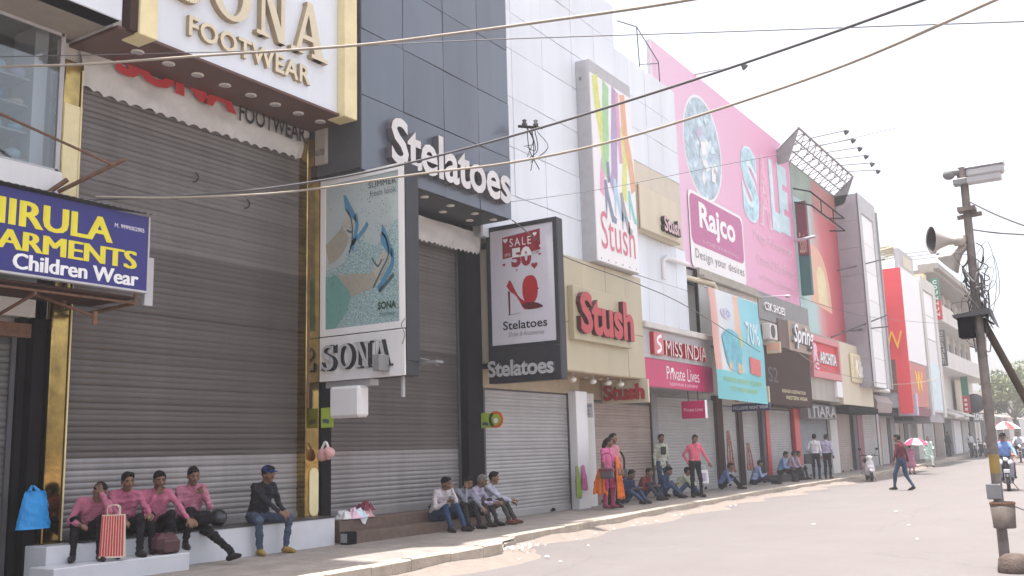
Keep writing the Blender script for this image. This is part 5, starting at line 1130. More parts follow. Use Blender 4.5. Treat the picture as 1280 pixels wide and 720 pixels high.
class Body:
    def __init__(s): s.p = []
    def cone(s, a, b, ra, rb, tag, k=.025): s.p.append(('c', np.array(a, float), np.array(b, float), ra, rb, tag, k)); return s
    def ell(s, c, r, tag, R=None, k=.015): s.p.append(('e', np.array(c, float), np.array(r, float), R if R is not None else np.eye(3), 0, tag, k)); return s
    def field(s, h, cut=None):
        lo = np.min([np.minimum(p[1], p[2])-max(p[3], p[4]) if p[0] == 'c' else p[1]-p[2].max() for p in s.p], 0) - 3*h
        hi = np.max([np.maximum(p[1], p[2])+max(p[3], p[4]) if p[0] == 'c' else p[1]+p[2].max() for p in s.p], 0) + 3*h
        n = np.ceil((hi-lo)/h).astype(int)+1
        F = np.full(n, .08, np.float32); best = np.full(n, 9., np.float32); T = np.zeros(n, np.int16)
        ax = [lo[i]+np.arange(n[i])*h for i in range(3)]
        for p in s.p:
            kind, a, b, c, d, tg, k = p
            if kind == 'c': l, u = np.minimum(a, b)-max(c, d)-.06, np.maximum(a, b)+max(c, d)+.06
            else: l, u = a-b.max()-.06, a+b.max()+.06
            i0 = np.clip(((l-lo)/h).astype(int), 0, n-1); i1 = np.clip(((u-lo)/h).astype(int)+2, 1, n); sl = tuple(slice(i0[i], i1[i]) for i in range(3))
            X, Y_, Z_ = np.meshgrid(*[ax[i][sl[i]] for i in range(3)], indexing='ij', sparse=True)
            if kind == 'c':
                v = b-a; L = max(v@v, 1e-9); t = np.clip(((X-a[0])*v[0]+(Y_-a[1])*v[1]+(Z_-a[2])*v[2])/L, 0, 1)
                dd = np.sqrt((X-a[0]-t*v[0])**2+(Y_-a[1]-t*v[1])**2+(Z_-a[2]-t*v[2])**2)-(c+(d-c)*t)
            else:
                R = c; q = [(X-a[0])*R[i][0]+(Y_-a[1])*R[i][1]+(Z_-a[2])*R[i][2] for i in range(3)]
                kk = np.sqrt((q[0]/b[0])**2+(q[1]/b[1])**2+(q[2]/b[2])**2); dd = (kk-1)*b.min()
            f0 = F[sl]; hh = np.clip(.5+.5*(f0-dd)/k, 0, 1); F[sl] = f0*(1-hh)+dd*hh-k*hh*(1-hh)
            m = dd < best[sl]; best[sl] = np.where(m, dd, best[sl]); T[sl] = np.where(m, tg, T[sl])
        if cut is not None:
            X, Y_, Z_ = np.meshgrid(*ax, indexing='ij', sparse=True); F = np.maximum(F, cut(X, Y_, Z_)).astype(np.float32)
        return F, T, lo
    def mesh(s, name, mats, h, cloth=(), cut=None, amp=.012, seed=0):
        F, T, lo = s.field(h, cut); pos, f, (I, J, K) = surface_nets(F, lo, h); tg = T[I, J, K]
        if len(cloth):
            rs = np.random.RandomState(seed); n_ = np.zeros(len(pos)); m = np.isin(tg, cloth)
            for _ in range(7):
                w = rs.normal(0, 1, 3)*np.array([20, 20, 30])*(1+.25*_); n_ += (1-abs(np.sin(pos@w*.5+rs.uniform(0, 6)))*2)/(1+.25*_)
            g = np.stack(np.gradient(F, h), -1)[I, J, K]; g /= np.linalg.norm(g, axis=1, keepdims=True)+1e-6
            pos = pos + g*(m*n_*amp*.38)[:, None]
        me = bpy.data.meshes.new(name); me.from_pydata(pos.tolist(), [], f.tolist())
        for m_ in mats: me.materials.append(m_)
        me.polygons.foreach_set('material_index', tg[f[:, 0]].astype(np.int32)); me.polygons.foreach_set('use_smooth', np.ones(len(f), bool)); me.update()
        return me
def ik(a, c, l1, l2, pole):
    a, c = np.array(a, float), np.array(c, float); v = c-a; d = np.linalg.norm(v); d2 = min(d, (l1+l2)*.995); u = v/(d or 1); c = a+u*d2
    x = (l1*l1-l2*l2+d2*d2)/(2*d2); y = math.sqrt(max(l1*l1-x*x, 0)); p = np.array(pole, float); p = p-u*(p@u); p = nrm(p) if np.linalg.norm(p) > 1e-6 else nrm(np.cross(u, [1, 0, .1]))
    return a+u*x+p*y, c
def rotm(yaw, pitch, roll):
    """yaw about z (+ = turn left), pitch (+ = nod down), roll (+ = tilt to right)"""
    cy, sy, cp, sp, cr, sr = math.cos(yaw), math.sin(yaw), math.cos(pitch), math.sin(pitch), math.cos(roll), math.sin(roll)
    Rz = np.array([[cy, -sy, 0], [sy, cy, 0], [0, 0, 1]]); Rx = np.array([[1, 0, 0], [0, cp, sp], [0, -sp, cp]]); Ry = np.array([[cr, 0, sr], [0, 1, 0], [-sr, 0, cr]])
    return Rz@Rx@Ry
SHIRT, PANTS, SKIN, SHOE, DARK, EXTRA = range(6)
PN = [0]
CLOTHC = {}
def cloth(c, rough=.85):
    k = 'cloth_%d_%d_%d' % tuple(int(x*999) for x in c); return mat(k, c, rough, var=.2, scale=13, bump=.8, bscale=17, spec=.08)
def person(label, loc, face, pelvis, lean=(0, 0, 0), hands=None, feet=None, head=(0, 0, 0), shirt=(.5, .2, .28), pants=(.02, .02, .025), skin=(.19, .105, .068), shoe=(.03, .025, .025), hairc=(.012, .010, .010), H=1.68, vox=.012, poles=None, sleeve=1.0, shoes_dir=None, skirt=None, group=None, longhair=False, cap=None, build=1.0, seed=None, chest_print=False, kneep=None, footpitch=None, tuck=True):
    """face: degrees of facing from +X counter-clockwise. local frame: +Y forward, +X to the person's right. lean: (forward, side right, twist) degrees."""
    s = H/1.70; PN[0] += 1; sd_ = seed if seed is not None else PN[0]
    root = thing('person', label, 'person', group, loc, rad(face-90))
    B_ = Body(); P = np.array(pelvis, float); lf, ls, lt = [rad(a) for a in lean]
    Rt = rotm(0, lf*.55, ls*.55); Ru = rotm(lt, lf, ls)
    mid = P+Rt@np.array([0, 0, .22*s]); chest = mid+Ru@np.array([0, 0, .17*s]); neck = chest+Ru@np.array([0, .005, .13*s]); hx = np.array([1., 0, 0])
    bw = build
    # torso
    B_.cone(P+hx*-.07*s, P+hx*.07*s, .115*s*bw, .115*s*bw, PANTS, .03)
    for sx in (-1, 1):
        B_.cone(P+np.array([sx*.055*s, .0, .06*s]), mid+Rt@np.array([sx*.05*s, .01, 0]), .112*s*bw, .108*s*bw, SHIRT if tuck else SHIRT, .04)
        B_.cone(mid+Rt@np.array([sx*.05*s, .01, 0]), chest+Ru@np.array([sx*.075*s, 0, .0]), .108*s*bw, .112*s*bw, SHIRT, .04)
        sh = chest+Ru@np.array([sx*.155*s, -.005, .085*s]); B_.cone(neck+Ru@np.array([sx*.04, -.01, -.03*s]), sh, .052*s, .056*s, SHIRT, .04)
    if not tuck: B_.cone(P+np.array([0, 0, -.03*s]), P+np.array([0, 0, .12*s]), .142*s*bw, .135*s*bw, SHIRT, .03)
    if skirt: # long tunic to given point
        for sx in (-.08, 0, .08): B_.cone(P+np.array([sx, 0, .1]), np.array(skirt)+np.array([sx*1.5, 0, 0]), .13*s, .15*s, SHIRT, .03)
    # collar
    B_.cone(neck+Ru@np.array([0, -.005, -.035*s]), neck+Ru@np.array([0, .0, .0]), .068*s, .060*s, SHIRT, .02)
    for sx in (-1, 1): B_.cone(neck+Ru@np.array([sx*.02, .062*s, -.045*s]), neck+Ru@np.array([sx*.058*s, .03*s, .0]), .016*s, .016*s, SHIRT, .01)
    # head
    hy, hp, hr = [rad(a) for a in head]; Rh = Ru@rotm(hy, hp-lf*.75, hr-ls*.7)
    hb = neck+Ru@np.array([0, .01*s, .05*s]); hc = hb+Rh@np.array([0, .03*s, .105*s])
    B_.cone(neck+Ru@np.array([0, 0, -.02*s]), hb, .055*s, .052*s, SKIN, .02); B_.cone(hb, hc, .05*s, .055*s, SKIN, .02)
    RhT = Rh.T
    def hp_(x, y_, z_): return hc+Rh@(np.array([x, y_, z_])*s)
    B_.ell(hc+Rh@np.array([0, -.008, .018])*s, np.array([.074, .094, .098])*s, SKIN, RhT, .02); B_.cone(hp_(0, .03, -.03), hp_(0, .055, -.085), .058*s, .034*s, SKIN, .03)
    B_.cone(hp_(0, .085, .012), hp_(0, .108, -.028), .009*s, .015*s, SKIN, .012); 
    for sx in (-1, 1):
        B_.ell(hp_(sx*.078, -.01, -.008), np.array([.011, .022, .034])*s, SKIN, RhT, .008)
        B_.ell(hp_(sx*.032, .081, .016), np.array([.016, .012, .009])*s, DARK, RhT, .004); B_.cone(hp_(sx*.015, .092, .036), hp_(sx*.05, .078, .038), .007*s, .006*s, DARK, .006)
        B_.ell(hp_(sx*.04, .06, -.02), np.array([.026, .026, .026])*s, SKIN, RhT, .02)
    B_.cone(hp_(-.022, .083, -.058), hp_(.022, .083, -.058), .008*s, .008*s, EXTRA, .006)
    if seed != -1 and hairc is not None and not longhair and sd_ % 3 == 0: B_.cone(hp_(-.03, .094, -.043), hp_(.03, .094, -.043), .007*s, .007*s, DARK, .005)
    # arms
    hands = hands or {}; poles = poles or {}
    for side, sx in (('l', -1), ('r', 1)):
        sh = chest+Ru@np.array([sx*.168*s, -.005, .075*s])
        hd = hands.get(side, (sx*.24, .06, P[2]-.05)); pl = poles.get(side, (sx*.45, -.6, -.6))
        el, wr = ik(sh, hd, .285*s, .255*s, pl)
        B_.cone(sh, el, .056*s*bw, .046*s*bw, SHIRT, .03)
        B_.cone(el, el+(wr-el)*(.92 if sleeve >= 1 else .05), .046*s, .034*s, SHIRT if sleeve >= 1 else SKIN, .02)
        if sleeve < 1: B_.cone(el, wr, .040*s, .028*s, SKIN, .012)
        B_.cone(el+(wr-el)*.8, wr, .030*s, .026*s, SKIN, .01)
        fd = nrm(wr-el); nn = nrm(np.cross(fd, np.array([sx, .2, .3]))); 
        if nn[2] > 0: nn = -nn
        sv = nrm(np.cross(fd, nn))*sx
        for o in (-.022, 0, .022): B_.cone(wr+fd*.015+sv*o*.7, wr+fd*.085*s+sv*o*1.1, .017*s, .015*s, SKIN, .01)
        for i, (o, L) in enumerate(((-.033, .058), (-.011, .072), (.011, .076), (.032, .068))):
            b0 = wr+fd*.088*s+sv*o; b1 = b0+(fd*.88+nn*.42)*L*.5*s; b2 = b1+(fd*.55+nn*.82)*L*.5*s; B_.cone(b0, b1, .0095*s, .0088*s, SKIN, .005); B_.cone(b1, b2, .0088*s, .0075*s, SKIN, .005)
        t0 = wr+fd*.03+sv*.03; t1 = t0+(fd*.6+sv*.7+nn*.2)*.04*s; B_.cone(t0, t1, .013*s, .011*s, SKIN, .008); B_.cone(t1, t1+(fd*.9+sv*.2+nn*.3)*.032*s, .011*s, .009*s, SKIN, .006)
    # legs
    for side, sx in (('l', -1), ('r', 1)):
        hip = P+np.array([sx*.088*s, 0, -.01]); ft = np.array(feet[side] if feet else (sx*.1, 0, 0), float); an = ft+np.array([0, 0, .085*s])
        kp = (kneep or {}).get(side, (sx*.15, 1, .6)); kn, an = ik(hip, an, .435*s, .415*s, kp)
        B_.cone(hip, kn, .094*s*bw, .064*s, PANTS, .035); B_.cone(kn, an+np.array([0, 0, .03]), .063*s, .05*s, PANTS, .03); B_.ell(kn, np.array([.064]*3)*s, PANTS, None, .02)
        fd = (shoes_dir or {}).get(side, (sx*.18, 1, 0)); fd = nrm(fd); B_.cone(an+np.array([0, 0, .02]), an-np.array([0, 0, .04])-fd*.01, .040*s, .040*s, SHOE if shoe is not None else SKIN, .015)
        he = an-fd*.045*s-np.array([0, 0, .045*s]); to = an+fd*.155*s-np.array([0, 0, .055*s]); B_.cone(he, an+fd*.08*s-np.array([0, 0, .045*s]), .038*s, .040*s, SHOE, .015); B_.cone(an+fd*.06*s-np.array([0, 0, .04*s]), to, .042*s, .030*s, SHOE, .015)
    mats = [cloth(shirt), cloth(pants), mat('skin_%d' % int(skin[0]*999), skin, .55, var=.1, scale=20, spec=.35), cloth(shoe, .5), MATS.get('facial_dark') or mat('facial_dark', (.018, .014, .013), .5), MATS.get('lip') or mat('lip', (.12, .05, .042), .5)]
    body = bpy.data.objects.new('body', B_.mesh('body', mats, vox, (SHIRT, PANTS), seed=sd_)); put(body, root)
    # hair as a cap shaped to the skull
    Hb = Body(); Hb.ell(hc+Rh@np.array([0, -.014, .024])*s, np.array([.084, .104, .107])*s, 0, RhT, .01)
    if hairc is not None and not longhair: Hb.ell(hc+Rh@np.array([.01*math.sin(sd_), .045, .085])*s, np.array([.062, .055, .040])*s, 0, RhT, .03)
    if longhair:
        Hb.cone(hp_(0, -.09, .0), hp_(0, -.12, -.10), .06*s, .05*s, 0, .03); Hb.cone(hp_(0, -.12, -.10), hp_(.01, -.13, -.34), .045*s, .025*s, 0, .03)
    n_ = Rh@np.array([0, -.78, .62]); pc = hp_(0, .030, .028)
    cutf = lambda X, Y_, Z_: -((X-pc[0])*n_[0]+(Y_-pc[1])*n_[1]+(Z_-pc[2])*n_[2])+.007*np.sin(X*130+Z_*70)+.005*np.sin(X*310+Y_*200)
    if hairc is not None:
        ho = bpy.data.objects.new('hair', Hb.mesh('hair', [cloth(hairc, .6)], min(vox, .012), (0,), cutf, .006, sd_)); put(ho, root)
    if cap is not None:
        Cb = Body(); Cb.ell(hp_(0, -.012, .03), np.array([.090, .110, .105])*s, 0, RhT, .01); nc = Rh@np.array([0, -.15, 1.]); pc2 = hp_(0, 0, .035)
        Cb.ell(hp_(0, .12, .052), np.array([.075, .075, .016])*s, 0, RhT, .01)
        co = bpy.data.objects.new('cap', Cb.mesh('cap', [cloth(cap, .7)], .008, (), lambda X, Y_, Z_: -((X-pc2[0])*nc[0]+(Y_-pc2[1])*nc[1]+(Z_-pc2[2])*nc[2]))); put(co, root)
    if chest_print:
        c0 = chest+Ru@np.array([0, .137, -.05]); w_, h_ = .085, .11; Q = [c0+Ru@np.array([a, 0, b]) for a, b in ((-w_, -h_), (w_, -h_), (w_, h_), (-w_, h_))]
        MB().prism(Q, tuple(Ru@np.array([0, .012, 0]))).build('shirt_print', 'print_black', root)
    return root
PV = .154
NEAR, MID, FAR = .0095, .013, .018
pinks = [(.42, .145, .21), (.39, .12, .19), (.45, .14, .215), (.41, .155, .22)]
blk = (.016, .015, .018)
# four friends in pink shirts on the marble plinth (feet on the lower step, top .36)
person('pink shirted man at the far left hugging a striped bag, hand on brow', (-11.10, 7.60, .36), -30, (0, 0, .31), (40, -12, 0), {'l': (-.12, .50, .80), 'r': (.10, .52, .44)}, {'l': (-.14, .42, 0), 'r': (.16, .34, 0)}, (8, 22, -8), pinks[0], blk, vox=NEAR, poles={'l': (-.3, .5, -1), 'r': (.6, -.5, -.6)}, build=1.04, seed=4, H=1.62)
person('pink shirted man second from left with arms over his knees', (-11.10, 8.11, .36), -22, (0, 0, .33), (24, 0, 0), {'l': (-.20, .52, .50), 'r': (.12, .54, .46)}, {'l': (-.10, .50, 0), 'r': (.15, .46, 0)}, (6, 8, 4), pinks[1], blk, vox=NEAR, seed=5, H=1.62)
person('pink shirted man third from left covering his mouth with one hand', (-11.10, 8.58, .36), -24, (0, 0, .32), (22, -2, 0), {'l': (-.34, .46, .40), 'r': (.05, .37, .74)}, {'l': (-.16, .36, 0), 'r': (.10, .42, 0)}, (4, 10, 2), pinks[2], blk, vox=NEAR, poles={'r': (.2, .6, -1), 'l': (-.5, -.5, -.5)}, seed=7, H=1.62)
person('pink shirted man fourth from left with one leg stretched out', (-11.08, 9.14, .154), -14, (0, 0, .53), (18, 4, 0), {'l': (-.05, .30, .92), 'r': (.16, .40, .60)}, {'l': (-.28, .76, .02), 'r': (.22, .40, .21)}, (-4, 12, 4), pinks[3], blk, vox=NEAR, poles={'l': (-.2, .5, -1)}, H=1.68, kneep={'l': (-.1, .3, 1)}, shoes_dir={'l': (-.3, .9, .25)}, seed=8)
person('young man in blue cap, dark top and jeans alone on the plinth', (-11.08, 10.40, .154), -8, (0, 0, .525), (26, 2, 0), {'l': (-.13, .46, .60), 'r': (-.06, .48, .58)}, {'l': (-.24, .36, 0), 'r': (.20, .34, 0)}, (10, 4, 0), (.022, .023, .030), (.065, .085, .13), vox=NEAR, shoe=(.30, .20, .06), cap=(.02, .028, .10), seed=10, kneep={'l': (-.5, 1, .5), 'r': (.5, 1, .5)})
# four men on the brown step
person('man in white shirt and jeans resting his cheek on the brown step', (-10.86, 14.50, .154), -12, (0, 0, .26), (26, 2, 0), {'l': (-.05, .34, .74), 'r': (.14, .42, .52)}, {'l': (-.10, .60, 0), 'r': (.16, .52, 0)}, (14, 12, 6), (.55, .50, .53), (.035, .06, .12), vox=NEAR, poles={'l': (-.2, .6, -1)}, seed=11, H=1.62)
person('man in grey shirt second on the brown step leaning forward', (-10.84, 15.04, .154), -10, (0, 0, .26), (30, -4, 0), {'l': (-.10, .60, .36), 'r': (.05, .34, .72)}, {'l': (-.08, .52, 0), 'r': (.16, .48, 0)}, (-8, 16, 0), (.22, .23, .27), (.03, .028, .03), vox=NEAR, poles={'r': (.2, .6, -1)}, seed=13, H=1.62)
person('grey haired man third on the brown step in lilac shirt', (-10.86, 15.52, .154), 6, (0, 0, .26), (28, 0, 0), {'l': (-.10, .54, .44), 'r': (.08, .54, .42)}, {'l': (-.12, .50, 0), 'r': (.12, .48, 0)}, (0, 10, 0), (.36, .32, .42), (.05, .045, .045), vox=NEAR, hairc=(.16, .15, .15), seed=14, H=1.62)
person('man in pale checked shirt last on the brown step, looking up the street', (-10.84, 15.98, .154), 22, (0, 0, .27), (20, 4, 0), {'l': (-.10, .52, .46), 'r': (.08, .56, .42)}, {'l': (-.12, .56, 0), 'r': (.14, .50, 0)}, (6, 4, 0), (.38, .39, .46), (.07, .062, .06), vox=NEAR, seed=16, H=1.62, shoe=(.13, .05, .04))
# standing couple
person('woman in pink top with orange scarf and long plait standing by the white column', (-10.45, 20.50, .154), -10, (0, 0, .90), (2, 2, 0), {'l': (-.14, .22, .86), 'r': (.24, .12, .84)}, {'l': (-.08, .04, 0), 'r': (.09, -.06, 0)}, (30, 8, 0), (.55, .14, .28), (.42, .05, .14), vox=MID, H=1.56, longhair=True, sleeve=.4, shoe=(.3, .05, .1), seed=20, tuck=False)
person('man in pink shirt with shoulder bag behind the woman in orange', (-10.62, 21.05, .154), -20, (0, 0, .93), (2, -2, 0), {'l': (-.26, .10, .80), 'r': (.22, .14, .88)}, {'l': (-.12, .0, 0), 'r': (.12, .0, 0)}, (12, -2, 0), (.50, .22, .25), (.022, .022, .03), vox=MID, H=1.70, seed=22)
# people sitting on the pavement
def floor_sit(label, x, y, face, shirt, pants, **k):
    a = dict(lean=(26, 0, 0), hands={'l': (-.12, .42, .36), 'r': (.12, .42, .36)}, feet={'l': (-.12, .56, 0), 'r': (.14, .60, 0)}, head=(0, 10, 0), vox=MID); a.update(k)
    return person(label, (x, y, PV), face, (0, 0, .12), shirt=shirt, pants=pants, **a)
floor_sit('person in dark blue top and jeans crouched beside the standing couple', -11.25, 22.9, -15, (.02, .03, .09), (.05, .08, .15), head=(10, 16, 0), feet={'l': (-.1, .62, 0), 'r': (.18, .72, 0)}, seed=23)
floor_sit('person in maroon shirt sitting on the pavement by the tan shutter', -11.42, 24.3, -5, (.16, .035, .035), (.04, .045, .08), seed=25)
floor_sit('person in navy shirt sitting next to the one in maroon', -11.35, 25.35, 10, (.03, .05, .12), (.05, .07, .13), head=(-10, 14, 0), seed=26)
floor_sit('person in pale green shirt reaching over his knees on the pavement', -11.15, 26.05, 35, (.42, .46, .36), (.06, .09, .17), lean=(34, 0, 0), head=(10, 10, 0), hands={'l': (-.05, .60, .34), 'r': (.10, .62, .30)}, seed=28)
person('man in cream sweatshirt with black square standing against the shutters', (-11.5, 25.9, PV), -35, (0, 0, .94), (0, 0, 0), {'l': (-.24, .04, .84), 'r': (.24, .04, .84)}, {'l': (-.1, 0, 0), 'r': (.1, 0, 0)}, (0, 0, 0), (.50, .50, .42), (.05, .08, .14), vox=MID, H=1.72, chest_print=True, tuck=False, seed=29)
person('man in bright pink shirt standing with a carrier bag', (-10.45, 25.75, PV), -40, (0, 0, .93), (10, 4, 0), {'l': (-.40, .16, .86), 'r': (.18, -.02, .92)}, {'l': (-.14, .05, 0), 'r': (.10, -.02, 0)}, (-10, 12, -6), (.62, .14, .20), blk, vox=MID, H=1.68, seed=31)
floor_sit('person in blue shirt and black trousers under the hanging scarves', -11.5, 30.5, 25, (.12, .16, .32), blk, seed=32, lean=(30, 0, 0))
floor_sit('person in light blue shirt with outstretched legs by a brown pillar', -11.6, 33.9, 40, (.26, .32, .50), (.03, .03, .05), feet={'l': (-.1, .74, 0), 'r': (.12, .80, 0)}, seed=34)
for i, (yy, xx, sc, lb, fc) in enumerate(((36.5, -11.45, (.16, .24, .42), 'person in blue shirt seated between the red pillars, nearest', 15), (37.7, -11.5, (.36, .28, .38), 'person in lilac shirt seated between the red pillars', 30), (38.3, -11.5, (.40, .34, .40), 'person in pale shirt seated at the far red pillar', 38))):
    person(lb, (xx, yy, PV), fc, (0, 0, .36), (22, 0, 0), {'l': (-.12, .42, .48), 'r': (.12, .42, .48)}, {'l': (-.12, .44, 0), 'r': (.12, .5, 0)}, (0, 8, 0), sc, (.04, .035, .04), vox=MID, seed=35+i)
MB().box(-11.9, -11.3, 36.2, 39.0, .15, .40, 0, .02).build('low_bench_step', 'dark_stone', None, 'low dark step between the red pillars with people seated', 'step')
person('man in white shirt with dark bag seen from behind near the blue grey shutter', (-10.78, 38.9, PV), 95, (0, 0, .94), (2, 0, 0), {'l': (-.2, .12, .95), 'r': (.24, .02, .84)}, {'l': (-.1, 0, 0), 'r': (.1, .03, 0)}, (0, 0, 0), (.55, .54, .56), blk, vox=MID, H=1.7, seed=38)
person('man in lilac shirt seen from behind near the blue grey shutter', (-10.45, 39.3, PV), 80, (0, 0, .93), (0, 0, 0), {'l': (-.2, .14, .95), 'r': (.22, .10, .90)}, {'l': (-.1, 0, 0), 'r': (.1, 0, 0)}, (0, 0, 0), (.42, .38, .52), blk, vox=MID, H=1.66, seed=40, build=1.08)
# walkers on the road
person('man in maroon shirt and jeans walking across the road', (-6.41, 32.7, 0.0), 165, (0, 0, .93), (3, 0, 0), {'l': (-.26, .14, .86), 'r': (.27, -.10, .84)}, {'l': (-.08, .24, .02), 'r': (.09, -.26, .03)}, (0, 2, 0), (.11, .025, .035), (.035, .055, .10), vox=MID, H=1.72, shoes_dir={'r': (0, .9, -.3)}, seed=41)
person('child in pink dress under the red and white umbrella', (-9.0, 48.0, gz(48)), 80, (0, 0, .72), (0, 0, 0), {'l': (-.2, .1, .66), 'r': (.12, .22, .95)}, {'l': (-.08, 0, 0), 'r': (.08, .08, 0)}, (0, 0, 0), (.55, .22, .34), (.5, .2, .3), vox=FAR, H=1.32, skirt=(0, 0, .40), tuck=False, seed=43)
person('woman in green and white clothes stepping off the kerb', (-9.55, 56.0, gz(56)), -60, (0, 0, .90), (3, 0, 0), {'l': (-.14, .26, 1.0), 'r': (.24, .06, .85)}, {'l': (-.08, .22, 0), 'r': (.08, -.22, 0)}, (0, 0, 0), (.40, .52, .46), (.50, .52, .48), vox=FAR, H=1.6, skirt=(0, .0, .5), longhair=True, tuck=False, seed=44)
person('man in white shirt standing by the far parked motorcycles', (-10.7, 80.0, gz(80)), -60, (0, 0, .93), (2, 0, 0), {'l': (-.22, .1, .9), 'r': (.2, .2, 1.0)}, {'l': (-.1, 0, 0), 'r': (.1, 0, 0)}, (0, 0, 0), (.52, .53, .56), (.06, .06, .07), vox=FAR, H=1.7, seed=46)
for i, (xx, yy, sc, lb) in enumerate(((-11.4, 74.5, (.05, .05, .06), 'dark clothed figure in the shade by the far shutters'), (-10.0, 84.0, (.08, .07, .08), 'dark clothed figure behind the far motorcycles'))):
    person(lb, (xx, yy, gz(yy)+(.15 if xx < -11 else 0)), -40, (0, 0, .93), (2, 0, 0), None, {'l': (-.1, 0, 0), 'r': (.1, 0, 0)}, (0, 0, 0), sc, (.05, .05, .06), vox=.022, seed=47+i)
# ------------------------------------------------------------------ bags and small things
def bundle(name, label, root_, cones, m, cat='cloth', vox=.014):
    b = Body()
    for a_, c_, ra, rb in cones: b.cone(a_, c_, ra, rb, 0, .02)
    o = bpy.data.objects.new(name, b.mesh(name, [M[m] if isinstance(m, str) else m], vox, (0,), None, .022, len(name))); put(o); o.location = root_; return tag(o, label, cat)
def sheet_drape(name, label, top, bot, w0, w1, d, m, cat='cloth'):
    """hanging folded cloth: vertical folds that open towards the hem"""
    b = Body(); d = np.array([d[0], d[1], 0.])/math.hypot(*d); n_ = np.array([-d[1], d[0], 0.]); T, Bt = np.array(top, float), np.array(bot, float); o_ = T.copy()
    for k in range(6):
        s_ = (k-2.5)/2.5; z = (k % 2-.5); a_ = T-o_+d*w0*s_; c_ = Bt-o_+d*w1*s_+n_*.035*z+np.array([0, 0, .03*math.sin(k*2.1)]); mid_ = (a_+c_)/2+n_*.02*z+d*w1*.15*s_
        b.cone(a_, mid_, .018, .022, 0, .03); b.cone(mid_, c_, .022, .030*w1/.15, 0, .03)
    o = bpy.data.objects.new(name, b.mesh(name, [M[m] if isinstance(m, str) else m], .012, (0,), None, .006, len(label))); put(o); o.location = o_; return tag(o, label, cat)
def crumple(name, c, sx, sy, h, m, parent, seed):
    rs = np.random.RandomState(seed); n = 9; mb = MB(); off = root_loc(parent); G_ = rs.rand(n, n)*h; vs = []
    for i in range(n):
        for j in range(n):
            e = max(abs(i-4), abs(j-4))/4; vs.append((c[0]+sx*((i-4)/4+rs.uniform(-.14, .14)), c[1]+sy*((j-4)/4+rs.uniform(-.14, .14)), c[2]+(G_[i, j]+h*.5)*(1-e*e*.95)))
    mb.add(vs, [(i*n+j, (i+1)*n+j, (i+1)*n+j+1, i*n+j+1) for i in range(n-1) for j in range(n-1)], 0, False); return mb.build(name, m, parent)
def carrier(name, label, c, w, d, h, m, rz=0.0, handles=True, taper=.92, stripes=None):
    t = thing(name, label, 'bag', loc=c, rz=rz); mb = MB()
    a, b = w/2, d/2; mb.add([(-a, -b, 0), (a, -b, 0), (a, b, 0), (-a, b, 0), (-a*taper, -b*.6, h), (a*taper, -b*.6, h), (a*taper, b*.6, h), (-a*taper, b*.6, h)], [(3, 2, 1, 0), (0, 1, 5, 4), (2, 3, 7, 6), (1, 2, 6, 5), (3, 0, 4, 7), (4, 5, 6, 7)])
    mb.build('sack', m, t)
    if stripes:
        for i in range(9):
            u = -a*.9 + i*a*1.8/8; q = MB(); k = 1-.06
            q.quad((u-.011, -b-.003, .02), (u+.011, -b-.003, .02), (u*taper+.010, -b*.6-.004, h-.01), (u*taper-.010, -b*.6-.004, h-.01)); q.quad((u+.011, b+.003, .02), (u-.011, b+.003, .02), (u*taper-.010, b*.6+.004, h-.01), (u*taper+.010, b*.6+.004, h-.01)); q.build('stripe', stripes, t)
    if handles:
        for s_ in (-1, 1): MB().tube(spline([(-a*.5, s_*b*.55, h-.02), (-a*.4, s_*b*.6, h+.10), (a*.4, s_*b*.6, h+.10), (a*.5, s_*b*.55, h-.02)], 12), .006, 5).build('handle', m, t)
    return t
carrier('striped_shopping_bag', 'red and cream striped shopping bag at the leftmost pink shirted man\'s knees', (-10.50, 7.56, .40), .28, .10, .50, 'stripe_cream', rad(38), stripes='stripe_red')
t = thing('backpack', 'dark maroon backpack on the lower marble step', 'bag', loc=(-10.62, 8.42, .36))
MB().box(-10.74, -10.50, 8.24, 8.56, .362, .62, 0, .07).build('pack', 'bag_maroon', t); MB().box(-10.50, -10.45, 8.28, 8.52, .38, .54, 0, .04).build('pocket', 'bag_maroon', t); MB().tube(spline([(-10.55, 8.35, .62), (-10.5, 8.42, .70), (-10.55, 8.5, .62)], 10), .012, 6).build('strap', 'black_metal', t)
MB().box(-10.90, -10.68, 8.98, 9.26, .66, .84, 0, .05).build('lap_bag', 'black_metal', None, 'black bag on the lap of the fourth pink shirted man', 'bag')
def helmet(c, label, rz=0.0, m='black_metal'):
    t = thing('helmet', label, 'helmet', loc=c, rz=rz); mb = MB().ell((0, 0, .125), (.125, .15, .125), 18, 12)
    mb.v = [(x, y, max(z, .012)) for x, y, z in mb.v]; mb.build('shell', mat('helmet_black', (.012, .012, .014), .35, var=.05, spec=.3), t)
    v = MB(); vs = []; n = 12
    for j in range(4):
        for i in range(n+1):
            a = -1.1+2.2*i/n; zz = .07+.035*j; r = 1.02*math.sqrt(max(.05, 1-((zz-.125)/.125)**2)); vs.append((.125*r*math.sin(a), .15*r*math.cos(a), zz))
    v.add(vs, [(j*(n+1)+i, j*(n+1)+i+1, (j+1)*(n+1)+i+1, (j+1)*(n+1)+i) for j in range(3) for i in range(n)], 0, True); v.build('visor', mat('visor', (.03, .035, .045), .22, var=.05, spec=.6), t); return t
helmet((-11.02, 9.60, .592), 'black motorcycle helmet on the plinth beside the pink shirts', rad(-120))
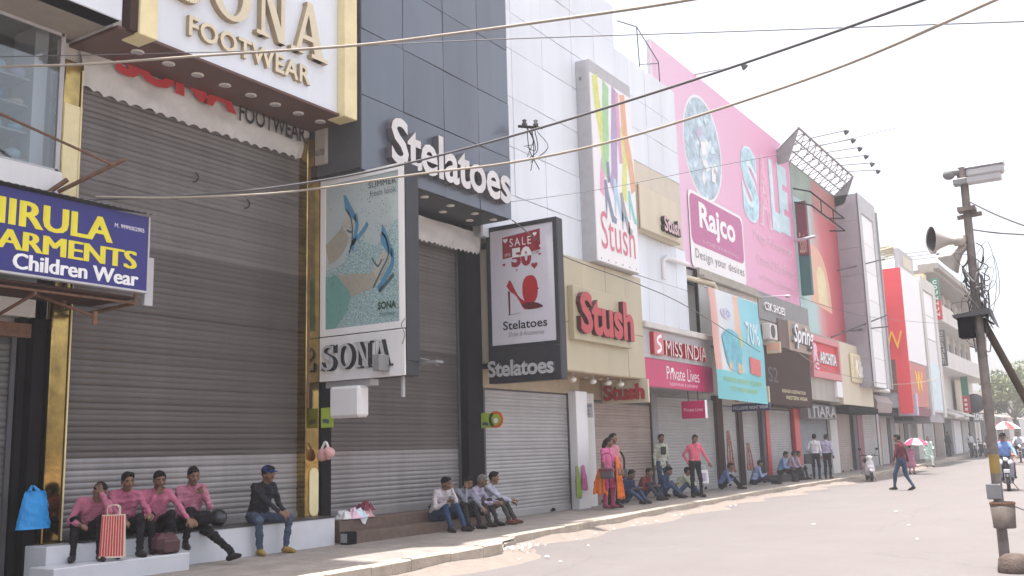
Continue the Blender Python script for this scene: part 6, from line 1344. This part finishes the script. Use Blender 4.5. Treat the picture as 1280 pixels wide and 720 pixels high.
# rags and rubbish left on the brown step
rg_ = thing('rag_heap', 'heap of printed rags on the upper brown step', 'rags', loc=(-11.1, 12.7, .5))
for i, (dy, dx, m_, s_) in enumerate(((-.35, 0, 'paper', .11), (-.05, .03, 'aqua_pale', .12), (.12, .0, 'pink_plastic', .14), (.22, -.06, 'maroon', .13), (-.2, .04, 'pink_pale', .09))): crumple('rag', (-11.1+dx, 12.65+dy, .505+(.10 if i == 3 else 0)), .12, s_*1.2, .13, m_, rg_, 20+i)
MB().add([(-10.99, 12.5, .56), (-10.985, 12.78, .56), (-10.975, 12.66, .40), (-10.975, 12.6, .42)], [(0, 3, 2, 1)]).build('rag', 'paper', rg_)
# handbag, scarf etc. of the standing couple
t = thing('handbag', 'wine and grey handbag held by the woman in orange', 'bag', loc=(-10.35, 20.25, .95))
MB().box(-10.48, -10.14, 20.12, 20.24, .86, 1.10, 0, .03).build('body', mat('bag_grey', (.10, .08, .10), .5, var=.1), t); MB().tube(spline([(-10.45, 20.18, 1.09), (-10.42, 20.2, 1.38), (-10.2, 20.2, 1.4), (-10.17, 20.18, 1.09)], 14), .01, 6).build('strap', 'maroon', t); MB().box(-10.49, -10.13, 20.115, 20.245, 1.02, 1.08, 0, .01).build('flap', 'maroon', t)
def drape(name, label, pts, w, m, th=.02, cat='scarf', n=24):
    P = spline(pts, n); mb = MB(); vs = []
    for i, p in enumerate(P):
        ww = w*(.85+.15*math.sin(i*.35)); f = .012*math.sin(i*.5); vs += [(p[0]+f, p[1]-ww/2, p[2]), (p[0]+th+f*.5, p[1], p[2]), (p[0]+f, p[1]+ww/2, p[2]+.01)]
    mb.add(vs, [(3*i+k, 3*i+k+1, 3*i+k+4, 3*i+k+3) for i in range(len(P)-1) for k in range(2)], 0, True)
    return mb.build(name, m, None, label, cat)
orange = mat('scarf_orange', (.68, .16, .02), .8, var=.15, scale=10)
sheet_drape('scarf', 'orange scarf hanging down the front of the standing woman', (-10.26, 20.62, 1.32), (-10.22, 20.66, .42), .05, .17, (0, 1), orange, 'scarf')
sheet_drape('scarf', 'orange scarf end hanging at the back of the standing woman', (-10.56, 20.36, 1.05), (-10.58, 20.34, .52), .06, .15, (1, .2), orange, 'scarf')
t = thing('shoulder_bag', 'dark shoulder bag strap on the man behind the woman in orange', 'bag', loc=(-10.5, 21.15, 1.0))
MB().tube(spline([(-10.50, 21.28, 1.46), (-10.42, 21.30, 1.3), (-10.44, 21.34, 1.05)], 10), .022, 6).build('strap', 'black_metal', t); MB().box(-10.62, -10.40, 21.26, 21.46, .82, 1.06, 0, .04).build('pouch', 'charcoal', t)
for i, (yy, m_, lb) in enumerate(((20.25, 'lime', 'green cloth hanging on the white column'), (20.55, 'pink_deep', 'pink cloth hanging on the white column'))): sheet_drape('hanging_cloth', lb, (-11.12, yy, 1.14), (-11.09, yy, .45 if i == 0 else .62), .03, .12, (0, 1), mat('cloth_lime', (.22, .32, .06), .8, var=.2) if i == 0 else 'pink_deep')
for i, (xx, yy, lb) in enumerate(((-11.7, 31.8, 'patterned orange scarves hanging on the brown pillar'), (-11.75, 33.85, 'orange cloth hanging on the second brown pillar'))): sheet_drape('hanging_scarves', lb, (xx+.05, yy, 2.0-.4*i), (xx+.1, yy, .7), .06, .2, (.3, 1), mat('scarf_print', (.26, .12, .09), .8, var=.7, scale=14))
carrier('white_shopping_bag', 'white and blue carrier bag held by the bright pink shirted man', (-10.32, 26.0, .52), .30, .10, .36, 'print_white', rad(20)); 
wb = [o for o in C.objects if o.name.startswith('white_shopping_bag')][0]; MB().box(-.09, .09, -.056, -.052, .06, .28).build('print_block', 'lilac', wb, shift=(0, 0, 0))
carrier('dark_side_bag', 'dark bag at the side of the white shirted man seen from behind', (-11.0, 38.65, .75), .34, .12, .38, 'charcoal', rad(60))
# umbrella over the child
t = thing('umbrella', 'red and white umbrella carried over the child in pink', 'umbrella', loc=(-8.8, 48.1, gz(48)))
for k in range(8):
    mb = MB(); a0, a1 = 2*PI*k/8, 2*PI*(k+1)/8; vs = []; nn = 6
    for j in range(nn+1):
        r = .58*j/nn; zz = 1.62-.30*(j/nn)**2
        for a in (a0, (a0+a1)/2, a1): vs.append((-8.75+r*math.cos(a), 48.05+r*math.sin(a), gz(48)+zz-.02*(1 if a == (a0+a1)/2 else 0)*j/nn))
    mb.add(vs, [(3*j+q, 3*(j+1)+q, 3*(j+1)+q+1, 3*j+q+1) for j in range(nn) for q in range(2)], 0, True); mb.build('canopy_gore', mat('umb_red', (.58, .03, .10), .5) if k % 2 else 'print_white', t)
MB().tube([(-8.75, 48.05, gz(48)+.85), (-8.75, 48.05, gz(48)+1.68)], .01, 6).build('shaft', 'steel', t)

# ------------------------------------------------------------------ two-wheelers
def wheel(parent, y, r, w, hub='mid_grey'):
    wh = MB().lathe([(r-.035, -w/2), (r-.008, -w/2), (r, 0), (r-.008, w/2), (r-.035, w/2), (r-.05, 0), (r-.035, -w/2)], (0, y, r), (1, 0, 0), 22).build('wheel', 'rubber', parent, shift=(0, 0, 0))
    MB().lathe([(.001, -w*.3), (.05, -w*.5), (.06, -w*.3), (r-.05, -w*.22), (r-.05, w*.22), (.06, w*.3), (.05, w*.5), (.001, w*.3)], (0, y, r), (1, 0, 0), 16).build('rim', hub, wh, shift=(0, 0, 0))
def Bld(mb, n, m, p): return mb.build(n, m, p, shift=(0, 0, 0))
def scooter(label, loc, face, paint, group='two-wheelers in the street'):
    """local +Y is forward"""
    t = thing('motor_scooter', label, 'scooter', group, loc, rad(face-90))
    wheel(t, .62, .23, .10); wheel(t, -.58, .23, .10)
    b = Body(); b.cone((0, -.75, .62), (0, -.28, .60), .13, .17, 0, .05); b.cone((0, -.62, .42), (0, -.2, .40), .12, .14, 0, .05); b.cone((-.09, -.1, .27), (-.09, .28, .27), .06, .06, 0, .04); b.cone((.09, -.1, .27), (.09, .28, .27), .06, .06, 0, .04)
    b.cone((0, .42, .32), (0, .40, .82), .13, .09, 0, .05); b.cone((-.12, .42, .4), (-.08, .42, .72), .07, .06, 0, .05); b.cone((.12, .42, .4), (.08, .42, .72), .07, .06, 0, .05); b.cone((0, .50, .42), (0, .78, .40), .07, .06, 0, .05); b.cone((-.04, .40, .90), (.04, .40, .90), .09, .09, 0, .05)
    put(bpy.data.objects.new('body', b.mesh('body', [paint], .018)), t)
    st = Body(); st.cone((0, -.72, .80), (0, -.10, .77), .09, .10, 0, .04); st.cone((-.07, -.5, .78), (-.06, -.15, .76), .08, .08, 0, .04); st.cone((.07, -.5, .78), (.06, -.15, .76), .08, .08, 0, .04); put(bpy.data.objects.new('seat', st.mesh('seat', [M['rubber']], .02)), t)
    Bld(MB().tube(spline([(-.34, .30, .98), (-.15, .38, 1.0), (0, .40, .96), (.15, .38, 1.0), (.34, .30, .98)], 14), .016, 8), 'handlebar', 'black_metal', t)
    for s_ in (-1, 1):
        mr_ = Bld(MB().tube([(s_*.22, .36, 1.0), (s_*.30, .36, 1.2)], .008, 6).ell((s_*.32, .35, 1.24), (.065, .02, .045)), 'mirror', 'black_metal', t); Bld(MB().tube([(s_*.07, .62, .23), (s_*.07, .46, .60)], .025, 8), 'fork', 'steel', t)
    Bld(MB().ell((0, .49, .90), (.075, .03, .055)), 'headlight', 'lamp_glass', t); Bld(MB().box(-.10, .10, .535, .55, .52, .62, 0, .01), 'number_plate', 'print_white', t); Bld(MB().tube([(.15, -.2, .25), (.16, -.75, .30)], [.03, .05], 10), 'exhaust', 'steel', t); Bld(MB().ell((0, -.88, .64), (.09, .02, .04)), 'tail_light', 'red', t); Bld(MB().tube([(-.12, -.05, .22), (-.26, -.1, .0)], .012, 6), 'side_stand', 'black_metal', t)
    return t
def motorcycle(label, loc, face, paint, group='two-wheelers in the street'):
    t = thing('motorcycle', label, 'motorcycle', group, loc, rad(face-90)); wheel(t, .66, .30, .09); wheel(t, -.62, .30, .10)
    b = Body(); b.cone((0, .02, .80), (0, .34, .82), .13, .15, 0, .05); b.cone((0, .34, .82), (0, .42, .76), .13, .08, 0, .05); b.cone((0, -.75, .76), (0, -.35, .62), .06, .10, 0, .05); b.cone((-.07, -.4, .6), (-.07, -.1, .55), .06, .07, 0, .04); b.cone((.07, -.4, .6), (.07, -.1, .55), .06, .07, 0, .04); put(bpy.data.objects.new('tank_and_tail', b.mesh('tank', [paint], .02)), t)
    st = Body(); st.cone((0, -.70, .84), (0, -.05, .80), .08, .10, 0, .04); put(bpy.data.objects.new('seat', st.mesh('seat', [M['rubber']], .02)), t)
    en = Body(); en.cone((0, .05, .38), (0, .15, .62), .14, .10, 0, .05); en.cone((-.14, .02, .36), (.14, .02, .36), .11, .11, 0, .04); put(bpy.data.objects.new('engine', en.mesh('engine', [M['dark_grey']], .02)), t)
    Bld(MB().tube([(0, .40, .85), (0, .3, .45), (0, -.1, .3), (0, -.6, .32)], .03, 8).tube([(0, .36, .80), (0, -.3, .72), (0, -.6, .34)], .025, 8), 'frame', 'black_metal', t)
    for s_ in (-1, 1):
        Bld(MB().tube([(s_*.08, .66, .30), (s_*.08, .42, .92)], .022, 8), 'fork', 'steel', t); Bld(MB().tube([(s_*.22, .30, 1.06), (s_*.28, .3, 1.24)], .008, 6).ell((s_*.31, .29, 1.27), (.06, .02, .04)), 'mirror', 'black_metal', t)
    Bld(MB().tube(spline([(-.36, .22, 1.0), (-.2, .32, 1.04), (0, .42, .96), (.2, .32, 1.04), (.36, .22, 1.0)], 14), .014, 8), 'handlebar', 'black_metal', t); Bld(MB().ell((0, .52, .90), (.09, .06, .10)), 'headlight', 'lamp_glass', t)
    Bld(MB().tube([(.14, .1, .3), (.15, -.3, .27), (.16, -.85, .36)], [.02, .03, .045], 10), 'exhaust', 'steel', t); Bld(MB().box(-.07, .07, .40, .88, .615, .64, 0, .01), 'front_mudguard', paint, t); Bld(MB().tube([(-.1, 0, .3), (-.3, -.05, .0)], .012, 6), 'side_stand', 'black_metal', t); Bld(MB().box(-.08, .08, -.86, -.85, .52, .62, 0, .005), 'number_plate', 'print_white', t)
    return t
scooter('white parked scooter with pale panels at the kerb beyond the seated men', (-9.25, 40.8, .012), -70, mat('scooter_white', (.55, .52, .54), .25, var=.05, spec=.5))
dark_red = mat('bike_red', (.10, .02, .03), .3, spec=.5); dark_paint = mat('bike_black', (.025, .022, .028), .3, spec=.5)
scooter('dark scooter with rider in blue coming down the road behind the pole', (-3.45, 32.6, .0), -84, dark_paint)
person('scooter rider in blue shirt with dark helmet behind the pole', (-3.45, 32.35, .0), -84, (0, 0, .88), (10, 0, 0), {'l': (-.30, .46, 1.02), 'r': (.30, .46, 1.02)}, {'l': (-.14, .30, .30), 'r': (.14, .30, .30)}, (0, 0, 0), (.16, .26, .52), (.30, .32, .38), vox=MID, H=1.7, cap=(.015, .015, .018), seed=50)
person('pillion passenger in red behind the rider in blue', (-3.48, 32.85, .0), -84, (0, 0, .93), (4, 0, 0), {'l': (-.2, .2, 1.0), 'r': (.2, .2, 1.0)}, {'l': (-.2, .25, .34), 'r': (.2, .25, .34)}, (6, 0, 0), (.42, .12, .12), (.2, .1, .12), vox=FAR, H=1.6, seed=52)
motorcycle('dark red motorcycle following the scooter down the road', (-5.9, 63.0, gz(63)), -85, dark_red)
person('motorcycle rider in white shirt further up the road', (-5.9, 62.85, gz(63)), -85, (0, 0, .92), (14, 0, 0), {'l': (-.32, .52, 1.05), 'r': (.32, .52, 1.05)}, {'l': (-.16, .15, .32), 'r': (.16, .15, .32)}, (0, 0, 0), (.46, .48, .56), (.1, .1, .12), vox=FAR, H=1.7, seed=53)
t = thing('cloth_parasol', 'red and white parasol over the far riders', 'umbrella', loc=(-5.6, 60, gz(60)))
mb = MB(); nn = 5; vs = []
for j in range(nn+1):
    for k in range(16): a = 2*PI*k/16; r = .75*j/nn; vs.append((-6.2+r*math.cos(a), 60+r*math.sin(a), gz(60)+2.3-.4*(j/nn)**2))
mb.add(vs, [(j*16+k, (j+1)*16+k, (j+1)*16+(k+1) % 16, j*16+(k+1) % 16) for j in range(nn) for k in range(16)], 0, True)
for i in range(len(mb.m)): mb.m[i] = (i//2) % 2
mb.build('canopy', ['red', 'print_white'], t); MB().tube([(-6.2, 60, gz(60)+.9), (-6.2, 60, gz(60)+2.32)], .012, 6).build('shaft', 'steel', t)
for i, (xx, yy, fc, pt, lb) in enumerate(((-10.1, 76.5, -70, dark_paint, 'nearest black motorcycle of the parked row far up the street'), (-9.7, 78.2, -66, dark_red, 'second parked motorcycle of the far row'), (-9.3, 80.2, -72, dark_paint, 'third parked motorcycle of the far row'), (-8.8, 82.4, -68, mat('bike_silver', (.3, .3, .32), .3), 'silver parked motorcycle at the far end of the row'))): motorcycle(lb, (xx, yy, gz(yy)), fc, pt)

# ------------------------------------------------------------------ pole with horn speaker, lamp, bins
PX, PY = -1.50, 13.0
PO = thing('street_pole', 'weathered steel pole with tangled cables at the right', 'pole', loc=(PX, PY, 0))
def pole_x(z): return PX - .03 + .02*z - .0
MB().tube([(PX, PY, 0), (PX, PY, 1.5), (PX-.01, PY, 3.2), (PX, PY, 4.78)], [.060, .056, .052, .046], 14).build('shaft', 'pole_metal', PO)
MB().tube([(PX, PY, 1.10), (PX, PY, 1.32)], .0585, 14).build('painted_band', 'pole_paint', PO)
random.seed(31)
mb = MB()
for i in range(18):
    z0 = random.uniform(3.0, 3.9); a0 = random.uniform(0, 6.28); r_ = random.uniform(.068, .12); pts = []
    for k in range(6): a = a0+k*random.uniform(.4, 1.0); pts.append((PX+(r_+random.uniform(-.03, .06))*math.cos(a), PY+(r_+random.uniform(-.03, .06))*math.sin(a), z0-k*random.uniform(.03, .16)))
    mb.tube(spline(pts, 15), random.choice([.005, .007, .009, .013]), 5, caps=False)
for i in range(14):
    a = random.uniform(0, 6.28); z0 = random.uniform(3.0, 3.9); p0 = (PX+.07*math.cos(a), PY+.07*math.sin(a), z0); L = random.uniform(.1, .28)
    mb.tube(spline([p0, (p0[0]+L*math.cos(a), p0[1]+L*.5*math.sin(a), z0+random.uniform(-.05, .2)), (p0[0]+L*.9*math.cos(a+.6), p0[1]+.1, z0-random.uniform(.1, .35)), (PX+.06, PY, z0-.5)], 14), .0035, 4, caps=False)
mb.build('cable_tangle', 'cable_dark', PO)
MB().box(PX-.10, PX+.10, PY-.12, PY+.08, 4.28, 4.33).tube([(PX-.12, PY, 4.22), (PX+.16, PY, 4.24)], .03, 8).build('clamp', 'pole_metal', PO)
# strut leaning against the pole
MB().tube([(PX+.02, PY+.08, 2.95), (PX+.55, PY+.1, 1.55), (PX+1.05, PY+.1, .0)], .045, 10).build('pole_strut', 'bark_dark', None, 'dark slanting strut leaning on the steel pole', 'strut')
JB = thing('junction_box', 'dark open junction box strapped to the pole', 'box', loc=(PX, PY, 2.7))
MB().box(PX-.23, PX-.05, PY-.12, PY+.1, 2.72, 2.98, 0, .01).build('case', 'black_metal', JB); MB().prism([(PX-.28, PY-.16, 3.0), (PX+.14, PY-.16, 3.05), (PX+.2, PY-.16, 2.82), (PX+.12, PY-.16, 2.98), (PX-.26, PY-.16, 2.96)], (0, .3, 0)).build('lid', 'dark_grey', JB)
HS = thing('horn_loudspeaker', 'grey horn loudspeakers clamped to the pole', 'loudspeaker', loc=(PX, PY, 3.8))
MB().lathe([(.175, 0), (.165, .02), (.10, .12), (.055, .22), (.05, .30), (.07, .30), (.07, .40), (.001, .40)], (PX-.42, PY-.22, 3.94), (.80, .45, -.04), 22).lathe([(.165, .012), (.05, .18), (.001, .2)], (PX-.42, PY-.22, 3.94), (.8, .45, -.04), 22, 1).build('horn', ['horn', 'dark_grey'], HS)
MB().lathe([(.17, 0), (.16, .02), (.09, .13), (.05, .22), (.05, .34), (.001, .34)], (PX-.30, PY+.05, 3.66), (.62, -.1, .55), 20).lathe([(.16, .012), (.04, .18), (.001, .2)], (PX-.30, PY+.05, 3.66), (.62, -.1, .55), 20, 1).build('horn', ['horn', 'dark_grey'], HS)
MB().tube([(PX-.12, PY-.05, 3.9), (PX, PY, 3.92)], .025, 8).build('bracket', 'pole_metal', HS)
SL = thing('street_lamp_head', 'long grey lamp head on top of the pole', 'lamp', loc=(PX, PY, 4.75))
MB().box(PX+.04, PX+.46, PY-.10, PY+.06, 4.70, 4.80, 0, .02).box(PX+.02, PX+.42, PY-.09, PY+.05, 4.62, 4.70, 0, .01).build('housing', 'light_grey', SL); MB().box(PX+.03, PX+.47, PY-.105, PY+.065, 4.80, 4.83, 0, .01).build('lid', 'steel', SL)
MB().tube([(PX+.06, PY-.02, 4.79), (PX-.14, PY-.03, 4.80)], .045, 10).ell((PX-.16, PY-.03, 4.78), (.075, .06, .07)).build('neck', 'mid_grey', SL); MB().tube([(PX, PY, 4.70), (PX, PY, 4.84)], .075, 12).build('socket', 'pole_metal', SL); MB().box(PX-.12, PX+.05, PY-.09, PY+.04, 4.62, 4.70, 0, .01).build('ballast', 'mid_grey', SL)
BN = thing('pole_bin', 'rusty open metal bin fixed to the pole', 'bin', loc=(PX, PY, .6))
mb = MB().lathe([(.12, 0), (.135, .28), (.130, .28), (.11, .02), (.001, .02)], (PX+.05, PY-.13, .48), (0, 0, 1), 22); mb.build('bucket', mat('bin_rust', (.10, .08, .07), .7, var=.3, scale=10, dirt=.5, dirtcol=(.09, .05, .035)), BN); MB().lathe([(.136, 0), (.142, .02), (.136, .03)], (PX+.05, PY-.13, .745), (0, 0, 1), 22).build('rim', 'rust', BN)
lump('litter', (PX+.05, PY-.13, .70), (.10, .10, .04), 'bag_maroon', seed=8, parent=BN)
BK = thing('pole_plate', 'small grey notice plate tied to the pole above the bin', 'sign', loc=(PX, PY, .95)); MB().box(PX-.11, PX+.05, PY-.10, PY-.075, .80, .98, 0, .03).build('plate', 'mid_grey', BK)
MB().lathe([(.16, 0), (.19, .08), (.17, .22), (.10, .27), (.001, .28)], (PX+.14, PY-.35, -.06), (0, 0, 1), 18).build('concrete_stump', mat('stump_brown', (.085, .062, .052), .9, var=.3, scale=9, bump=.6), None, 'rounded stump at the foot of the pole', 'stump')
MB().tube([(PX+.18, PY-.1, .72), (PX+.5, PY-.1, .58), (PX+.9, PY, .3)], .008, 6).build('stay_wire', 'cable_dark', None, 'short thin wire from the pole bin to the right', 'cable')

# ------------------------------------------------------------------ overhead cables (sagging between shop fronts and poles off to the right)
def cable(pts, r, m, label, n=60): return MB().tube(spline(pts, n), r, 6, caps=True).build('overhead_cable', m, None, label, 'cable', 'overhead cables')
cable([(-11.058, 5.604, 6.033), (-10.613, 5.957, 6.07), (-9.716, 6.426, 6.035), (-8.566, 7.059, 6.061), (-6.827, 7.679, 5.957), (-5.65, 7.85, 5.839), (-4.279, 7.798, 5.614), (-3.093, 7.534, 5.331), (-1.776, 7.0, 4.942)], 0.015, 'cable_tan', 'thick tan cable crossing over the footwear fascia')
cable([(-11.276, 5.706, 6.248), (-10.826, 6.069, 6.279), (-8.529, 7.614, 6.301), (-5.796, 8.669, 6.107), (-3.181, 9.197, 5.702), (-1.616, 9.104, 5.308), (-0.47, 8.935, 4.98), (0.228, 8.621, 4.705)], 0.006, 'cable_dark', 'thin dark cable just above the thick tan cable')
cable([(-10.557, 7.067, 4.697), (-9.63, 7.631, 4.712), (-8.571, 8.065, 4.716), (-7.058, 8.347, 4.736), (-5.323, 8.534, 4.846), (-3.603, 8.447, 4.92), (-2.274, 8.224, 4.941), (-1.137, 7.821, 4.89), (-0.426, 7.476, 4.842)], 0.013, 'cable_dark', 'dark sagging cable over the slate blue panels')
cable([(-10.418, 7.079, 4.717), (-9.558, 7.574, 4.668), (-8.243, 8.138, 4.636), (-6.593, 8.492, 4.638), (-5.375, 8.602, 4.578), (-4.195, 8.549, 4.554), (-2.978, 8.465, 4.618), (-1.727, 8.144, 4.646), (-0.586, 7.554, 4.636), (-0.083, 7.253, 4.629)], 0.013, 'cable_tan', 'tan sagging cable just below the dark sagging cable')
cable([(-13.358, 14.07, 6.357), (-11.895, 15.307, 6.419), (-10.275, 16.4, 6.545), (-8.542, 17.311, 6.732), (-6.449, 18.113, 7.007), (-4.969, 18.534, 7.14), (-3.238, 18.857, 7.324)], 0.0055, 'cable_dark', 'hair thin cable passing in front of the pink billboard')
cable([(-1.452, 12.902, 4.383), (-1.179, 12.474, 4.116), (-0.865, 11.943, 3.836), (-0.437, 11.316, 3.504)], 0.01, 'cable_dark', 'short dark cable running right from the pole clamp')
cable([(-1.447, 12.875, 4.025), (-1.165, 12.522, 3.882), (-0.892, 12.16, 3.76), (-0.369, 11.417, 3.52)], 0.01, 'cable_dark', 'short dark cable running right from the cable tangle')
cable([(-11.024, 37.221, 5.251), (-10.884, 40.436, 4.729), (-10.427, 43.681, 4.371), (-9.866, 48.941, 4.219), (-9.328, 54.12, 4.493), (-9.13, 59.199, 4.976)], 0.016, 'cable_tan', 'low sagging wire from the blue grey shutter sign to the far fronts')
cable([(-9.558, 15.236, 5.831), (-9.831, 17.524, 5.564), (-9.873, 21.517, 5.442), (-10.138, 25.278, 5.31), (-10.186, 31.244, 4.515)], 0.012, 'cable_dark', 'wire along the front of the white wall and magenta sign')
cable([(-10.945, 39.08, 7.327), (-10.461, 43.392, 7.22), (-9.9, 48.661, 7.342), (-8.616, 59.028, 7.94)], 0.01, 'cable_dark', 'thin wire crossing the mural and the grey tower')
LITTER = [(-8.21, 11.18), (-7.52, 11.91), (-7.85, 12.69), (-7.29, 12.3), (-6.81, 11.83), (-8.21, 14.84), (-7.49, 13.91), (-8.41, 15.9), (-8.55, 16.93), (-8.53, 17.7), (-8.8, 18.48), (-8.56, 18.31), (-8.59, 18.96), (-8.87, 20.57), (-8.82, 20.84), (-9.01, 22.48), (-8.87, 24.05), (-8.85, 24.38), (-9.09, 29.96), (-5.32, 18.73), (-4.6, 22.44), (-3.67, 18.87), (-3.04, 16.17)]
LITTER_L = ['white paper scrap on the road, first from the left', 'white paper scrap on the road, second from the left', 'white paper scrap on the road, third from the left', 'white paper scrap on the road, fourth from the left', 'white paper scrap on the road, fifth from the left', 'white paper scrap on the road, sixth from the left', 'white paper scrap on the road, seventh from the left', 'white paper scrap on the road, eighth from the left', 'white paper scrap on the road, ninth from the left', 'white paper scrap on the road, tenth from the left', 'white paper scrap on the road, eleventh from the left', 'white paper scrap on the road, twelfth from the left', 'white paper scrap on the road, thirteenth from the left', 'white paper scrap on the road, fourteenth from the left', 'white paper scrap on the road, fifteenth from the left', 'white paper scrap on the road, sixteenth from the left', 'white paper scrap on the road, seventeenth from the left', 'white paper scrap on the road, eighteenth from the left', 'white paper scrap on the road, nineteenth from the left', 'white paper scrap on the road, twentieth from the left', 'white paper scrap on the road, twenty-first from the left', 'white paper scrap on the road, twenty-second from the left', 'white paper scrap on the road, twenty-third from the left']
# ------------------------------------------------------------------ litter along the gutter
random.seed(17)
for i, (xx, yy) in enumerate(LITTER):
    mb = MB(); s_ = random.uniform(.02, .048); n = 6
    P = [(s_*random.uniform(.6, 1.2)*math.cos(2*PI*k/n), s_*random.uniform(.6, 1.2)*math.sin(2*PI*k/n), random.uniform(.0, .012)) for k in range(n)]
    mb.add(P + [(0, 0, random.uniform(.008, .025))], [(k, (k+1) % n, n) for k in range(n)], 0); o = mb.build('paper_scrap', random.choice(['paper', 'print_white', 'paper', 'aqua_pale']), None, LITTER_L[i], 'litter', 'paper scraps along the gutter'); o.location = (xx, yy, gz(yy)+.03)
lp = thing('litter_heap', 'scattered white litter in the gap between the kerb sections', 'litter', loc=(-8.2, 13.4, 0))
for k in range(26):
    s_ = random.uniform(.015, .04); cx_, cy_ = -8.25+random.uniform(-.22, .25), 13.2+random.uniform(-.5, .45); a = random.uniform(0, 3); z = .05
    MB().add([(cx_+s_*math.cos(a), cy_+s_*math.sin(a), z+random.uniform(0, .03)), (cx_-s_*math.sin(a), cy_+s_*math.cos(a), z+.03), (cx_-s_*math.cos(a), cy_-s_*math.sin(a), z), (cx_+s_*math.sin(a), cy_-s_*math.cos(a), z+random.uniform(0, .04))], [(0, 1, 2, 3)]).build('paper_scrap', random.choice(['paper', 'print_white', 'peach']), lp)

# ------------------------------------------------------------------ trees beyond the end of the street
def tree(label, loc, h, r, seed, leafm, n=5200, leaf=.22):
    rs = random.Random(seed); t = thing('roadside_tree', label, 'tree', 'trees at the end of the street', loc)
    mb = MB(); x, y, z = loc; top = h*.45
    mb.tube([(x, y, z-.2), (x+.1, y, z+top*.5), (x-.1, y+.1, z+top)], [.32, .24, .18], 10)
    clumps = []
    for i in range(9):
        a = rs.uniform(0, 6.28); e = rs.uniform(.3, 1.2); L = r*rs.uniform(.55, .95); p = (x+L*math.cos(a)*math.cos(e)*1.0, y+L*math.sin(a)*math.cos(e), z+top+L*math.sin(e)*h*.5/r)
        mb.tube(spline([(x, y, z+top*rs.uniform(.7, 1)), (x+(p[0]-x)*.5, y+(p[1]-y)*.5, z+top+(p[2]-z-top)*.35), p], 8), [.12, .11, .09, .08, .07, .05, .04, .03, .03][:len(spline([(0, 0, 0), (1, 1, 1), (2, 2, 2)], 8))], 6); clumps.append((p, r*rs.uniform(.28, .5)))
    for i in range(16): a = rs.uniform(0, 6.28); q = rs.uniform(0, .8)*r; clumps.append(((x+q*math.cos(a), y+q*math.sin(a), z+top+rs.uniform(.05, .55)*h), r*rs.uniform(.2, .4)))
    mb.build('trunk', 'trunk', t)
    R_ = np.random.RandomState(seed); V = []; Fc = []; Ml = []
    for k in range(n):
        c, cr = clumps[R_.randint(len(clumps))]; d = R_.normal(0, 1, 3); d /= np.linalg.norm(d); rr_ = cr*(R_.rand()**.4); p = np.array(c)+d*rr_*np.array([1, 1, .8])
        u = R_.normal(0, 1, 3); u /= np.linalg.norm(u); w = np.cross(u, R_.normal(0, 1, 3)); w /= np.linalg.norm(w); s_ = leaf*R_.uniform(.6, 1.3); b = len(V)
        V += [tuple(p-u*s_), tuple(p+w*s_*.45), tuple(p+u*s_), tuple(p-w*s_*.45)]; Fc.append((b, b+1, b+2, b+3)); Ml.append(R_.randint(3))
    m2 = MB(); m2.v = V; m2.f = Fc; m2.m = Ml; m2.sm = [False]*len(Fc); m2.build('crown', leafm, t)
def leafmat(n, c):
    m = mat(n, c, .6, var=.25, scale=1.5); b = m.node_tree.nodes['Principled BSDF']; b.inputs['Subsurface Weight'].default_value = 0; return m
lm = [leafmat('leaf_a', (.10, .13, .035)), leafmat('leaf_b', (.14, .15, .04)), leafmat('leaf_c', (.07, .10, .03))]
tree('dry green tree just right of the pole at the street end', (-11.5, 121, gz(121)), 8.5, 4.2, 1, lm)
tree('bushy green tree at the right edge beyond the riders', (-7.0, 132, gz(132)), 10.0, 5.0, 2, lm)
tree('far hazy tree behind the riders', (-14.0, 150, gz(150)), 9.0, 5.0, 3, lm)
tree('tall far tree beyond the right edge of the street', (0.0, 140, gz(140)), 11.0, 5.5, 4, lm)
# ------------------------------------------------------------------ dusty air
hz = MB().box(-170, 170, -70, 430, -1.2, 24.0).build('haze', 'paper', None, kind='stuff')
hm = bpy.data.materials.new('haze_air'); hm.use_nodes = True; hn = hm.node_tree; hn.nodes.clear(); ho_ = hn.nodes.new('ShaderNodeOutputMaterial'); vv = hn.nodes.new('ShaderNodeVolumePrincipled')
vv.inputs['Color'].default_value = (.92, .90, .92, 1); vv.inputs['Density'].default_value = HAZE; vv.inputs['Anisotropy'].default_value = 0.3; hn.links.new(vv.outputs[0], ho_.inputs['Volume'])
hz.data.materials.clear(); hz.data.materials.append(hm)
